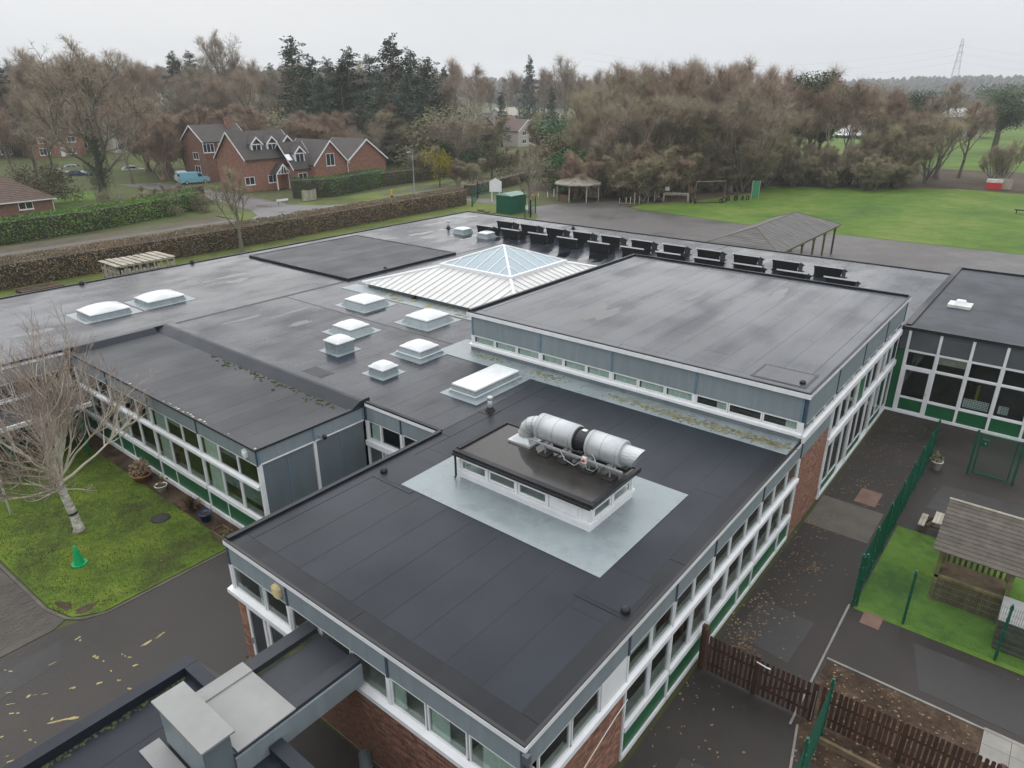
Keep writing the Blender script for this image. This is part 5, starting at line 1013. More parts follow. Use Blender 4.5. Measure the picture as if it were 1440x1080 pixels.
for i, (A_, B_, lb) in enumerate(((put(664, 291), put(672, 279), 'tall green mesh fence beside the entrance gate, next to the hedge end'), (put(672, 279), put(702, 275), 'bright green mesh entrance gate on the path to the road'), (put(738, 309), put(746, 306), 'green mesh gate leaf with a white notice near the cabin'), (put(746, 306), put(753, 300), 'short green mesh fence at the edge of the playground'))):
    t = thing('mesh_fence' if i != 1 else 'entrance_gate', lb, 'fence' if i != 1 else 'gate', A_); d = B_ - A_; H_ = 2.4 if i < 2 else 2.2; mt_ = 'mesh_green' if i != 1 else 'fence_teal'
    o = stuff(mesh_panel(d.length, H_, .12, .25).build('wire_panel', mt_, None, fix=False)); o.location = A_; o.rotation_euler = (0, 0, math.atan2(d.y, d.x)); attach(o, t)
    for p in (A_, B_): MB().box(p.x - .06 - .0, p.y - .06, G, p.x + .06, p.y + .06, G + H_ + .1).build('post', mt_, t)
    if i == 2: m_ = A_.lerp(B_, .5); MB().box(m_.x - .25, m_.y - .25, G + 1.2, m_.x - .22, m_.y + .25, G + 1.7).build('notice', 'white', t)
p = put(645, 303); lg = thing('log_edging', 'row of low logs on the grass behind the roof edge near the cabin', 'logs', p)
for k in range(5): q = put(672 + k * 8, 297 + k * 2.4); MB().cyl((q.x, q.y, G + .14), (q.x + .2, q.y - .9, G + .16), .16, n=8).build('log', 'wood_brown', lg)
for k, (px, py, mt_) in enumerate(((749, 279, 'red'), (757, 279, 'bollard_yellow'), (770, 278, 'white'), (779, 277, 'white'))):
    q = put(px, py); t = thing('marker_post', ['red and white striped marker post left of the gazebo', 'orange marker post left of the gazebo', 'first white marker post left of the gazebo', 'tall white marker post next to the gazebo'][k], 'post', q); MB().cyl(q, q + Vector((0, 0, .9 + .3 * (k == 3))), .07, n=8).build('shaft', mt_, t); MB().cyl(q + Vector((0, 0, .45)), q + Vector((0, 0, .65)), .075, n=8).build('band', 'white', t)
# street lamp, bollard, street-name sign
q = put(583, 272); t = thing('street_lamp', 'grey street lamp on the verge in front of the long hedge', 'street lamp', q)
MB().tube([q, q + Vector((0, 0, 1.2)), q + Vector((0, 0, 6.3)), q + Vector((-.2, -.05, 6.55)), q + Vector((-.9, -.3, 6.6))], [.09, .09, .055, .05, .045], 8).build('column', 'galv_dull', t); hd = MB().hexa([tuple(q + Vector(v_)) for v_ in ((-1.5, -.55, 6.53), (-.8, -.45, 6.53), (-.8, -.15, 6.53), (-1.5, -.25, 6.53), (-1.45, -.5, 6.68), (-.85, -.42, 6.68), (-.85, -.18, 6.68), (-1.45, -.3, 6.68))]).build('lantern', 'galv_dull', t)
q = put(551, 277); t = thing('gas_marker_post', 'yellow marker post with a black base on the verge', 'post', q); MB().box(q.x - .11, q.y - .11, G + .25, q.x + .11, q.y + .11, G + 1.15).build('body', 'bollard_yellow', t); MB().box(q.x - .12, q.y - .12, G, q.x + .12, q.y + .12, G + .25).build('foot', 'black', t)
q = put(398, 287); t = thing('street_name_sign', 'low white street name sign on two short legs at the junction', 'sign', q); MB().box(q.x - 1.0, q.y, G + .45, q.x + 1.0, q.y + .05, G + .75).build('plate', 'white', t)
for d in (-.7, .7): MB().box(q.x + d - .04, q.y + .055, G, q.x + d + .04, q.y + .12, G + .7).build('leg', 'slate_panel', t)
# playground edge: goal frame, boards, posts
q0, q1 = put(977, 286), put(1018, 285); gl_ = thing('goal_frame', 'tall timber goal frame with netting at the edge of the field', 'goal', q0)
for p in (q0, q1): MB().cyl(p, p + Vector((0, 0, 3.0)), .05, n=8).build('post', 'wood_green', gl_)
MB().cyl(q0 + Vector((0, 0, 3.15)), q1 + Vector((0, 0, 3.15)), .03, n=8).build('crossbar', 'wood_pale', gl_); MB().cyl(q0 + Vector((0, 0, .15)), q1 + Vector((0, 0, .15)), .1, n=6).build('ground_rail', 'wood_brown', gl_)
d = q1 - q0; o = stuff(mesh_panel(d.length, 3.1, .3, .3).build('net', 'wood_brown', None, fix=False)); o.location = q0; o.rotation_euler = (0, 0, math.atan2(d.y, d.x)); attach(o, gl_)
q0, q1 = put(1056, 280), put(1066, 280); t = thing('green_board', 'green rectangular play board on two posts at the field edge', 'board', q0); 
for p in (q0, q1): MB().cyl(p, p + Vector((0, 0, 2.8)), .07, n=8).build('post', 'wood_pale', t)
nn = Vector((q1.y - q0.y, q0.x - q1.x, 0)).normalized() * .06; M('board_green', (.03, .20, .10), .5, .1); MB().hexa([q0 + Vector((0, 0, .25)), q1 + Vector((0, 0, .25)), q1 + nn + Vector((0, 0, .25)), q0 + nn + Vector((0, 0, .25)), q0 + Vector((0, 0, 2.75)), q1 + Vector((0, 0, 2.75)), q1 + nn + Vector((0, 0, 2.75)), q0 + nn + Vector((0, 0, 2.75))]).build('panel', 'board_green', t)
q0, q1 = put(933, 283), put(967, 284); t = thing('climbing_frame', 'low pale timber climbing frame at the field edge', 'climbing frame', q0)
for p in (q0, q1): MB().box(p.x - .1, p.y - .1, G, p.x + .1, p.y + .1, G + 1.25).build('leg', 'wood_pale', t)
for z in (1.0, 1.22): MB().cyl(q0 + Vector((0, 0, z)), q1 + Vector((0, 0, z)), .09, n=8).build('beam', 'wood_pale', t)
q = put(937, 283); t = thing('notice_sign', 'small white notice on a post beside the climbing frame', 'sign', q); MB().cyl(q, q + Vector((0, 0, 1.9)), .04, n=6).build('post', 'wood_brown', t); MB().box(q.x - .05, q.y - .35, G + 1.6, q.x - .02, q.y + .35, G + 2.15).build('plate', 'white', t)
tp = None
for k, (px, py) in enumerate(((926, 284), (971, 285), (1014, 285), (1018, 284), (1024, 282), (1034, 282), (1036, 280), (1044, 281), (1051, 281), (977, 286))):
    q = put(px, py); lb = 'black rubber tyre half buried along the edge of the field'
    if tp is None: tp = thing('tyre', lb, 'tyre', q, group='tyres along the field edge'); local(MB().tube([(0, .28 * math.cos(a), .27 + .28 * math.sin(a)) for a in [k_ * math.pi / 7 for k_ in range(15)]], .1, 7).build('tread', 'rubber', None), tp)
    else: dup(tp, q, uni(0, 3), uni(.9, 1.2))
tp = None
for k, (px, py) in enumerate(((880, 290), (886, 290), (892, 287), (899, 287), (911, 286), (920, 283), (871, 289))):
    q = put(px, py); lb = 'slim timber stake standing in the rough at the corner of the playground'
    if tp is None: tp = thing('timber_stake', lb, 'stake', q, group='timber stakes at the playground corner'); local(MB().cyl((0, 0, 0), (0, 0, 1.2), .06, .05, 7).build('shaft', 'wood_pale', None), tp); local(MB().cyl((0, 0, 1.2), (0, 0, 1.25), .05, .02, 7).build('tip', 'wood_pale', None), tp)
    else: dup(tp, q, 0, uni(.6, 1.4))
q = put(876, 291); t = thing('log_bench', 'dark low log bench at the corner of the playground', 'bench', q); MB().cyl((q.x, q.y + .9, G + .38), (q.x + 1.2, q.y - 1.0, G + .38), .11, n=8).build('seat', 'wood_brown', t)
for s in (.15, .85): MB().cyl((q.x + 1.2 * s, q.y + .9 - 1.9 * s, G), (q.x + 1.2 * s, q.y + .9 - 1.9 * s, G + .3), .12, n=8).build('leg', 'wood_brown', t)
q = put(1397, 265); t = thing('red_crate', 'red and white play crate under the right-hand trees', 'crate', q); MB().box(q.x - .7, q.y - 1.1, G, q.x + .7, q.y + 1.1, G + 1.0).build('body', 'red', t); MB().box(q.x - .75, q.y - 1.15, G + 1.0, q.x + .75, q.y + 1.15, G + 1.5).build('top', 'white_dirty', t)
q = put(1411, 266); t = thing('timber_screen', 'pale timber screen beside the red crate', 'screen', q); MB().box(q.x - .05, q.y - 1.1, G, q.x + .05, q.y + 1.1, G + 1.7).build('panel', 'wood_pale', t); MB().box(q.x + .06, q.y - 1.1, G, q.x + .15, q.y - 1.0, G + 1.8).build('post', 'wood_brown', t)
q = put(1437, 301); t = thing('black_bench', 'dark low bench on the grass at the right edge', 'bench', q); MB().box(q.x - .3, q.y - .9, G + .45, q.x + .3, q.y + .9, G + .6).build('seat', 'black', t); MB().box(q.x - .2, q.y - .7, G, q.x + .2, q.y - .6, G + .45).build('leg', 'black', t); MB().box(q.x - .2, q.y + .6, G, q.x + .2, q.y + .7, G + .45).build('leg', 'black', t)
# old greenhouse frame behind the far left roof
gq = Vector((26.3, 67.2, G)); t = thing('greenhouse', 'dilapidated pale timber greenhouse frame between the hedge and the far roof', 'greenhouse', gq)
gx0, gx1, gy0, gy1 = 24.3, 29.0, 62.2, 65.8
for k in range(9):
    x = gx0 + (gx1 - gx0) * k / 8; MB().box(x - .04, gy0 - .04, G, x + .04, gy0 + .04, 1.5).build('stud', 'wood_pale', t)
    for j in range(2): piece('roof_slat', 'wood_pale', x - .24, gy0 + .02 + j * 1.8, 1.52 + .0, x + .18, gy0 + 1.78 + j * 1.8, 1.57 + uni(0, .05), t)
for z in (.3, .9, 1.44): MB().box(gx0, gy0 - .07, z, gx1, gy0 - .041, z + .08).build('rail', 'wood_pale', t); MB().box(gx0 - .07, gy0, z, gx0 - .041, gy1, z + .08).build('rail', 'wood_pale', t)
for k in range(15): x = gx0 + .16 + (gx1 - gx0 - .3) * k / 14; piece('wall_board', 'wood_pale', x - .11, gy0 + .045, G, x + .11, gy0 + .07, 1.2 + uni(-.25, .2), t)
for k in range(11): y = gy0 + .2 + (gy1 - gy0 - .4) * k / 10; piece('wall_board', 'wood_pale', gx0 + .045, y - .12, G, gx0 + .07, y + .12, 1.25 + uni(-.2, .15), t)
for k in range(5): y = gy0 + (gy1 - gy0) * k / 4; MB().box(gx0 - .04, y - .04, G, gx0 + .04, y + .04, 1.5).build('stud', 'wood_pale', t)
MB().box(gx0 + .1, gy1 - .1, G, gx1, gy1, 1.5).build('back_wall', 'wood_grey', t)
q = put(57, 408); t = thing('timber_bed', 'low brown timber raised bed behind the far left roof edge', 'raised bed', q)
for k in range(2): piece('sleeper', 'wood_brown', q.x - 1.6, q.y - .8, G + .16 * k, q.x + 1.6, q.y - .66, G + .15 + .16 * k, t); piece('sleeper', 'wood_brown', q.x - 1.6, q.y + .66, G + .16 * k, q.x + 1.6, q.y + .8, G + .15 + .16 * k, t)
MB().box(q.x - 1.55, q.y - .65, G, q.x + 1.55, q.y + .65, G + .26).build('soil', 'mulch', t)
# ================================================================== CARS
def car(name, label, cat, loc, rz, paint, van=False, paint2=None):
    t = thing(name, label, cat, loc, rz, group='cars parked by the houses' if not van else None)
    L_ = 4.3 if not van else 5.2; w2 = .88 if not van else .98
    if not van:
        prof = [(-2.1, .28), (2.1, .28), (2.15, .55), (2.05, .78), (1.1, .92), (-1.75, .98), (-2.12, .9), (-2.15, .5)]; cab_ = [(-1.95, .95), (1.15, .90), (.45, 1.38), (-.2, 1.46), (-1.2, 1.42), (-1.75, 1.2)]
    else:
        prof = [(-2.6, .3), (2.55, .3), (2.6, .7), (2.5, 1.05), (1.75, 1.2), (-2.6, 1.2)]; cab_ = [(-2.6, 1.18), (1.75, 1.18), (1.05, 1.95), (.7, 2.05), (-2.5, 2.08), (-2.6, 1.95)]
    b = MB(); n = len(prof)
    for y, k in ((-w2, .93), (-w2 * .93, 1), (w2 * .93, 1), (w2, .93)): b.v += [(x * (k if abs(x) > 1.5 else 1), y, z if z > .3 else z + .02) for x, z in prof]
    for s in range(3):
        for i in range(n): b.f.append((s * n + i, s * n + (i + 1) % n, (s + 1) * n + (i + 1) % n, (s + 1) * n + i))
    b.f.append(tuple(range(n - 1, -1, -1))); b.f.append(tuple(range(3 * n, 4 * n))); local(b.build('body', paint, None), t)
    c = MB(); n = len(cab_); wt = w2 * .80 if not van else w2 * .9
    yy = lambda z: w2 * .95 + (wt - w2 * .95) * max(0, (z - .95) / .5)
    c.v += [(x, -yy(z), z) for x, z in cab_] + [(x, yy(z), z) for x, z in cab_]; c.f = [tuple(range(n - 1, -1, -1)), tuple(range(n, 2 * n))] + [(i, (i + 1) % n, n + (i + 1) % n, n + i) for i in range(n)]; local(c.build('cabin', paint2 or paint, None), t)
    for s in (-1, 1):
        g = MB()
        if not van: q_ = [(-1.5, 1.0), (-.35, .99), (-.35, 1.36), (-1.15, 1.34)], [(-.28, .99), (.85, .96), (.38, 1.30), (-.28, 1.37)]
        else: q_ = ([(.55, 1.25), (1.5, 1.25), (1.0, 1.82), (.55, 1.85)],)
        for p_ in q_: g.poly([(x, s * (yy(z) + .012), z) for x, z in p_])
        local(g.build('side_window', 'house_glass', None), t)
    ws = cab_[1:3]; g = MB(); (xa, za_), (xb, zb_) = ws
    F_ = lambda u, y: (xa + (xb - xa) * u + .02, y * (yy(za_ + (zb_ - za_) * u)) * .9, za_ + (zb_ - za_) * u + .015)
    g.poly([F_(.1, -1), F_(.1, 1), F_(.92, 1), F_(.92, -1)]); local(g.build('windscreen', 'house_glass', None), t)
    g = MB(); (xa, za_), (xb, zb_) = (cab_[-1], cab_[-2]) if not van else (cab_[0], cab_[-1]); F_ = lambda u, y: (xa + (xb - xa) * u - .02, y * (yy(za_ + (zb_ - za_) * u)) * .85, za_ + (zb_ - za_) * u + .01)
    g.poly([F_(.3, -1), F_(.3, 1), F_(.9, 1), F_(.9, -1)]); local(g.build('rear_window', 'house_glass', None), t)
    for x in (-1.3, 1.32) if not van else (-1.6, 1.65):
        for s in (-1, 1):
            w_ = local(MB().cyl((x, s * (w2 - .2), .32), (x, s * (w2 + .01), .32), .32, n=16).build('wheel', 'rubber', None), t); r_ = MB().cyl((x, s * (w2 + .011), .32), (x, s * (w2 + .02), .32), .2, n=12).build('rim', 'alu', None); r_.parent = w_
    for s in (-1, 1):
        xf = 2.0 if not van else 2.5; local(MB().box(xf - .02, s * .68 - .16, .62, xf + .08, s * .68 + .16, .76).build('headlight', 'white', None), t); xr = -2.0 if not van else -2.58; local(MB().box(xr - .08, s * .7 - .12, .65, xr + .02, s * .7 + .12, .88).build('tail_light', 'red', None), t)
    return t
R_ = math.radians
car('parked_car', 'dark estate car on the road beyond the entrance tree', 'car', put(770, 235) + Vector((0, 0, 0)), R_(195), 'car_dark')
car('parked_car', 'silver car in the driveway left of the big ivy-clad tree', 'car', put(84, 247), R_(-40), 'car_silver'); car('parked_car', 'dark blue car beside the silver car left of the ivy-clad tree', 'car', put(113, 250), R_(-45), 'car_blue')
car('parked_car', 'white car seen through the branches right of the ivy-clad tree', 'car', put(188, 243), R_(-20), 'car_white'); car('parked_car', 'small pale car at the rear behind the dark blue one', 'car', put(106, 241), R_(-35), 'car_silver')
car('parked_van', 'white van parked beyond the junction beside the blue one', 'van', put(256, 256), R_(70), 'car_white', True); car('parked_van', 'light blue van with a white front parked by the left brick house', 'van', put(274, 258), R_(-12), 'van_blue', True, 'van_blue')
# ================================================================== HOUSES
def window2(f, s0, s1, z0, z1, par, bars=2):
    mb = MB(); fw = .09
    f.box(mb, s0, s0 + fw, -.02, .05, z0, z1); f.box(mb, s1 - fw, s1, -.02, .05, z0, z1); f.box(mb, s0 + fw, s1 - fw, -.02, .049, z0, z0 + fw); f.box(mb, s0 + fw, s1 - fw, -.02, .049, z1 - fw, z1)
    for k in range(1, bars): x = s0 + (s1 - s0) * k / bars; f.box(mb, x - .04, x + .04, -.02, .048, z0 + fw, z1 - fw)
    w_ = mb.build('window', 'white', par); p = MB(); f.box(p, s0 + fw, s1 - fw, -.01, .01, z0 + fw, z1 - fw); p.build('pane', 'house_glass', w_); s_ = MB(); f.box(s_, s0 - .05, s1 + .05, .0, .1, z0 - .08, z0 - .001); s_.build('sill', 'white', w_)
def gable_roof(par, x0, x1, y0, y1, ze_, zr_, axis, mat, ov=.3, barge=True):
    """two pitched slabs with thickness; ridge along axis"""
    th = .16
    if axis == 'x':
        ymid = (y0 + y1) / 2; k = (zr_ - ze_) / (ymid - y0); lo = ze_ - ov * k
        pr = [((y0 - ov), lo), (ymid, zr_), ((y1 + ov), lo), ((y1 + ov), lo + th), (ymid, zr_ + th), ((y0 - ov), lo + th)]; r = MB()
        for q_ in ((0, 1, 4, 5), (1, 2, 3, 4)): r.prism([(x0 - ov, pr[i][0], pr[i][1]) for i in q_], (x1 - x0 + 2 * ov, 0, 0))
        o = r.build('roof', mat, par)
        if barge:
            b = MB()
            for x in (x0 - ov - .06, x1 + ov):
                for q_ in ((0, 1, 4, 5), (1, 2, 3, 4)): b.prism([(x, pr[i][0], pr[i][1] - (.1 if i < 3 else 0)) for i in q_], (.06, 0, 0))
            b.build('bargeboard', 'white', o)
    else:
        xmid = (x0 + x1) / 2; k = (zr_ - ze_) / (xmid - x0); lo = ze_ - ov * k
        pr = [((x0 - ov), lo), (xmid, zr_), ((x1 + ov), lo), ((x1 + ov), lo + th), (xmid, zr_ + th), ((x0 - ov), lo + th)]; r = MB()
        for q_ in ((0, 1, 4, 5), (1, 2, 3, 4)): r.prism([(pr[i][0], y0 - ov, pr[i][1]) for i in q_], (0, y1 - y0 + 2 * ov, 0))
        o = r.build('roof', mat, par)
        if barge:
            b = MB()
            for y in (y0 - ov - .06, y1 + ov):
                for q_ in ((0, 1, 4, 5), (1, 2, 3, 4)): b.prism([(pr[i][0], y, pr[i][1] - (.16 if i < 3 else 0)) for i in q_], (0, .06, 0))
            b.build('bargeboard', 'white', o)
    return o
def gable_wall(par, x0, x1, y0, y1, z0, ze_, zr_, axis, mat):
    m_ = MB()
    if axis == 'x': ym_ = (y0 + y1) / 2; m_.prism([(x0, y0, z0), (x0, y1, z0), (x0, y1, ze_), (x0, ym_, zr_), (x0, y0, ze_)], (x1 - x0, 0, 0))
    else: xm_ = (x0 + x1) / 2; m_.prism([(x0, y0, z0), (x1, y0, z0), (x1, y0, ze_), (xm_, y0, zr_), (x0, y0, ze_)], (0, y1 - y0, 0))
    return m_.build('wall', mat, par)
def dormer(par, x, y, z, w_, h_, dp, roofmat, wallmat='white'):
    f = Fac('x', y, -1); o = MB().box(x - w_ / 2, y, z, x + w_ / 2, y + dp, z + h_).build('dormer', wallmat, par); window2(f, x - w_ / 2 + .15, x + w_ / 2 - .15, z + .15, z + h_ - .1, par)
    gable_wall(par, x - w_ / 2, x + w_ / 2, y, y + dp, z + h_ - .01, z + h_, z + h_ + w_ * .5, 'y', 'house_tile'); gable_roof(par, x - w_ / 2, x + w_ / 2, y, y + dp, z + h_, z + h_ + w_ * .5, 'y', roofmat, .2)
# right-hand brick house with two front gables
YH = 106.0
def hx(px, py=225, Y=YH): return onY(px, py, Y)
h1 = thing('brick_house', 'red brick house with two white-edged front gables above the dark hedge', 'house', (92, YH + 4, G))
g1a, g1b, g2a, g2b = hx(441).x, hx(487).x, hx(488).x, hx(542).x; ze1 = hx(487, 226).z; zp1 = hx(462, 199).z; zp2 = hx(514, 197).z
for a, b, zp in ((g1a, g1b, zp1), (g2a + .02, g2b, zp2)): gable_wall(h1, a, b, YH, YH + 9, G, ze1, zp, 'y', 'house_brick'); gable_roof(h1, a, b, YH, YH + 9, ze1, zp + .12, 'y', 'house_tile', .35)
fH = Fac('x', YH, -1); xm_ = (g1a + g1b) / 2; window2(fH, xm_ - .9, xm_ + .9, ze1 - .6, ze1 + 1.5, h1); 
xl = hx(418).x; MB().box(xl, YH + 1.2, G, g1a - .01, YH + 8, ze1 - .6).build('wall', 'house_brick', h1); gable_roof(h1, xl, g1a + 1, YH + 1.2, YH + 8.5, ze1 - .6, zp1 - .1, 'x', 'house_tile', .3); dormer(h1, (xl + g1a) / 2 + .3, YH + 2.0, ze1 + .1, 2.0, 1.7, 2.5, 'house_tile')
window2(Fac('x', YH + 1.2, -1), g1a - 2.6, g1a - .8, .9, 2.2, h1); MB().cyl((g1b + .05, YH - .2, G), (g1b + .05, YH - .2, ze1 - .2), .07, n=6).build('downpipe', 'white', h1)
xs = (xl + g1a) / 2 - 2.2; MB().hexa([(xs, YH + 2.0, ze1 + .62), (xs + 1.0, YH + 2.0, ze1 + .62), (xs + 1.0, YH + 2.9, ze1 + 1.5), (xs, YH + 2.9, ze1 + 1.5), (xs, YH + 1.95, ze1 + .74), (xs + 1.0, YH + 1.95, ze1 + .74), (xs + 1.0, YH + 2.85, ze1 + 1.62), (xs, YH + 2.85, ze1 + 1.62)]).build('roof_window', 'car_white', h1)
# middle house with three dormers and a white porch
YM = 110.5; h2 = thing('brick_house', 'brick house with three gabled dormers and a white timber porch', 'house', (78, YM + 4, G))
ma, mb_ = onY(345, 225, YM).x, onY(419, 225, YM).x; zem = onY(380, 221, YM).z; zrm = zem + 3.9
gable_wall(h2, ma, mb_, YM, YM + 9, G, zem, zrm, 'x', 'house_brick'); gable_roof(h2, ma, mb_, YM, YM + 9, zem, zrm + .1, 'x', 'house_tile', .35)
for px in (359, 381, 403): dormer(h2, onY(px, 205, YM + 1.5).x, YM + 1.2, zem + .75, 2.0, 1.45, 3.0, 'house_tile')
fM = Fac('x', YM, -1)
for px in (348, 381, 408): x = onY(px, 230, YM).x; window2(fM, x - .9, x + .9, .7, 2.0, h2)
x = onY(389, 235, YM).x; po = MB(); 
for s in (-1, 1): po.box(x + s * 1.2 - .08, YM - 1.6, G, x + s * 1.2 + .08, YM - 1.44, 2.3)
po.build('porch_post', 'white', h2); gable_roof(h2, x - 1.3, x + 1.3, YM - 1.7, YM, 2.3, 3.7, 'y', 'house_tile', .2); tr_ = MB()
for a, b in (((-1.4, 2.2), (1.4, 2.2)), ((0, 2.2), (0, 3.6)), ((-.7, 2.2), (-.35, 3.2)), ((.7, 2.2), (.35, 3.2))): tr_.tube([(x + a[0], YM - 1.95, a[1]), (x + b[0], YM - 1.95, b[1])], .07, 4)
tr_.build('porch_truss', 'white', h2); MB().box(x - .5, YM - .05, G, x + .5, YM - .001, 1.7).build('door', 'terracotta', h2)
# left tile-hung house
YL = 130.0; h3 = thing('brick_house', 'red tile-hung two-storey house at the junction behind the vans', 'house', (76, YL + 4, G))
la, lb_ = onY(286, 200, YL).x, onY(349, 200, YL).x; zel = onY(300, 199, YL).z; gable_wall(h3, la, lb_, YL, YL + 8, G, zel, zel + 2.6, 'x', 'house_brick_dark'); gable_roof(h3, la, lb_, YL, YL + 8, zel, zel + 2.7, 'x', 'house_tile', .3)
MB().box(la + .02, YL - .12, zel - 2.9, lb_ - .02, YL - .001, zel - .1).build('tile_hanging', 'tile_red', h3); fL_ = Fac('x', YL - .12, -1)
for z_ in (1.0, 3.4): window2(Fac('y', la, -1), YL + 2.5, YL + 4.5, z_, z_ + 1.3, h3)
for px, wd_ in ((291, 1.1), (318, 1.9)): x = onY(px, 197, YL).x; window2(fL_, x - wd_, x + wd_, zel - 1.9, zel - .3, h3, 3)
gable_wall(h3, la + 6.5, la + 12, YL - 3.2, YL - .13, G, 2.3, 3.2, 'x', 'house_brick'); gable_roof(h3, la + 6.5, la + 12, YL - 3.2, YL - .2, 2.3, 3.6, 'x', 'house_tile', .25); window2(Fac('x', YL - 3.2, -1), la + 9.3, la + 10.8, .4, 1.8, h3); MB().box(lb_ - 2.2, YL + 3, zel + 1, lb_ - 1.3, YL + 3.9, zel + 4.0).build('chimney', 'house_brick', h3)
# terrace behind the big tree
for i, (px, Y, wd_, lb, bm_, rm_) in enumerate(((28, 192, 11, 'brown-roofed brick house at the far left behind the bare trees', 'house_brick_dark', 'house_tile'), (82, 186, 11, 'orange brick house with white windows behind the ivy-clad tree', 'house_brick', 'tile_brown'), (135, 190, 11, 'brick house with pale upper windows behind the ivy-clad tree', 'house_brick', 'house_tile'), (190, 184, 10, 'pale-fronted house between the ivy-clad tree and the vans', 'beige', 'tile_brown'), (238, 182, 9, 'brick house with a wide white window left of the vans', 'house_brick_dark', 'house_tile'))):
    x = onY(px, 205, Y).x; t = thing('terraced_house', lb, 'house', (x, Y, G + hz(x, Y)), group=None); zb = G + hz(x, Y) - .5; gable_wall(t, x - wd_ / 2, x + wd_ / 2, Y, Y + 8, zb, zb + 5.4, zb + 8, 'x', bm_); gable_roof(t, x - wd_ / 2, x + wd_ / 2, Y, Y + 8, zb + 5.4, zb + 8.1, 'x', rm_, .3)
    f = Fac('x', Y, -1)
    for dx_ in (-3, 0, 3): window2(f, x + dx_ - .9, x + dx_ + .9, zb + 3.6, zb + 4.9, t); 
    for dx_ in (-3, 2.4): window2(f, x + dx_ - 1.1, x + dx_ + 1.1, zb + 1.1, zb + 2.6, t, 3)
    MB().box(x + .2, Y - .06, zb + .4, x + 1.1, Y - .002, zb + 2.6).build('door', 'white', t); MB().box(x + wd_ / 2 - 1.2, Y + 3.4, zb + 7.5, x + wd_ / 2 - .4, Y + 4.4, zb + 9.2).build('chimney', bm_, t)
# bungalow at the left edge
bq = at(73, 297); t = thing('bungalow', 'brick bungalow with a hipped brown tiled roof behind the laurel hedge', 'bungalow', (bq.x - 6, bq.y, G)); bx1 = bq.x + .2; bx0 = bx1 - 14; by0, by1 = bq.y - .2, bq.y + 8.5; zeb = onY(73, 277, by0).z
MB().box(bx0, by0, G, bx1, by1, zeb).build('wall', 'house_brick_dark', t); ov = .45; zr_ = zeb + 2.9; ymb = (by0 + by1) / 2; q_ = [(bx0 - ov, by0 - ov, zeb - .1), (bx1 + ov, by0 - ov, zeb - .1), (bx1 + ov, by1 + ov, zeb - .1), (bx0 - ov, by1 + ov, zeb - .1)]; ra0, ra1 = (bx0 + 4, ymb, zr_), (bx1 - 4, ymb, zr_)
r = MB(); r.poly([q_[0], q_[1], ra1, ra0]); r.poly([q_[1], q_[2], ra1]); r.poly([q_[2], q_[3], ra0, ra1]); r.poly([q_[3], q_[0], ra0]); r.build('roof', 'tile_brown', t); nn = 15
for k in range(nn):
    u0, u1 = k / nn, (k + 1) / nn; L = lambda a, b, u: Vector(a).lerp(Vector(b), u); up = Vector((0, 0, .02)); u9 = Vector((0, 0, .09))
    for A_, B_, P_, Q_ in ((q_[0], q_[1], ra0, ra1), (q_[1], q_[2], ra1, ra1)): a, b, c, d = L(A_, P_, u0), L(B_, Q_, u0), L(B_, Q_, u1), L(A_, P_, u1); m_ = MB(); m_.hexa([a + up, b + up, c + up, d + up, a + u9, b + u9, c + up * 1.5, d + up * 1.5]); m_.build('tile_course', 'tile_brown', t)
MB().tube([q_[1], ra1], .1, 6).tube([q_[2], ra1], .1, 6).tube([ra0, ra1], .1, 6).build('hip_tiles', 'tile_brown', t); MB().box(bx0 - ov, by0 - ov - .12, zeb - .25, bx1 + ov + .1, by0 - ov - .001, zeb - .1).build('gutter', 'white_dirty', t); MB().cyl((bx1 + .1, by0 - .1, G), (bx1 + .1, by0 - .1, zeb - .2), .06, n=6).build('downpipe', 'white_dirty', t); f = Fac('x', by0, -1); window2(f, bx1 - 4.2, bx1 - 2.4, 0.2, zeb - .3, t); window2(f, bx1 - 9.5, bx1 - 8, .2, zeb - .3, t)
# houses in the distance, centre
for i, (px, dist, py_b, wd_, ax, lb, bm_, rm_) in enumerate(((684, 235, 0, 13, 'x', 'distant brick house with a grey roof behind the white-trunked tree', 'house_brick_dark', 'house_tile'), (742, 222, 0, 9, 'y', 'distant house with a pale front gable left of the wood', 'beige', 'tile_brown'), (716, 240, 0, 12, 'x', 'distant long brick house between the two others', 'house_brick_dark', 'tile_brown'), (772, 232, 0, 7, 'x', 'distant house with an orange gable wall at the edge of the wood', 'house_brick', 'tile_brown'), (720, 330, 0, 14, 'x', 'far pale-roofed house among the trees', 'beige', 'beige'))):
    p = away(px, dist); zb = G + hz(p.x, p.y); t = thing('distant_house', lb, 'house', (p.x, p.y, zb)); gable_wall(t, p.x - wd_ / 2, p.x + wd_ / 2, p.y, p.y + 8, zb - 1, zb + 4.6, zb + 7.4, ax, bm_); gable_roof(t, p.x - wd_ / 2, p.x + wd_ / 2, p.y, p.y + 8, zb + 4.6, zb + 7.6, ax, rm_, .3); f = Fac('x', p.y, -1)
    for dx_ in ((-3, 3) if wd_ > 10 else (-1.6, 1.6)):
        for z_ in (1.0, 3.3): window2(f, p.x + dx_ - 1, p.x + dx_ + 1, zb + z_, zb + z_ + 1.2, t)
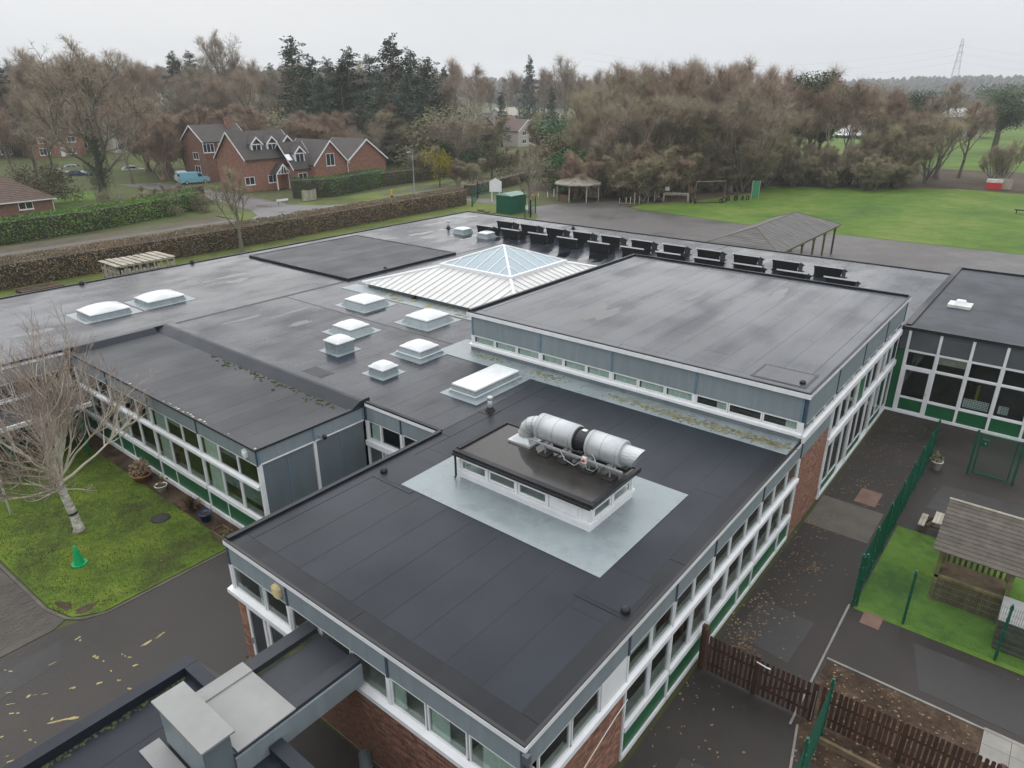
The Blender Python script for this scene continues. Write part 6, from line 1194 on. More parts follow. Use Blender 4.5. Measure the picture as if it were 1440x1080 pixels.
# large white-roofed building and long shed on the right horizon
for i, (px0, px1, dist, hh, lb) in enumerate(((1252, 1276, 300, 9.5, 'white-roofed sports building far behind the field on the right'), (1330, 1392, 300, 9.2, 'long white-roofed building far behind the right-hand bare tree'), (1188, 1252, 285, 3.4, 'low pale glasshouse roof glimpsed behind the row of trees'))):
    a, b = away(px0, dist), away(px1, dist); d = (b - a).normalized(); nrm = Vector((-d.y, d.x, 0)); nrm = nrm if nrm.dot(a) > 0 else -nrm; t = thing('distant_hall', lb, 'building', (a + b) / 2 * 1.0 + Vector((0, 0, 0))); t.location.z = G; t.matrix_basis = Matrix.Translation((t.location.x, t.location.y, G))
    W8 = lambda u, v, z: tuple(Vector((a.x, a.y, 0)) + d * u + nrm * v + Vector((0, 0, z))); L_ = (b - a).length
    MB().hexa([W8(0, 0, G), W8(L_, 0, G), W8(L_, 16, G), W8(0, 16, G), W8(0, 0, hh - 2.8), W8(L_, 0, hh - 2.8), W8(L_, 16, hh - 2.8), W8(0, 16, hh - 2.8)]).build('wall', 'beige' if i < 2 else 'galv_dull', t); MB().hexa([W8(-1.5, -1.5, hh - 2.8), W8(L_ + 1.5, -1.5, hh - 2.8), W8(L_ + 1.5, 17.5, hh - 2.8), W8(-1.5, 17.5, hh - 2.8), W8(3, 4, hh), W8(L_ - 3, 4, hh), W8(L_ - 3, 12, hh), W8(3, 12, hh)]).build('roof', 'white', t)
    for k in range(int(L_ / 4)): MB().hexa([W8(1 + k * 4, -.1, G + .6), W8(3.6 + k * 4, -.1, G + .6), W8(3.6 + k * 4, .0, G + .6), W8(1 + k * 4, .0, G + .6), W8(1 + k * 4, -.1, hh - 4), W8(3.6 + k * 4, -.1, hh - 4), W8(3.6 + k * 4, 0, hh - 4), W8(1 + k * 4, 0, hh - 4)]).build('window', 'house_glass', t)
# pylon and lines
pp = away(1338, 900); zb = G + hz(pp.x, pp.y); t = thing('electricity_pylon', 'steel lattice electricity pylon on the right horizon', 'pylon', (pp.x, pp.y, zb)); Hp = 62; pm = MB(); wv = lambda z: 4.2 * (1 - z / Hp) ** 1.1 + .9
lv = [0, 11, 20, 28, 35, 41, 46, 51, 56, Hp]
for sx in (-1, 1):
    for sy in (-1, 1): pm.tube([(pp.x + sx * wv(z), pp.y + sy * wv(z), zb + z) for z in lv], .16, 4)
pm.build('leg', 'galv_dull', t); pm = MB()
for z0_, z1_ in zip(lv, lv[1:]):
    for k in range(4):
        c0, c1 = ((-1, -1), (1, -1), (1, 1), (-1, 1))[k], ((-1, -1), (1, -1), (1, 1), (-1, 1))[(k + 1) % 4]
        A_, B_ = (pp.x + c0[0] * wv(z0_), pp.y + c0[1] * wv(z0_), zb + z0_), (pp.x + c1[0] * wv(z1_), pp.y + c1[1] * wv(z1_), zb + z1_); pm.tube([A_, B_], .10, 3); pm.tube([(B_[0], B_[1], zb + z1_), (pp.x + c0[0] * wv(z1_), pp.y + c0[1] * wv(z1_), zb + z1_)], .14, 3)
pm.build('lattice', 'galv_dull', t); vdir = Vector((pp.y, -pp.x, 0)).normalized(); fwd = Vector((pp.x, pp.y, 0)).normalized()
lines = Vector((vdir.x * .94 + fwd.x * .34, vdir.y * .94 + fwd.y * .34, 0)); arm = Vector((-lines.y, lines.x, 0)); am = MB()
for z_, r_ in ((42, 7), (49, 9), (56, 6)): am.tube([Vector((pp.x, pp.y, zb + z_)) - arm * r_, Vector((pp.x, pp.y, zb + z_ + .8)), Vector((pp.x, pp.y, zb + z_)) + arm * r_], .22, 3)
am.build('cross_arm', 'galv_dull', t)
ln_ = thing('power_lines', 'thin power lines strung from the pylon across the sky', 'power lines', (pp.x, pp.y, zb))
for z_, r_ in ((41, 7), (48, 9), (55, 6)):
    for s in (-1, 1): MB().tube([Vector((pp.x, pp.y, zb + z_ - 16 * (1 - (2 * abs(u) - 1) ** 2) if abs(u) <= 1 else 0)) + arm * (s * r_) + lines * (u * 380) for u in [k / 8 for k in range(-8, 9)]], .04, 3).build('conductor', 'galv_dull', ln_)
hm = bpy.data.materials.new('haze_air'); hm.use_nodes = True; hn = hm.node_tree.nodes; hn.remove(hn['Principled BSDF'])
pvn = hn.new('ShaderNodeVolumePrincipled'); pvn.inputs['Color'].default_value = (0.95, 0.975, 1.0, 1); pvn.inputs['Density'].default_value = 0.00032; pvn.inputs['Anisotropy'].default_value = 0.2
hm.node_tree.links.new(pvn.outputs[0], hn['Material Output'].inputs['Volume']); MATS['haze_air'] = hm
# ================================================================== VEGETATION
def rv(s=1.0): return Vector((uni(-1, 1), uni(-1, 1), uni(-1, 1))) * s
def grow_tree(H, r0, nl, spread, seed, levels=(6, 6, 9), trunk_f=.32, up=.25, twig=.011, stems=1, lim=.62, wander=.16, twl=1.0, tw_n=3):
    """bare tree: limbs, branches, twigs; returns (wood mesh builder, twig mesh builder)"""
    random.seed(seed); W, T = MB(), MB()
    def curve(p, d, L, n, bend, tropism):
        pts = [p]; d = d.normalized()
        for _ in range(n):
            d = (d + rv(bend) + Vector((0, 0, tropism))).normalized(); p = p + d * (L / n); pts.append(p)
        return pts
    def twigs(p, d, L, r):
        q = p + (d + rv(.3)).normalized() * L; s = d.orthogonal().normalized() * r; s2 = d.cross(s).normalized() * r; b = len(T.v)
        T.v += [tuple(p + s), tuple(p - s * .5 + s2 * .87), tuple(p - s * .5 - s2 * .87), tuple(q)]; T.f += [(b, b + 1, b + 3), (b + 1, b + 2, b + 3), (b + 2, b, b + 3)]
        return q
    for st in range(stems):
        base = Vector((0, 0, 0)) if stems == 1 else Vector((uni(-.25, .25), uni(-.25, .25), 0))
        d0 = Vector((uni(-.06, .06), uni(-.06, .06), 1)) if stems == 1 else (Vector((math.cos(st * 6.28 / stems), math.sin(st * 6.28 / stems), 0)) * uni(.2, .55) + Vector((0, 0, 1)))
        tl = H * (trunk_f + .45 if stems == 1 else uni(.55, .8)); tr = curve(base, d0, tl, 7, .05, .02); rs = [r0 * (1.25 if i == 0 else 1) * (1 - .82 * i / 7) for i in range(8)]
        W.tube(tr, rs, 7, cap=False)
        for k in range(nl):
            t = trunk_f / (trunk_f + .45) * .85 + (1 - trunk_f / (trunk_f + .45) * .85) * (k + .5) / nl if stems == 1 else uni(.1, 1); i = min(6, int(t * 7)); p = tr[i].lerp(tr[i + 1], t * 7 - i) if i < 7 else tr[-1]; a = k * 2.4 + uni(-.4, .4)
            el = spread * (1.15 - .75 * t) * uni(.85, 1.15); d = Vector((math.cos(a) * math.sin(el), math.sin(a) * math.sin(el), math.cos(el))); L = H * lim * (1.05 - .6 * t) * uni(.85, 1.15); rl = r0 * .5 * (1 - .6 * t)
            lp = curve(p, d, L, 6, wander, up * .3); W.tube(lp, [max(.02, rl * (1 - .8 * j / 6)) for j in range(7)], 5, cap=False)
            for m_ in range(levels[0]):
                u = uni(.25, 1.0); j = min(5, int(u * 6)); p2 = lp[j].lerp(lp[j + 1], u * 6 - j); dd = (lp[j + 1] - lp[j]).normalized(); d2 = (dd * .7 + rv(.75) + Vector((0, 0, up))).normalized(); L2 = L * .48 * (1.15 - .5 * u) * uni(.7, 1.2); r2 = max(.022, rl * .42)
                bp = curve(p2, d2, L2, 4, wander, up * .25); W.tube(bp, [max(.014, r2 * (1 - .8 * j_ / 4)) for j_ in range(5)], 4, cap=False)
                for n_ in range(levels[1]):
                    u2 = uni(.15, 1.0); j2 = min(3, int(u2 * 4)); p3 = bp[j2].lerp(bp[j2 + 1], u2 * 4 - j2); d3 = ((bp[j2 + 1] - bp[j2]).normalized() * .6 + rv(.8) + Vector((0, 0, up))).normalized(); L3 = L2 * .5 * uni(.6, 1.2); tp_ = curve(p3, d3, L3, 2, wander, up * .2); W.tube(tp_, [twig * 1.5, twig * 1.2, twig * .8], 3, cap=False)
                    for o_ in range(levels[2]):
                        u3 = uni(0.1, 1); p4 = tp_[0].lerp(tp_[1], u3 * 2) if u3 < .5 else tp_[1].lerp(tp_[2], u3 * 2 - 1); d4 = (d3 * .6 + rv(.8) + Vector((0, 0, up * .8))).normalized(); q = twigs(p4, d4, H * .045 * twl * uni(.6, 1.4), twig)
                        for _ in range(tw_n - 1): twigs(p4.lerp(q, uni(.3, .8)), (d4 + rv(.7)).normalized(), H * .03 * twl * uni(.6, 1.3), twig * .8)
    random.seed(seed + 1000); return W, T
PROTO = {}
def proto(key, H, bark, twigm, **kw):
    W, T = grow_tree(H, **kw); PROTO[key] = (W.mesh('trunk_' + key, bark, True), T.mesh('crown_' + key, twigm), H)
def tree(key, label, loc, H, rz=None, wide=1.0, name='bare_tree', cat='tree', group=None):
    a, b, h = PROTO[key]; t = thing(name, label, cat, loc, 0, group); s = H / h; t.rotation_euler = (0, 0, uni(0, 6.28) if rz is None else rz); t.scale = (s * wide, s * wide, s)
    local(link('trunk', a), t); local(link('crown', b), t); return t
proto('oak', 20, 'bark', 'twig_a', r0=.55, nl=13, spread=1.15, seed=11, levels=(8, 7, 8), trunk_f=.16, up=.22, twig=.022, lim=.62, wander=.17)
proto('a', 14, 'bark', 'twig_a', r0=.26, nl=10, spread=.85, seed=21, levels=(6, 6, 7), trunk_f=.22, up=.35, twig=.0115, twl=1.6, tw_n=2, lim=.5)
proto('b', 14, 'bark', 'twig_b', r0=.22, nl=10, spread=.7, seed=31, levels=(6, 6, 7), trunk_f=.25, up=.45, twig=.0115, twl=1.6, tw_n=2, lim=.5)
proto('c', 12, 'bark', 'twig_c', r0=.14, nl=7, spread=.75, seed=41, levels=(6, 5, 6), up=.5, twig=.0115, stems=5, twl=1.7, tw_n=2, lim=.4)
proto('d', 14, 'bark', 'twig_b', r0=.2, nl=12, spread=.6, seed=51, levels=(6, 6, 7), trunk_f=.3, up=.3, twig=.0105, twl=1.6, tw_n=2, lim=.36)
proto('e', 12, 'bark', 'twig_a', r0=.13, nl=7, spread=.9, seed=61, levels=(6, 5, 6), up=.45, twig=.0115, stems=4, twl=1.7, tw_n=2, lim=.45)
proto('shrub', 5, 'twig_b', 'twig_b', r0=.05, nl=4, spread=.8, seed=71, levels=(5, 5, 7), up=.35, twig=.012, stems=8, lim=.45, twl=1.6)
proto('shrubg', 5, 'bark', 'twig_c', r0=.05, nl=4, spread=.9, seed=72, levels=(5, 5, 7), up=.25, twig=.012, stems=8, lim=.45, twl=1.6)
proto('thin', 15, 'limb_birch', 'twig_b', r0=.15, nl=12, spread=.5, seed=73, levels=(4, 4, 6), trunk_f=.35, up=.3, twig=.012, lim=.3)
proto('small', 8, 'bark', 'twig_c', r0=.14, nl=10, spread=.8, seed=74, levels=(5, 4, 5), trunk_f=.2, up=.45, twig=.010, lim=.5, tw_n=2)
# evergreens: clumps of needles or leaves on drooping boughs
def conifer(H, seed, rad, mat, tiers=17, key='fir', leaf=.42, irr=.25):
    random.seed(seed); W, T = MB(), MB(); W.tube([(0, 0, 0), (0, 0, H * .5), (0, 0, H)], [H * .018, H * .011, .03], 6)
    for k in range(tiers):
        t = .12 + .88 * k / tiers; z = H * t; R = rad * (1 - t) ** .75 * uni(1 - irr, 1 + irr) + .25
        for j in range(4):
            a = j * 1.57 + k * 1.3 + uni(-.5, .5); rr = R * uni(.5, 1.25); z = H * min(.99, t + uni(-.03, .03)); e_ = Vector((math.cos(a) * rr, math.sin(a) * rr, -.05 * rr + uni(-.5, .9))); p0 = Vector((0, 0, z)); W.tube([p0, p0 + e_], [.05, .015], 3, cap=False)
            for m_ in range(int(14 + rr * 9)):
                u = uni(.15, 1.05) ** .8; p = p0 + e_ * u + rv(.30 + .1 * rr * (1 - u)); d = (e_.normalized() * .8 + rv(.8) - Vector((0, 0, .3))).normalized() * leaf * uni(.5, 1.2); q = d.orthogonal().normalized() * leaf * uni(.16, .3); T.poly([p - q * .6, p + d * .5 - q, p + d, p + d * .5 + q])
    PROTO[key] = (W.mesh('trunk_' + key, 'bark', True), T.mesh('crown_' + key, mat), H)
conifer(20, 81, 4.6, 'needle', 44, 'fir', .42, .3); conifer(20, 82, 6.4, 'needle', 40, 'cedar', .5, .45); conifer(16, 83, 2.3, 'needle', 40, 'cypress', .32, .15)
def bushy(H, seed, R, mat, key, n=16, per=230, leaf=.3, trunk=True, flat=.8, lift=.35):
    random.seed(seed); W, T = MB(), MB(); W.tube([(0, 0, 0), (0, 0, H * .45), (.2, 0, H * .8)], [H * .03, H * .02, .03], 6)
    for k in range(n):
        a = uni(0, 6.28); rr = R * uni(.15, .8); c = Vector((math.cos(a) * rr, math.sin(a) * rr, H * uni(lift, .88))); s = R * uni(.32, .55); W.tube([(0, 0, H * .3), c], [.07, .03], 3, cap=False)
        for _ in range(per):
            u = rv(); u = u.normalized() * (uni(.55, 1.05) if rnd() < .8 else uni(.1, .6)); p = c + Vector((u.x * s, u.y * s, u.z * s * flat)); d = (u + rv(.9)).normalized() * leaf * uni(.5, 1.2); q = d.orthogonal().normalized() * leaf * uni(.2, .4); T.poly([p, p + d * .5 - q, p + d, p + d * .5 + q])
    PROTO[key] = (W.mesh('trunk_' + key, 'bark', True), T.mesh('crown_' + key, mat), H)
bushy(18, 91, 5.4, 'evergreen', 'pine', 40, 300, .38, lift=.42, flat=.7); bushy(5, 92, 2.6, 'hedge_olive', 'bush', 14, 220, .22, lift=.2); bushy(4, 93, 2.0, 'hedge_dark', 'holly', 12, 220, .22, lift=.15); bushy(2.2, 94, 1.3, 'yellow_leaf', 'yellow', 9, 150, .16, lift=.2); bushy(10, 95, 3.6, 'evergreen', 'ivy', 20, 260, .26, flat=1.3, lift=.1)
random.seed(99)
def third(px, a, b): return ('left', 'middle', 'right')[max(0, min(2, int(3 * (px - a) / (b - a))))]
def topz(px, py, dist): p = away(px, dist, py); return p.z
def T_(key, px, top, dist, label, wide=1.0, name='bare_tree', group=None, cat='tree'):
    p = away(px, dist); g = G + hz(p.x, p.y); H = max(2.5, topz(px, top, dist) - g); return tree(key, label, (p.x, p.y, g - .1), H, None, wide, name, cat, group)
# the birch on the lawn: pale forked trunk, fan of limbs, plum-coloured twigs
def birch():
    random.seed(5); b = at(112, 746); t = thing('birch_tree', 'bare white-barked birch with a fan of branches on the lawn at left', 'tree', b); W, L_, T = MB(), MB(), MB()
    tr = [Vector((0, 0, 0)), Vector((0, .0, .12)), Vector((-.02, .01, .45)), Vector((-.06, .05, .95)), Vector((-.12, .10, 1.5)), Vector((-.16, .13, 2.0)), Vector((-.16, .14, 2.6))]; W.tube(tr, [.25, .185, .165, .155, .145, .14, .07], 12)
    rgt = Vector((.63, -.777, 0)); fwd_ = Vector((.777, .63, 0)); P0 = tr[-2]
    def limb(p, d, Ln, r, lev):
        n = 6 if lev == 0 else 4; pts = [p]; dd = d.normalized()
        for _ in range(n): dd = (dd + rv(.2) + Vector((0, 0, .09 if lev else .06))).normalized(); p = p + dd * (Ln / n); pts.append(p)
        (L_ if lev < 2 else T).tube(pts, [max(.0045, r * (1 - .8 * i / n)) for i in range(n + 1)], 6 if lev < 2 else 3, cap=False)
        if lev < 3:
            for k in range((10, 7, 5)[lev]):
                u = uni(.25, 1); i = min(n - 1, int(u * n)); q = pts[i].lerp(pts[i + 1], u * n - i); ax = (pts[i + 1] - pts[i]).normalized(); limb(q, (ax * .9 + rv(.75) + Vector((0, 0, .25))), Ln * (.48, .45, .5)[lev] * uni(.6, 1.15), r * .42, lev + 1)
    for k in range(21):
        a = uni(0, 6.28) if k > 5 else k * 1.05; el = uni(.1, .8) if k % 4 else uni(1.0, 1.35); d = Vector((math.cos(a) * math.sin(el), math.sin(a) * math.sin(el), math.cos(el))); limb(P0 + Vector((0, 0, uni(-.35, .5) * (1 - el * .5))), d, uni(3.6, 5.3) * (1 - .3 * el), uni(.035, .07), 0)
    local(W.build('trunk', 'bark_birch', None, True), t); local(L_.build('limbs', 'limb_birch', None, True, fix=False), t); local(T.build('twigs', 'twig_birch', None, fix=False), t); bnd = MB(); bnd.cyl((-.04, .035, .75), (-.05, .045, .84), .166, n=12, cap=False); local(bnd.build('bark_scar', 'black', None), t)
birch()
random.seed(123)
# single trees one can pick out
def T_at(key, px, py, top, label, wide=1, name='bare_tree'):
    p = at(px, py); d = math.hypot(p.x, p.y); H = topz(px, top, d) - G; return tree(key, label, p, H, None, wide, name)
T_at('oak', 148, 283, 52, 'huge spreading bare oak with ivy on its trunk at left', 1.0)
p = at(148, 283); tree('ivy', 'dark ivy mass climbing the trunk of the huge bare oak', (p.x - .3, p.y - .6, G), 12, 0, .42, 'ivy', 'ivy')
T_at('small', 340, 354, 225, 'small bare tree in the brown hedge in front of the junction', 1.25); T_at('small', 745, 300, 196, 'small bare tree beside the green cabin at the entrance', 1.35)
T_at('thin', 668, 222, 84, 'tall slim tree with a pale leaning trunk left of the distant houses', 1.6); T_at('a', 1316, 252, 112, 'bare tree leaning right at the end of the field row', 1.35); T_at('b', 1348, 250, 138, 'bare tree with fanned branches at the right end of the row', 1.4)
T_('oak', 315, 40, 250, 'tall rounded bare tree standing above the wood behind the houses', .8); T_('a', 795, 76, 260, 'bare tree standing clear against the sky left of the wood', 1.2); T_('cypress', 776, 124, 190, 'dark narrow cypress at the left edge of the wood', 1.2, 'cypress_tree')
T_('cedar', 745, 82, 300, 'dark straggly conifer with mistletoe clumps in the centre distance', .7, 'conifer'); T_('cypress', 705, 130, 215, 'dark small conifer beside the distant houses', 1.2, 'conifer')
# conifers left of centre
for i, (px, top, dist, k, w_) in enumerate(((416, 56, 185, 'cypress', 1.7), (440, 82, 190, 'cedar', 1.2), (465, 84, 195, 'cedar', 1.4), (492, 72, 185, 'cedar', 1.4), (522, 78, 200, 'fir', 1.6), (552, 54, 185, 'cedar', 1.4), (580, 72, 195, 'cedar', 1.4), (603, 84, 190, 'cypress', 1.8), (480, 95, 175, 'cedar', 1.0), (535, 100, 172, 'fir', 1.3), (570, 105, 170, 'cedar', 1.1), (450, 105, 175, 'cedar', 1.1), (250, 76, 240, 'cedar', 1.0), (274, 72, 235, 'fir', 1.3), (385, 92, 230, 'cedar', 1.1), (625, 95, 230, 'cedar', 1.0), (0, 82, 200, 'cedar', 1.1), (505, 130, 160, 'cedar', 1.0), (590, 120, 165, 'fir', 1.3))):
    T_(k, px, top, dist, f'dark evergreen conifer in the {third(px, 405, 615)} of the group behind the brick houses' if 400 < px < 620 else 'dark conifer standing among the bare trees behind the left houses', w_, 'conifer', 'conifers behind the houses' if 400 < px < 620 else 'conifers among the left-hand wood')
# bare wood behind the houses on the left
gL = 'bare trees of the wood behind the left houses'; lL = 'bare brown tree in the wood behind the houses on the left'
for px in range(-60, 660, 24):
    for dist, tp0 in ((215, 92), (265, 76)):
        q = px + uni(-10, 10); T_(random.choice('aabbd'), q, tp0 + uni(-10, 16) + (6 if px > 420 else 0), dist + uni(-18, 18), f'bare brown tree {"on the skyline of" if dist > 240 else "within"} the wood behind the houses, {third(px, -60, 660)} part', uni(1.0, 1.4), group=gL)
for px in range(-40, 420, 26): T_(random.choice(['a', 'b', 'e', 'c']), px + uni(-9, 9), 128 + uni(-14, 22), uni(205, 225), f'bare tree at the front of the wood behind the houses, {third(px, -40, 420)} part', uni(1.1, 1.5), group=gL)
for px in range(180, 680, 22): T_(random.choice(['shrub', 'shrubg', 'e', 'bush', 'shrub']), px + uni(-8, 8), 160 + uni(-14, 14), uni(150, 172), f'grey-brown bush below the wood behind the brick houses, {third(px, 180, 680)} part', uni(1.1, 1.5), 'shrub', 'bushes behind the brick houses', 'shrub')
for px, d_, tp0 in ((34, 128, 228), (8, 128, 230), (120, 118, 266), (215, 118, 258), (240, 114, 262), (180, 114, 262), (255, 110, 270), (205, 108, 272), (165, 107, 274)): T_(random.choice(['bush', 'shrubg', 'bush']), px, tp0, d_, 'olive-green bush growing around the foot of the ivy-clad oak', 1.3, 'shrub', 'bushes around the oak', 'shrub')
for px in (-10, 15, 42, 130, 165, 215): T_(random.choice(['a', 'd', 'b']), px + uni(-6, 6), 140 + uni(-25, 20), uni(150, 172), 'bare garden tree in front of the terraced houses on the left', uni(1.0, 1.3), group='garden trees before the left terrace')
# centre distance
for px in range(625, 850, 17):
    T_(random.choice(['a', 'b', 'd', 'thin']), px + uni(-6, 6), 104 + uni(-12, 14), uni(280, 340), 'bare tree in the hazy distance above the centre houses', uni(1.1, 1.4), group='bare trees in the centre distance')
    if px not in (693, 710, 727, 744): T_(random.choice(['e', 'shrub', 'bush', 'c']), px + uni(-6, 6), 160 + uni(-12, 12), uni(185, 205), 'low bare tree around the distant centre houses', 1.2, 'bare_tree', 'low trees round the centre houses')
for px, tp0, d_, k in ((690, 205, 140, 'bush'), (720, 205, 150, 'shrubg'), (640, 205, 150, 'holly'), (670, 200, 155, 'holly'), (610, 196, 150, 'holly'), (790, 180, 150, 'bush'), (800, 160, 165, 'holly'), (780, 215, 125, 'bush'), (800, 205, 120, 'holly'), (815, 215, 112, 'shrub'), (770, 200, 150, 'shrubg'), (640, 225, 128, 'shrub'), (660, 222, 128, 'shrubg'), (590, 205, 140, 'shrubg')): T_(k, px, tp0, d_, 'garden bush along the road beyond the entrance tree', 1.3, 'shrub', 'garden bushes along the far road', 'shrub')
T_('yellow', 613, 210, 128, 'bright yellow shrub in the garden behind the long hedge', .7, 'shrub', cat='shrub')
# the wood at the end of the playground
gW = 'bare trees of the wood beside the playing field'; lW = 'bare tree in the dense brown wood at the end of the playground'
edge = lambda px: 122 - max(0, px - 832) * .14 if px < 900 else (112 + (px - 900) * .08)
for px in range(836, 1100, 16):
    T_(random.choice(['c', 'e', 'c', 'a']), px + uni(-5, 5), 118 + uni(-10, 25), edge(px) + uni(0, 8), f'many-stemmed bare tree at the front of the brown wood, {third(px, 836, 1100)} part', uni(1.1, 1.4), group=gW)
    T_(random.choice(['a', 'b', 'c', 'b']), px + uni(-5, 5), 92 + uni(-8, 16) + max(0, (905 - px) * .35), edge(px) + uni(14, 30), f'bare tree halfway into the brown wood beyond the playground, {third(px, 836, 1100)} part', uni(1.0, 1.3), group=gW)
    T_(random.choice(['b', 'b', 'd']), px + uni(-5, 5), 82 + uni(-10, 12) + max(0, (900 - px) * .5), edge(px) + uni(36, 70), f'tall bare tree on the skyline of the brown wood, {third(px, 836, 1100)} part', uni(1.0, 1.3), group=gW)
for px in range(858, 1300, 9): T_(random.choice(['shrub', 'shrubg', 'shrubg']), px + uni(-4, 4), (214 if px < 1085 else 226) + uni(-22, 14), (edge(px) - uni(0, 5) + (7 if px > 960 else 2)) if px < 1085 else uni(134, 146), f'twiggy brown bush along the foot of the wood, {third(px, 858, 1085)} part' if px < 1085 else f'twiggy bush under the row of trees along the field, {third(px, 1085, 1300)} part', uni(1.0, 1.5), 'shrub', 'undergrowth along the wood', 'shrub')
# row of trees along the field, right
ORD = ordn + ['twelfth', 'thirteenth', 'fourteenth', 'fifteenth']; ORD = [o_.capitalize().lower() for o_ in ORD]
for px in range(1090, 1310, 15):
    T_(random.choice(['d', 'b', 'd', 'thin']), px + uni(-5, 5), 102 + uni(-14, 20) + max(0, (px - 1230) * .6), uni(142, 165), ORD[(px - 1090) // 15] + ' tall bare tree from the left in the row along the playing field', uni(1.0, 1.3), group='row of trees along the playing field')
    if px % 2: T_(random.choice(['e', 'c', 'shrubg']), px + uni(-5, 5), 185 + uni(-20, 20), uni(134, 145), 'low multi-stemmed tree under the row along the playing field', 1.2, group='low trees under the field row')
for px, tp0, d_, w_ in ((1150, 92, 160, .9), (1165, 108, 158, .8), (1135, 112, 165, .8), (1270, 128, 175, .9), (1300, 120, 185, .9), (1245, 165, 150, .8)): T_('pine', px, tp0, d_, 'dark pine rising among the bare row along the field', w_, 'pine_tree', 'pines among the field row')
T_('pine', 1418, 112, 230, 'broad dark evergreen tree at the right edge beyond the far field', 1.5, 'pine_tree'); T_('c', 1440, 190, 150, 'brown bare bush at the right edge of the field', 1.2); T_('e', 1425, 196, 158, 'second brown bare bush at the right edge of the field', 1.1)
T_('c', 1330, 150, 150, 'bushy bare tree left of the leaning tree', 1.3); T_('e', 1290, 140, 148, 'rounded bare tree in front of the far white building', 1.4); T_('c', 1262, 150, 146, 'olive bare tree near the middle of the field row', 1.3)
for px in range(1085, 1420, 22): T_(random.choice(['a', 'b', 'bush']), px + uni(-8, 8), 122 + uni(-6, 8), uni(330, 400), 'distant bare tree beyond the far field', 1.3, group='distant trees beyond the far field') if not 1245 < px < 1400 else T_('bush', px + uni(-8, 8), 141 + uni(-4, 4), uni(305, 330), 'distant bush beside the far white buildings', 1.3, 'shrub', 'bushes by the far buildings', 'shrub')
# far wooded ridges: too far to tell tree from tree
random.seed(77); fr_ = MB()
for _ in range(5200):
    a = math.radians(uni(-6, 86)); r = uni(700, 1750); x, y = r * math.cos(a), r * math.sin(a); zb = G + hz(x, y); h = uni(9, 17); R = uni(4, 8); b = len(fr_.v); n = 6; rings = ((.75, .05), (1.0, .45), (.62, .8))
    for k, zz_ in rings:
        for i in range(n): t = i * math.pi * 2 / n + uni(-.3, .3); fr_.v.append((x + R * k * uni(.75, 1.2) * math.cos(t), y + R * k * uni(.75, 1.2) * math.sin(t), zb + h * zz_ * uni(.9, 1.1)))
    fr_.v.append((x, y, zb + h))
    for s in range(2):
        for i in range(n): fr_.f.append((b + s * n + i, b + s * n + (i + 1) % n, b + (s + 1) * n + (i + 1) % n, b + (s + 1) * n + i))
    for i in range(n): fr_.f.append((b + 12 + i, b + 12 + (i + 1) % n, b + 18))
o = stuff(fr_.build('far_woodland', 'far_trees', None, fix=False)); tag(o, 'hazy blue-grey wooded ridge along the horizon', 'woodland')
random.seed(78)
# ------------------------------------------------------------------ hedges
def hedge(label, pl, wd_, H, mats, leaf=.16, dens=26, name='hedge', rag=.2, off0=0):
    """clipped hedge: solid twiggy core with leaf-sized faces over its sides and top"""
    p0 = pl[0]; t = thing(name, label, 'hedge', (p0[0], p0[1], G)); core = MB(); a, b = off(pl, off0 + .3), off(pl, off0 + wd_ - .3)
    for i in range(len(pl) - 1): core.hexa([(*a[i], G), (*a[i + 1], G), (*b[i + 1], G), (*b[i], G), (*a[i], G + H - .2), (*a[i + 1], G + H - .2), (*b[i + 1], G + H - .2), (*b[i], G + H - .2)])
    core.build('core', 'hedge_core', t)
    sets = [MB() for _ in mats]
    for i in range(len(pl) - 1):
        A_, B_ = Vector(pl[i]), Vector(pl[i + 1]); L = (B_ - A_).length; d = (B_ - A_).normalized(); n_ = Vector((-d.y, d.x))
        ph = uni(0, 9)
        for _ in range(int(L * (2 * H + wd_) * dens)):
            u = uni(0, L); f = rnd() * (2 * H + wd_); wob = rag * (math.sin(u * .8 + ph) + math.sin(u * 2.3 + ph * 2)) * .18
            dp = random.expovariate(7) - .1
            if f < H: o_, z = dp, f
            elif f < 2 * H: o_, z = wd_ - dp, f - H
            else: o_, z = f - 2 * H, H + wob - dp * .8
            p = Vector((*(A_ + d * u + n_ * (o_ + off0)), G + max(.02, z))); e_ = ((Vector((n_.x, n_.y, 0)) * (-.6 if f < H else .6) if f < 2 * H else Vector((0, 0, 1.6))) + rv(1.1)).normalized() * leaf * uni(.5, 1.3); q = (e_.orthogonal().normalized() if f < 2 * H else e_.cross(Vector((uni(-1, 1), uni(-1, 1), 0)).normalized() + Vector((1e-4, 0, 0))).normalized()) * leaf * uni(.2, .42); k = min(len(mats) - 1, int((math.sin((A_.x + u) * .21 + i) * .5 + .5 + uni(-.35, .35)) * len(mats))); sets[max(0, k)].poly([p, p + e_ * .5 - q, p + e_, p + e_ * .5 + q])
    for s, m_ in zip(sets, mats):
        if s.f: stuff(s.build('foliage', m_, t, fix=False))
    return t
hedge('long clipped brown beech hedge between the school and the road', [(-20, 70.0), (0, 70.0), (18, 70.2), (40, 70.4), (58, 71.0), (78.5, 71.8)], 2.5, 2.2, ['hedge_brown', 'hedge_olive', 'hedge_brown'], .17, 75)
hedge('bright green laurel hedge in front of the bungalow', [A2(-60, 348), A2(0, 345), A2(130, 325), A2(225, 307), A2(283, 293)], 2.2, 2.5, ['laurel', 'laurel', 'hedge_dark', 'laurel'], .24, 50, rag=.3)
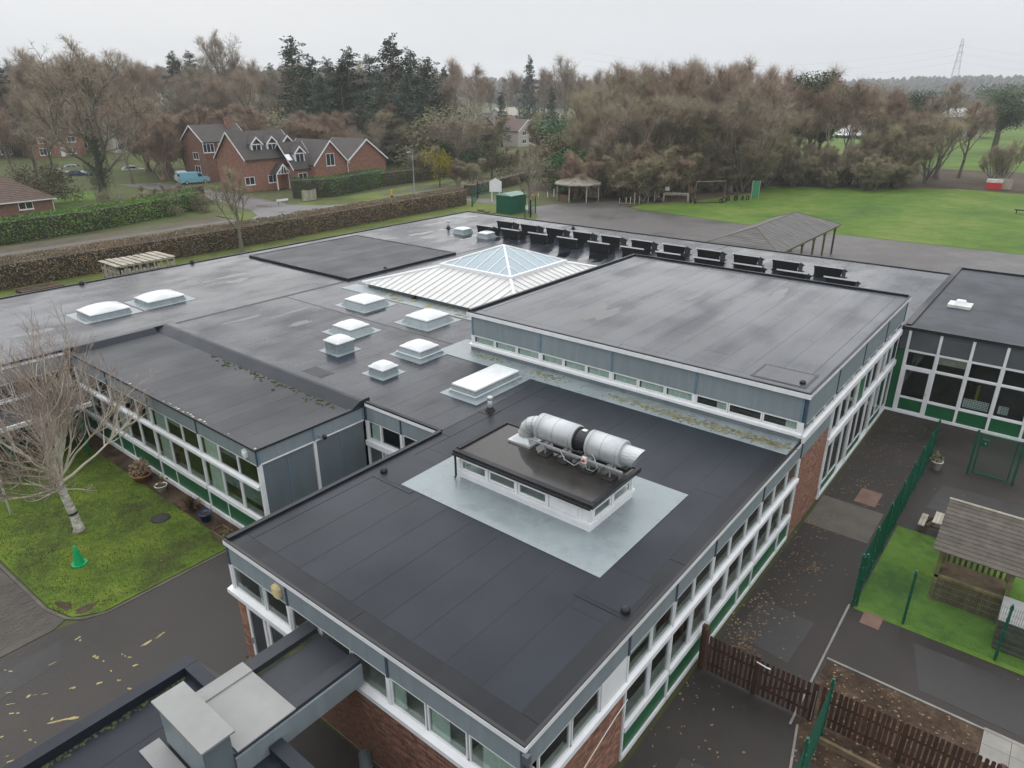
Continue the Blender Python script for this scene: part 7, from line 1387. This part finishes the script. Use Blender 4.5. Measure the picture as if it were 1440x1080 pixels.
hedge('dark green clipped conifer hedge in front of the two-gabled house', [A2(412, 279), A2(470, 277), A2(540, 262)], 2.2, 2.9, ['hedge_dark', 'laurel', 'hedge_dark'], .22, 42)
hedge('long olive hedge along the far side of the road', [A2(542, 262), A2(600, 254), A2(700, 236), A2(730, 231)], 2.2, 2.4, ['hedge_olive', 'hedge_dark', 'hedge_olive'], .22, 36)
hedge('dark hedge on the near side of the road beyond the entrance', [(86, 77.5), (96, 79.6), (108, 82.5)], 2.0, 1.8, ['hedge_brown', 'hedge_olive'], .2, 16)
hedge('evergreen garden hedge behind the yellow shrub', [A2(560, 226), A2(690, 215)], 2.0, 3.0, ['hedge_dark', 'laurel'], .3, 8)
hedge('low brown hedge at the road junction left of the vans', [A2(225, 285), A2(290, 272)], 1.5, 1.5, ['hedge_olive', 'hedge_brown'], .2, 14)
# small lawns and garden details
sheet('garden_lawn', [A2(40, 303), A2(75, 297), A2(135, 281), A2(132, 268), A2(80, 276), A2(30, 290)], G - .006, 'grass_field'); sheet('garden_lawn', [A2(545, 236), A2(600, 232), A2(640, 236), A2(560, 246)], G - .006, 'grass_field')
wq = at(655, 221); t = thing('garden_shelter', 'low white curved garden cover behind the long hedge', 'cover', wq); MB().tube([(wq.x - 2.5, wq.y + 2, G + .9), (wq.x + 2.5, wq.y - 2, G + .9)], 1.0, 8).build('cover', 'white', t, True); MB().box(wq.x - 2, wq.y - .5, G, wq.x + 2, wq.y + .5, G + .4).build('base', 'wood_grey', t)
fq = [A2(425, 283), A2(445, 280)]; t = thing('garden_fence', 'short pale timber fence panel at the corner by the dark hedge', 'fence', (*fq[0], G))
for k in range(10): u = k / 10; x, y = fq[0][0] + (fq[1][0] - fq[0][0]) * u, fq[0][1] + (fq[1][1] - fq[0][1]) * u - .3; piece('board', 'wood_pale', x - .14, y, G, x + .14, y + .05, G + 1.5 + .3 * (abs(u - .5)), t)
# ------------------------------------------------------------------ air
hz_ = MB().box(-2450, -2450, G - 8, 2450, 2450, 118).build('haze', 'haze_air') if 'haze_air' in MATS else None
if hz_: stuff(hz_)
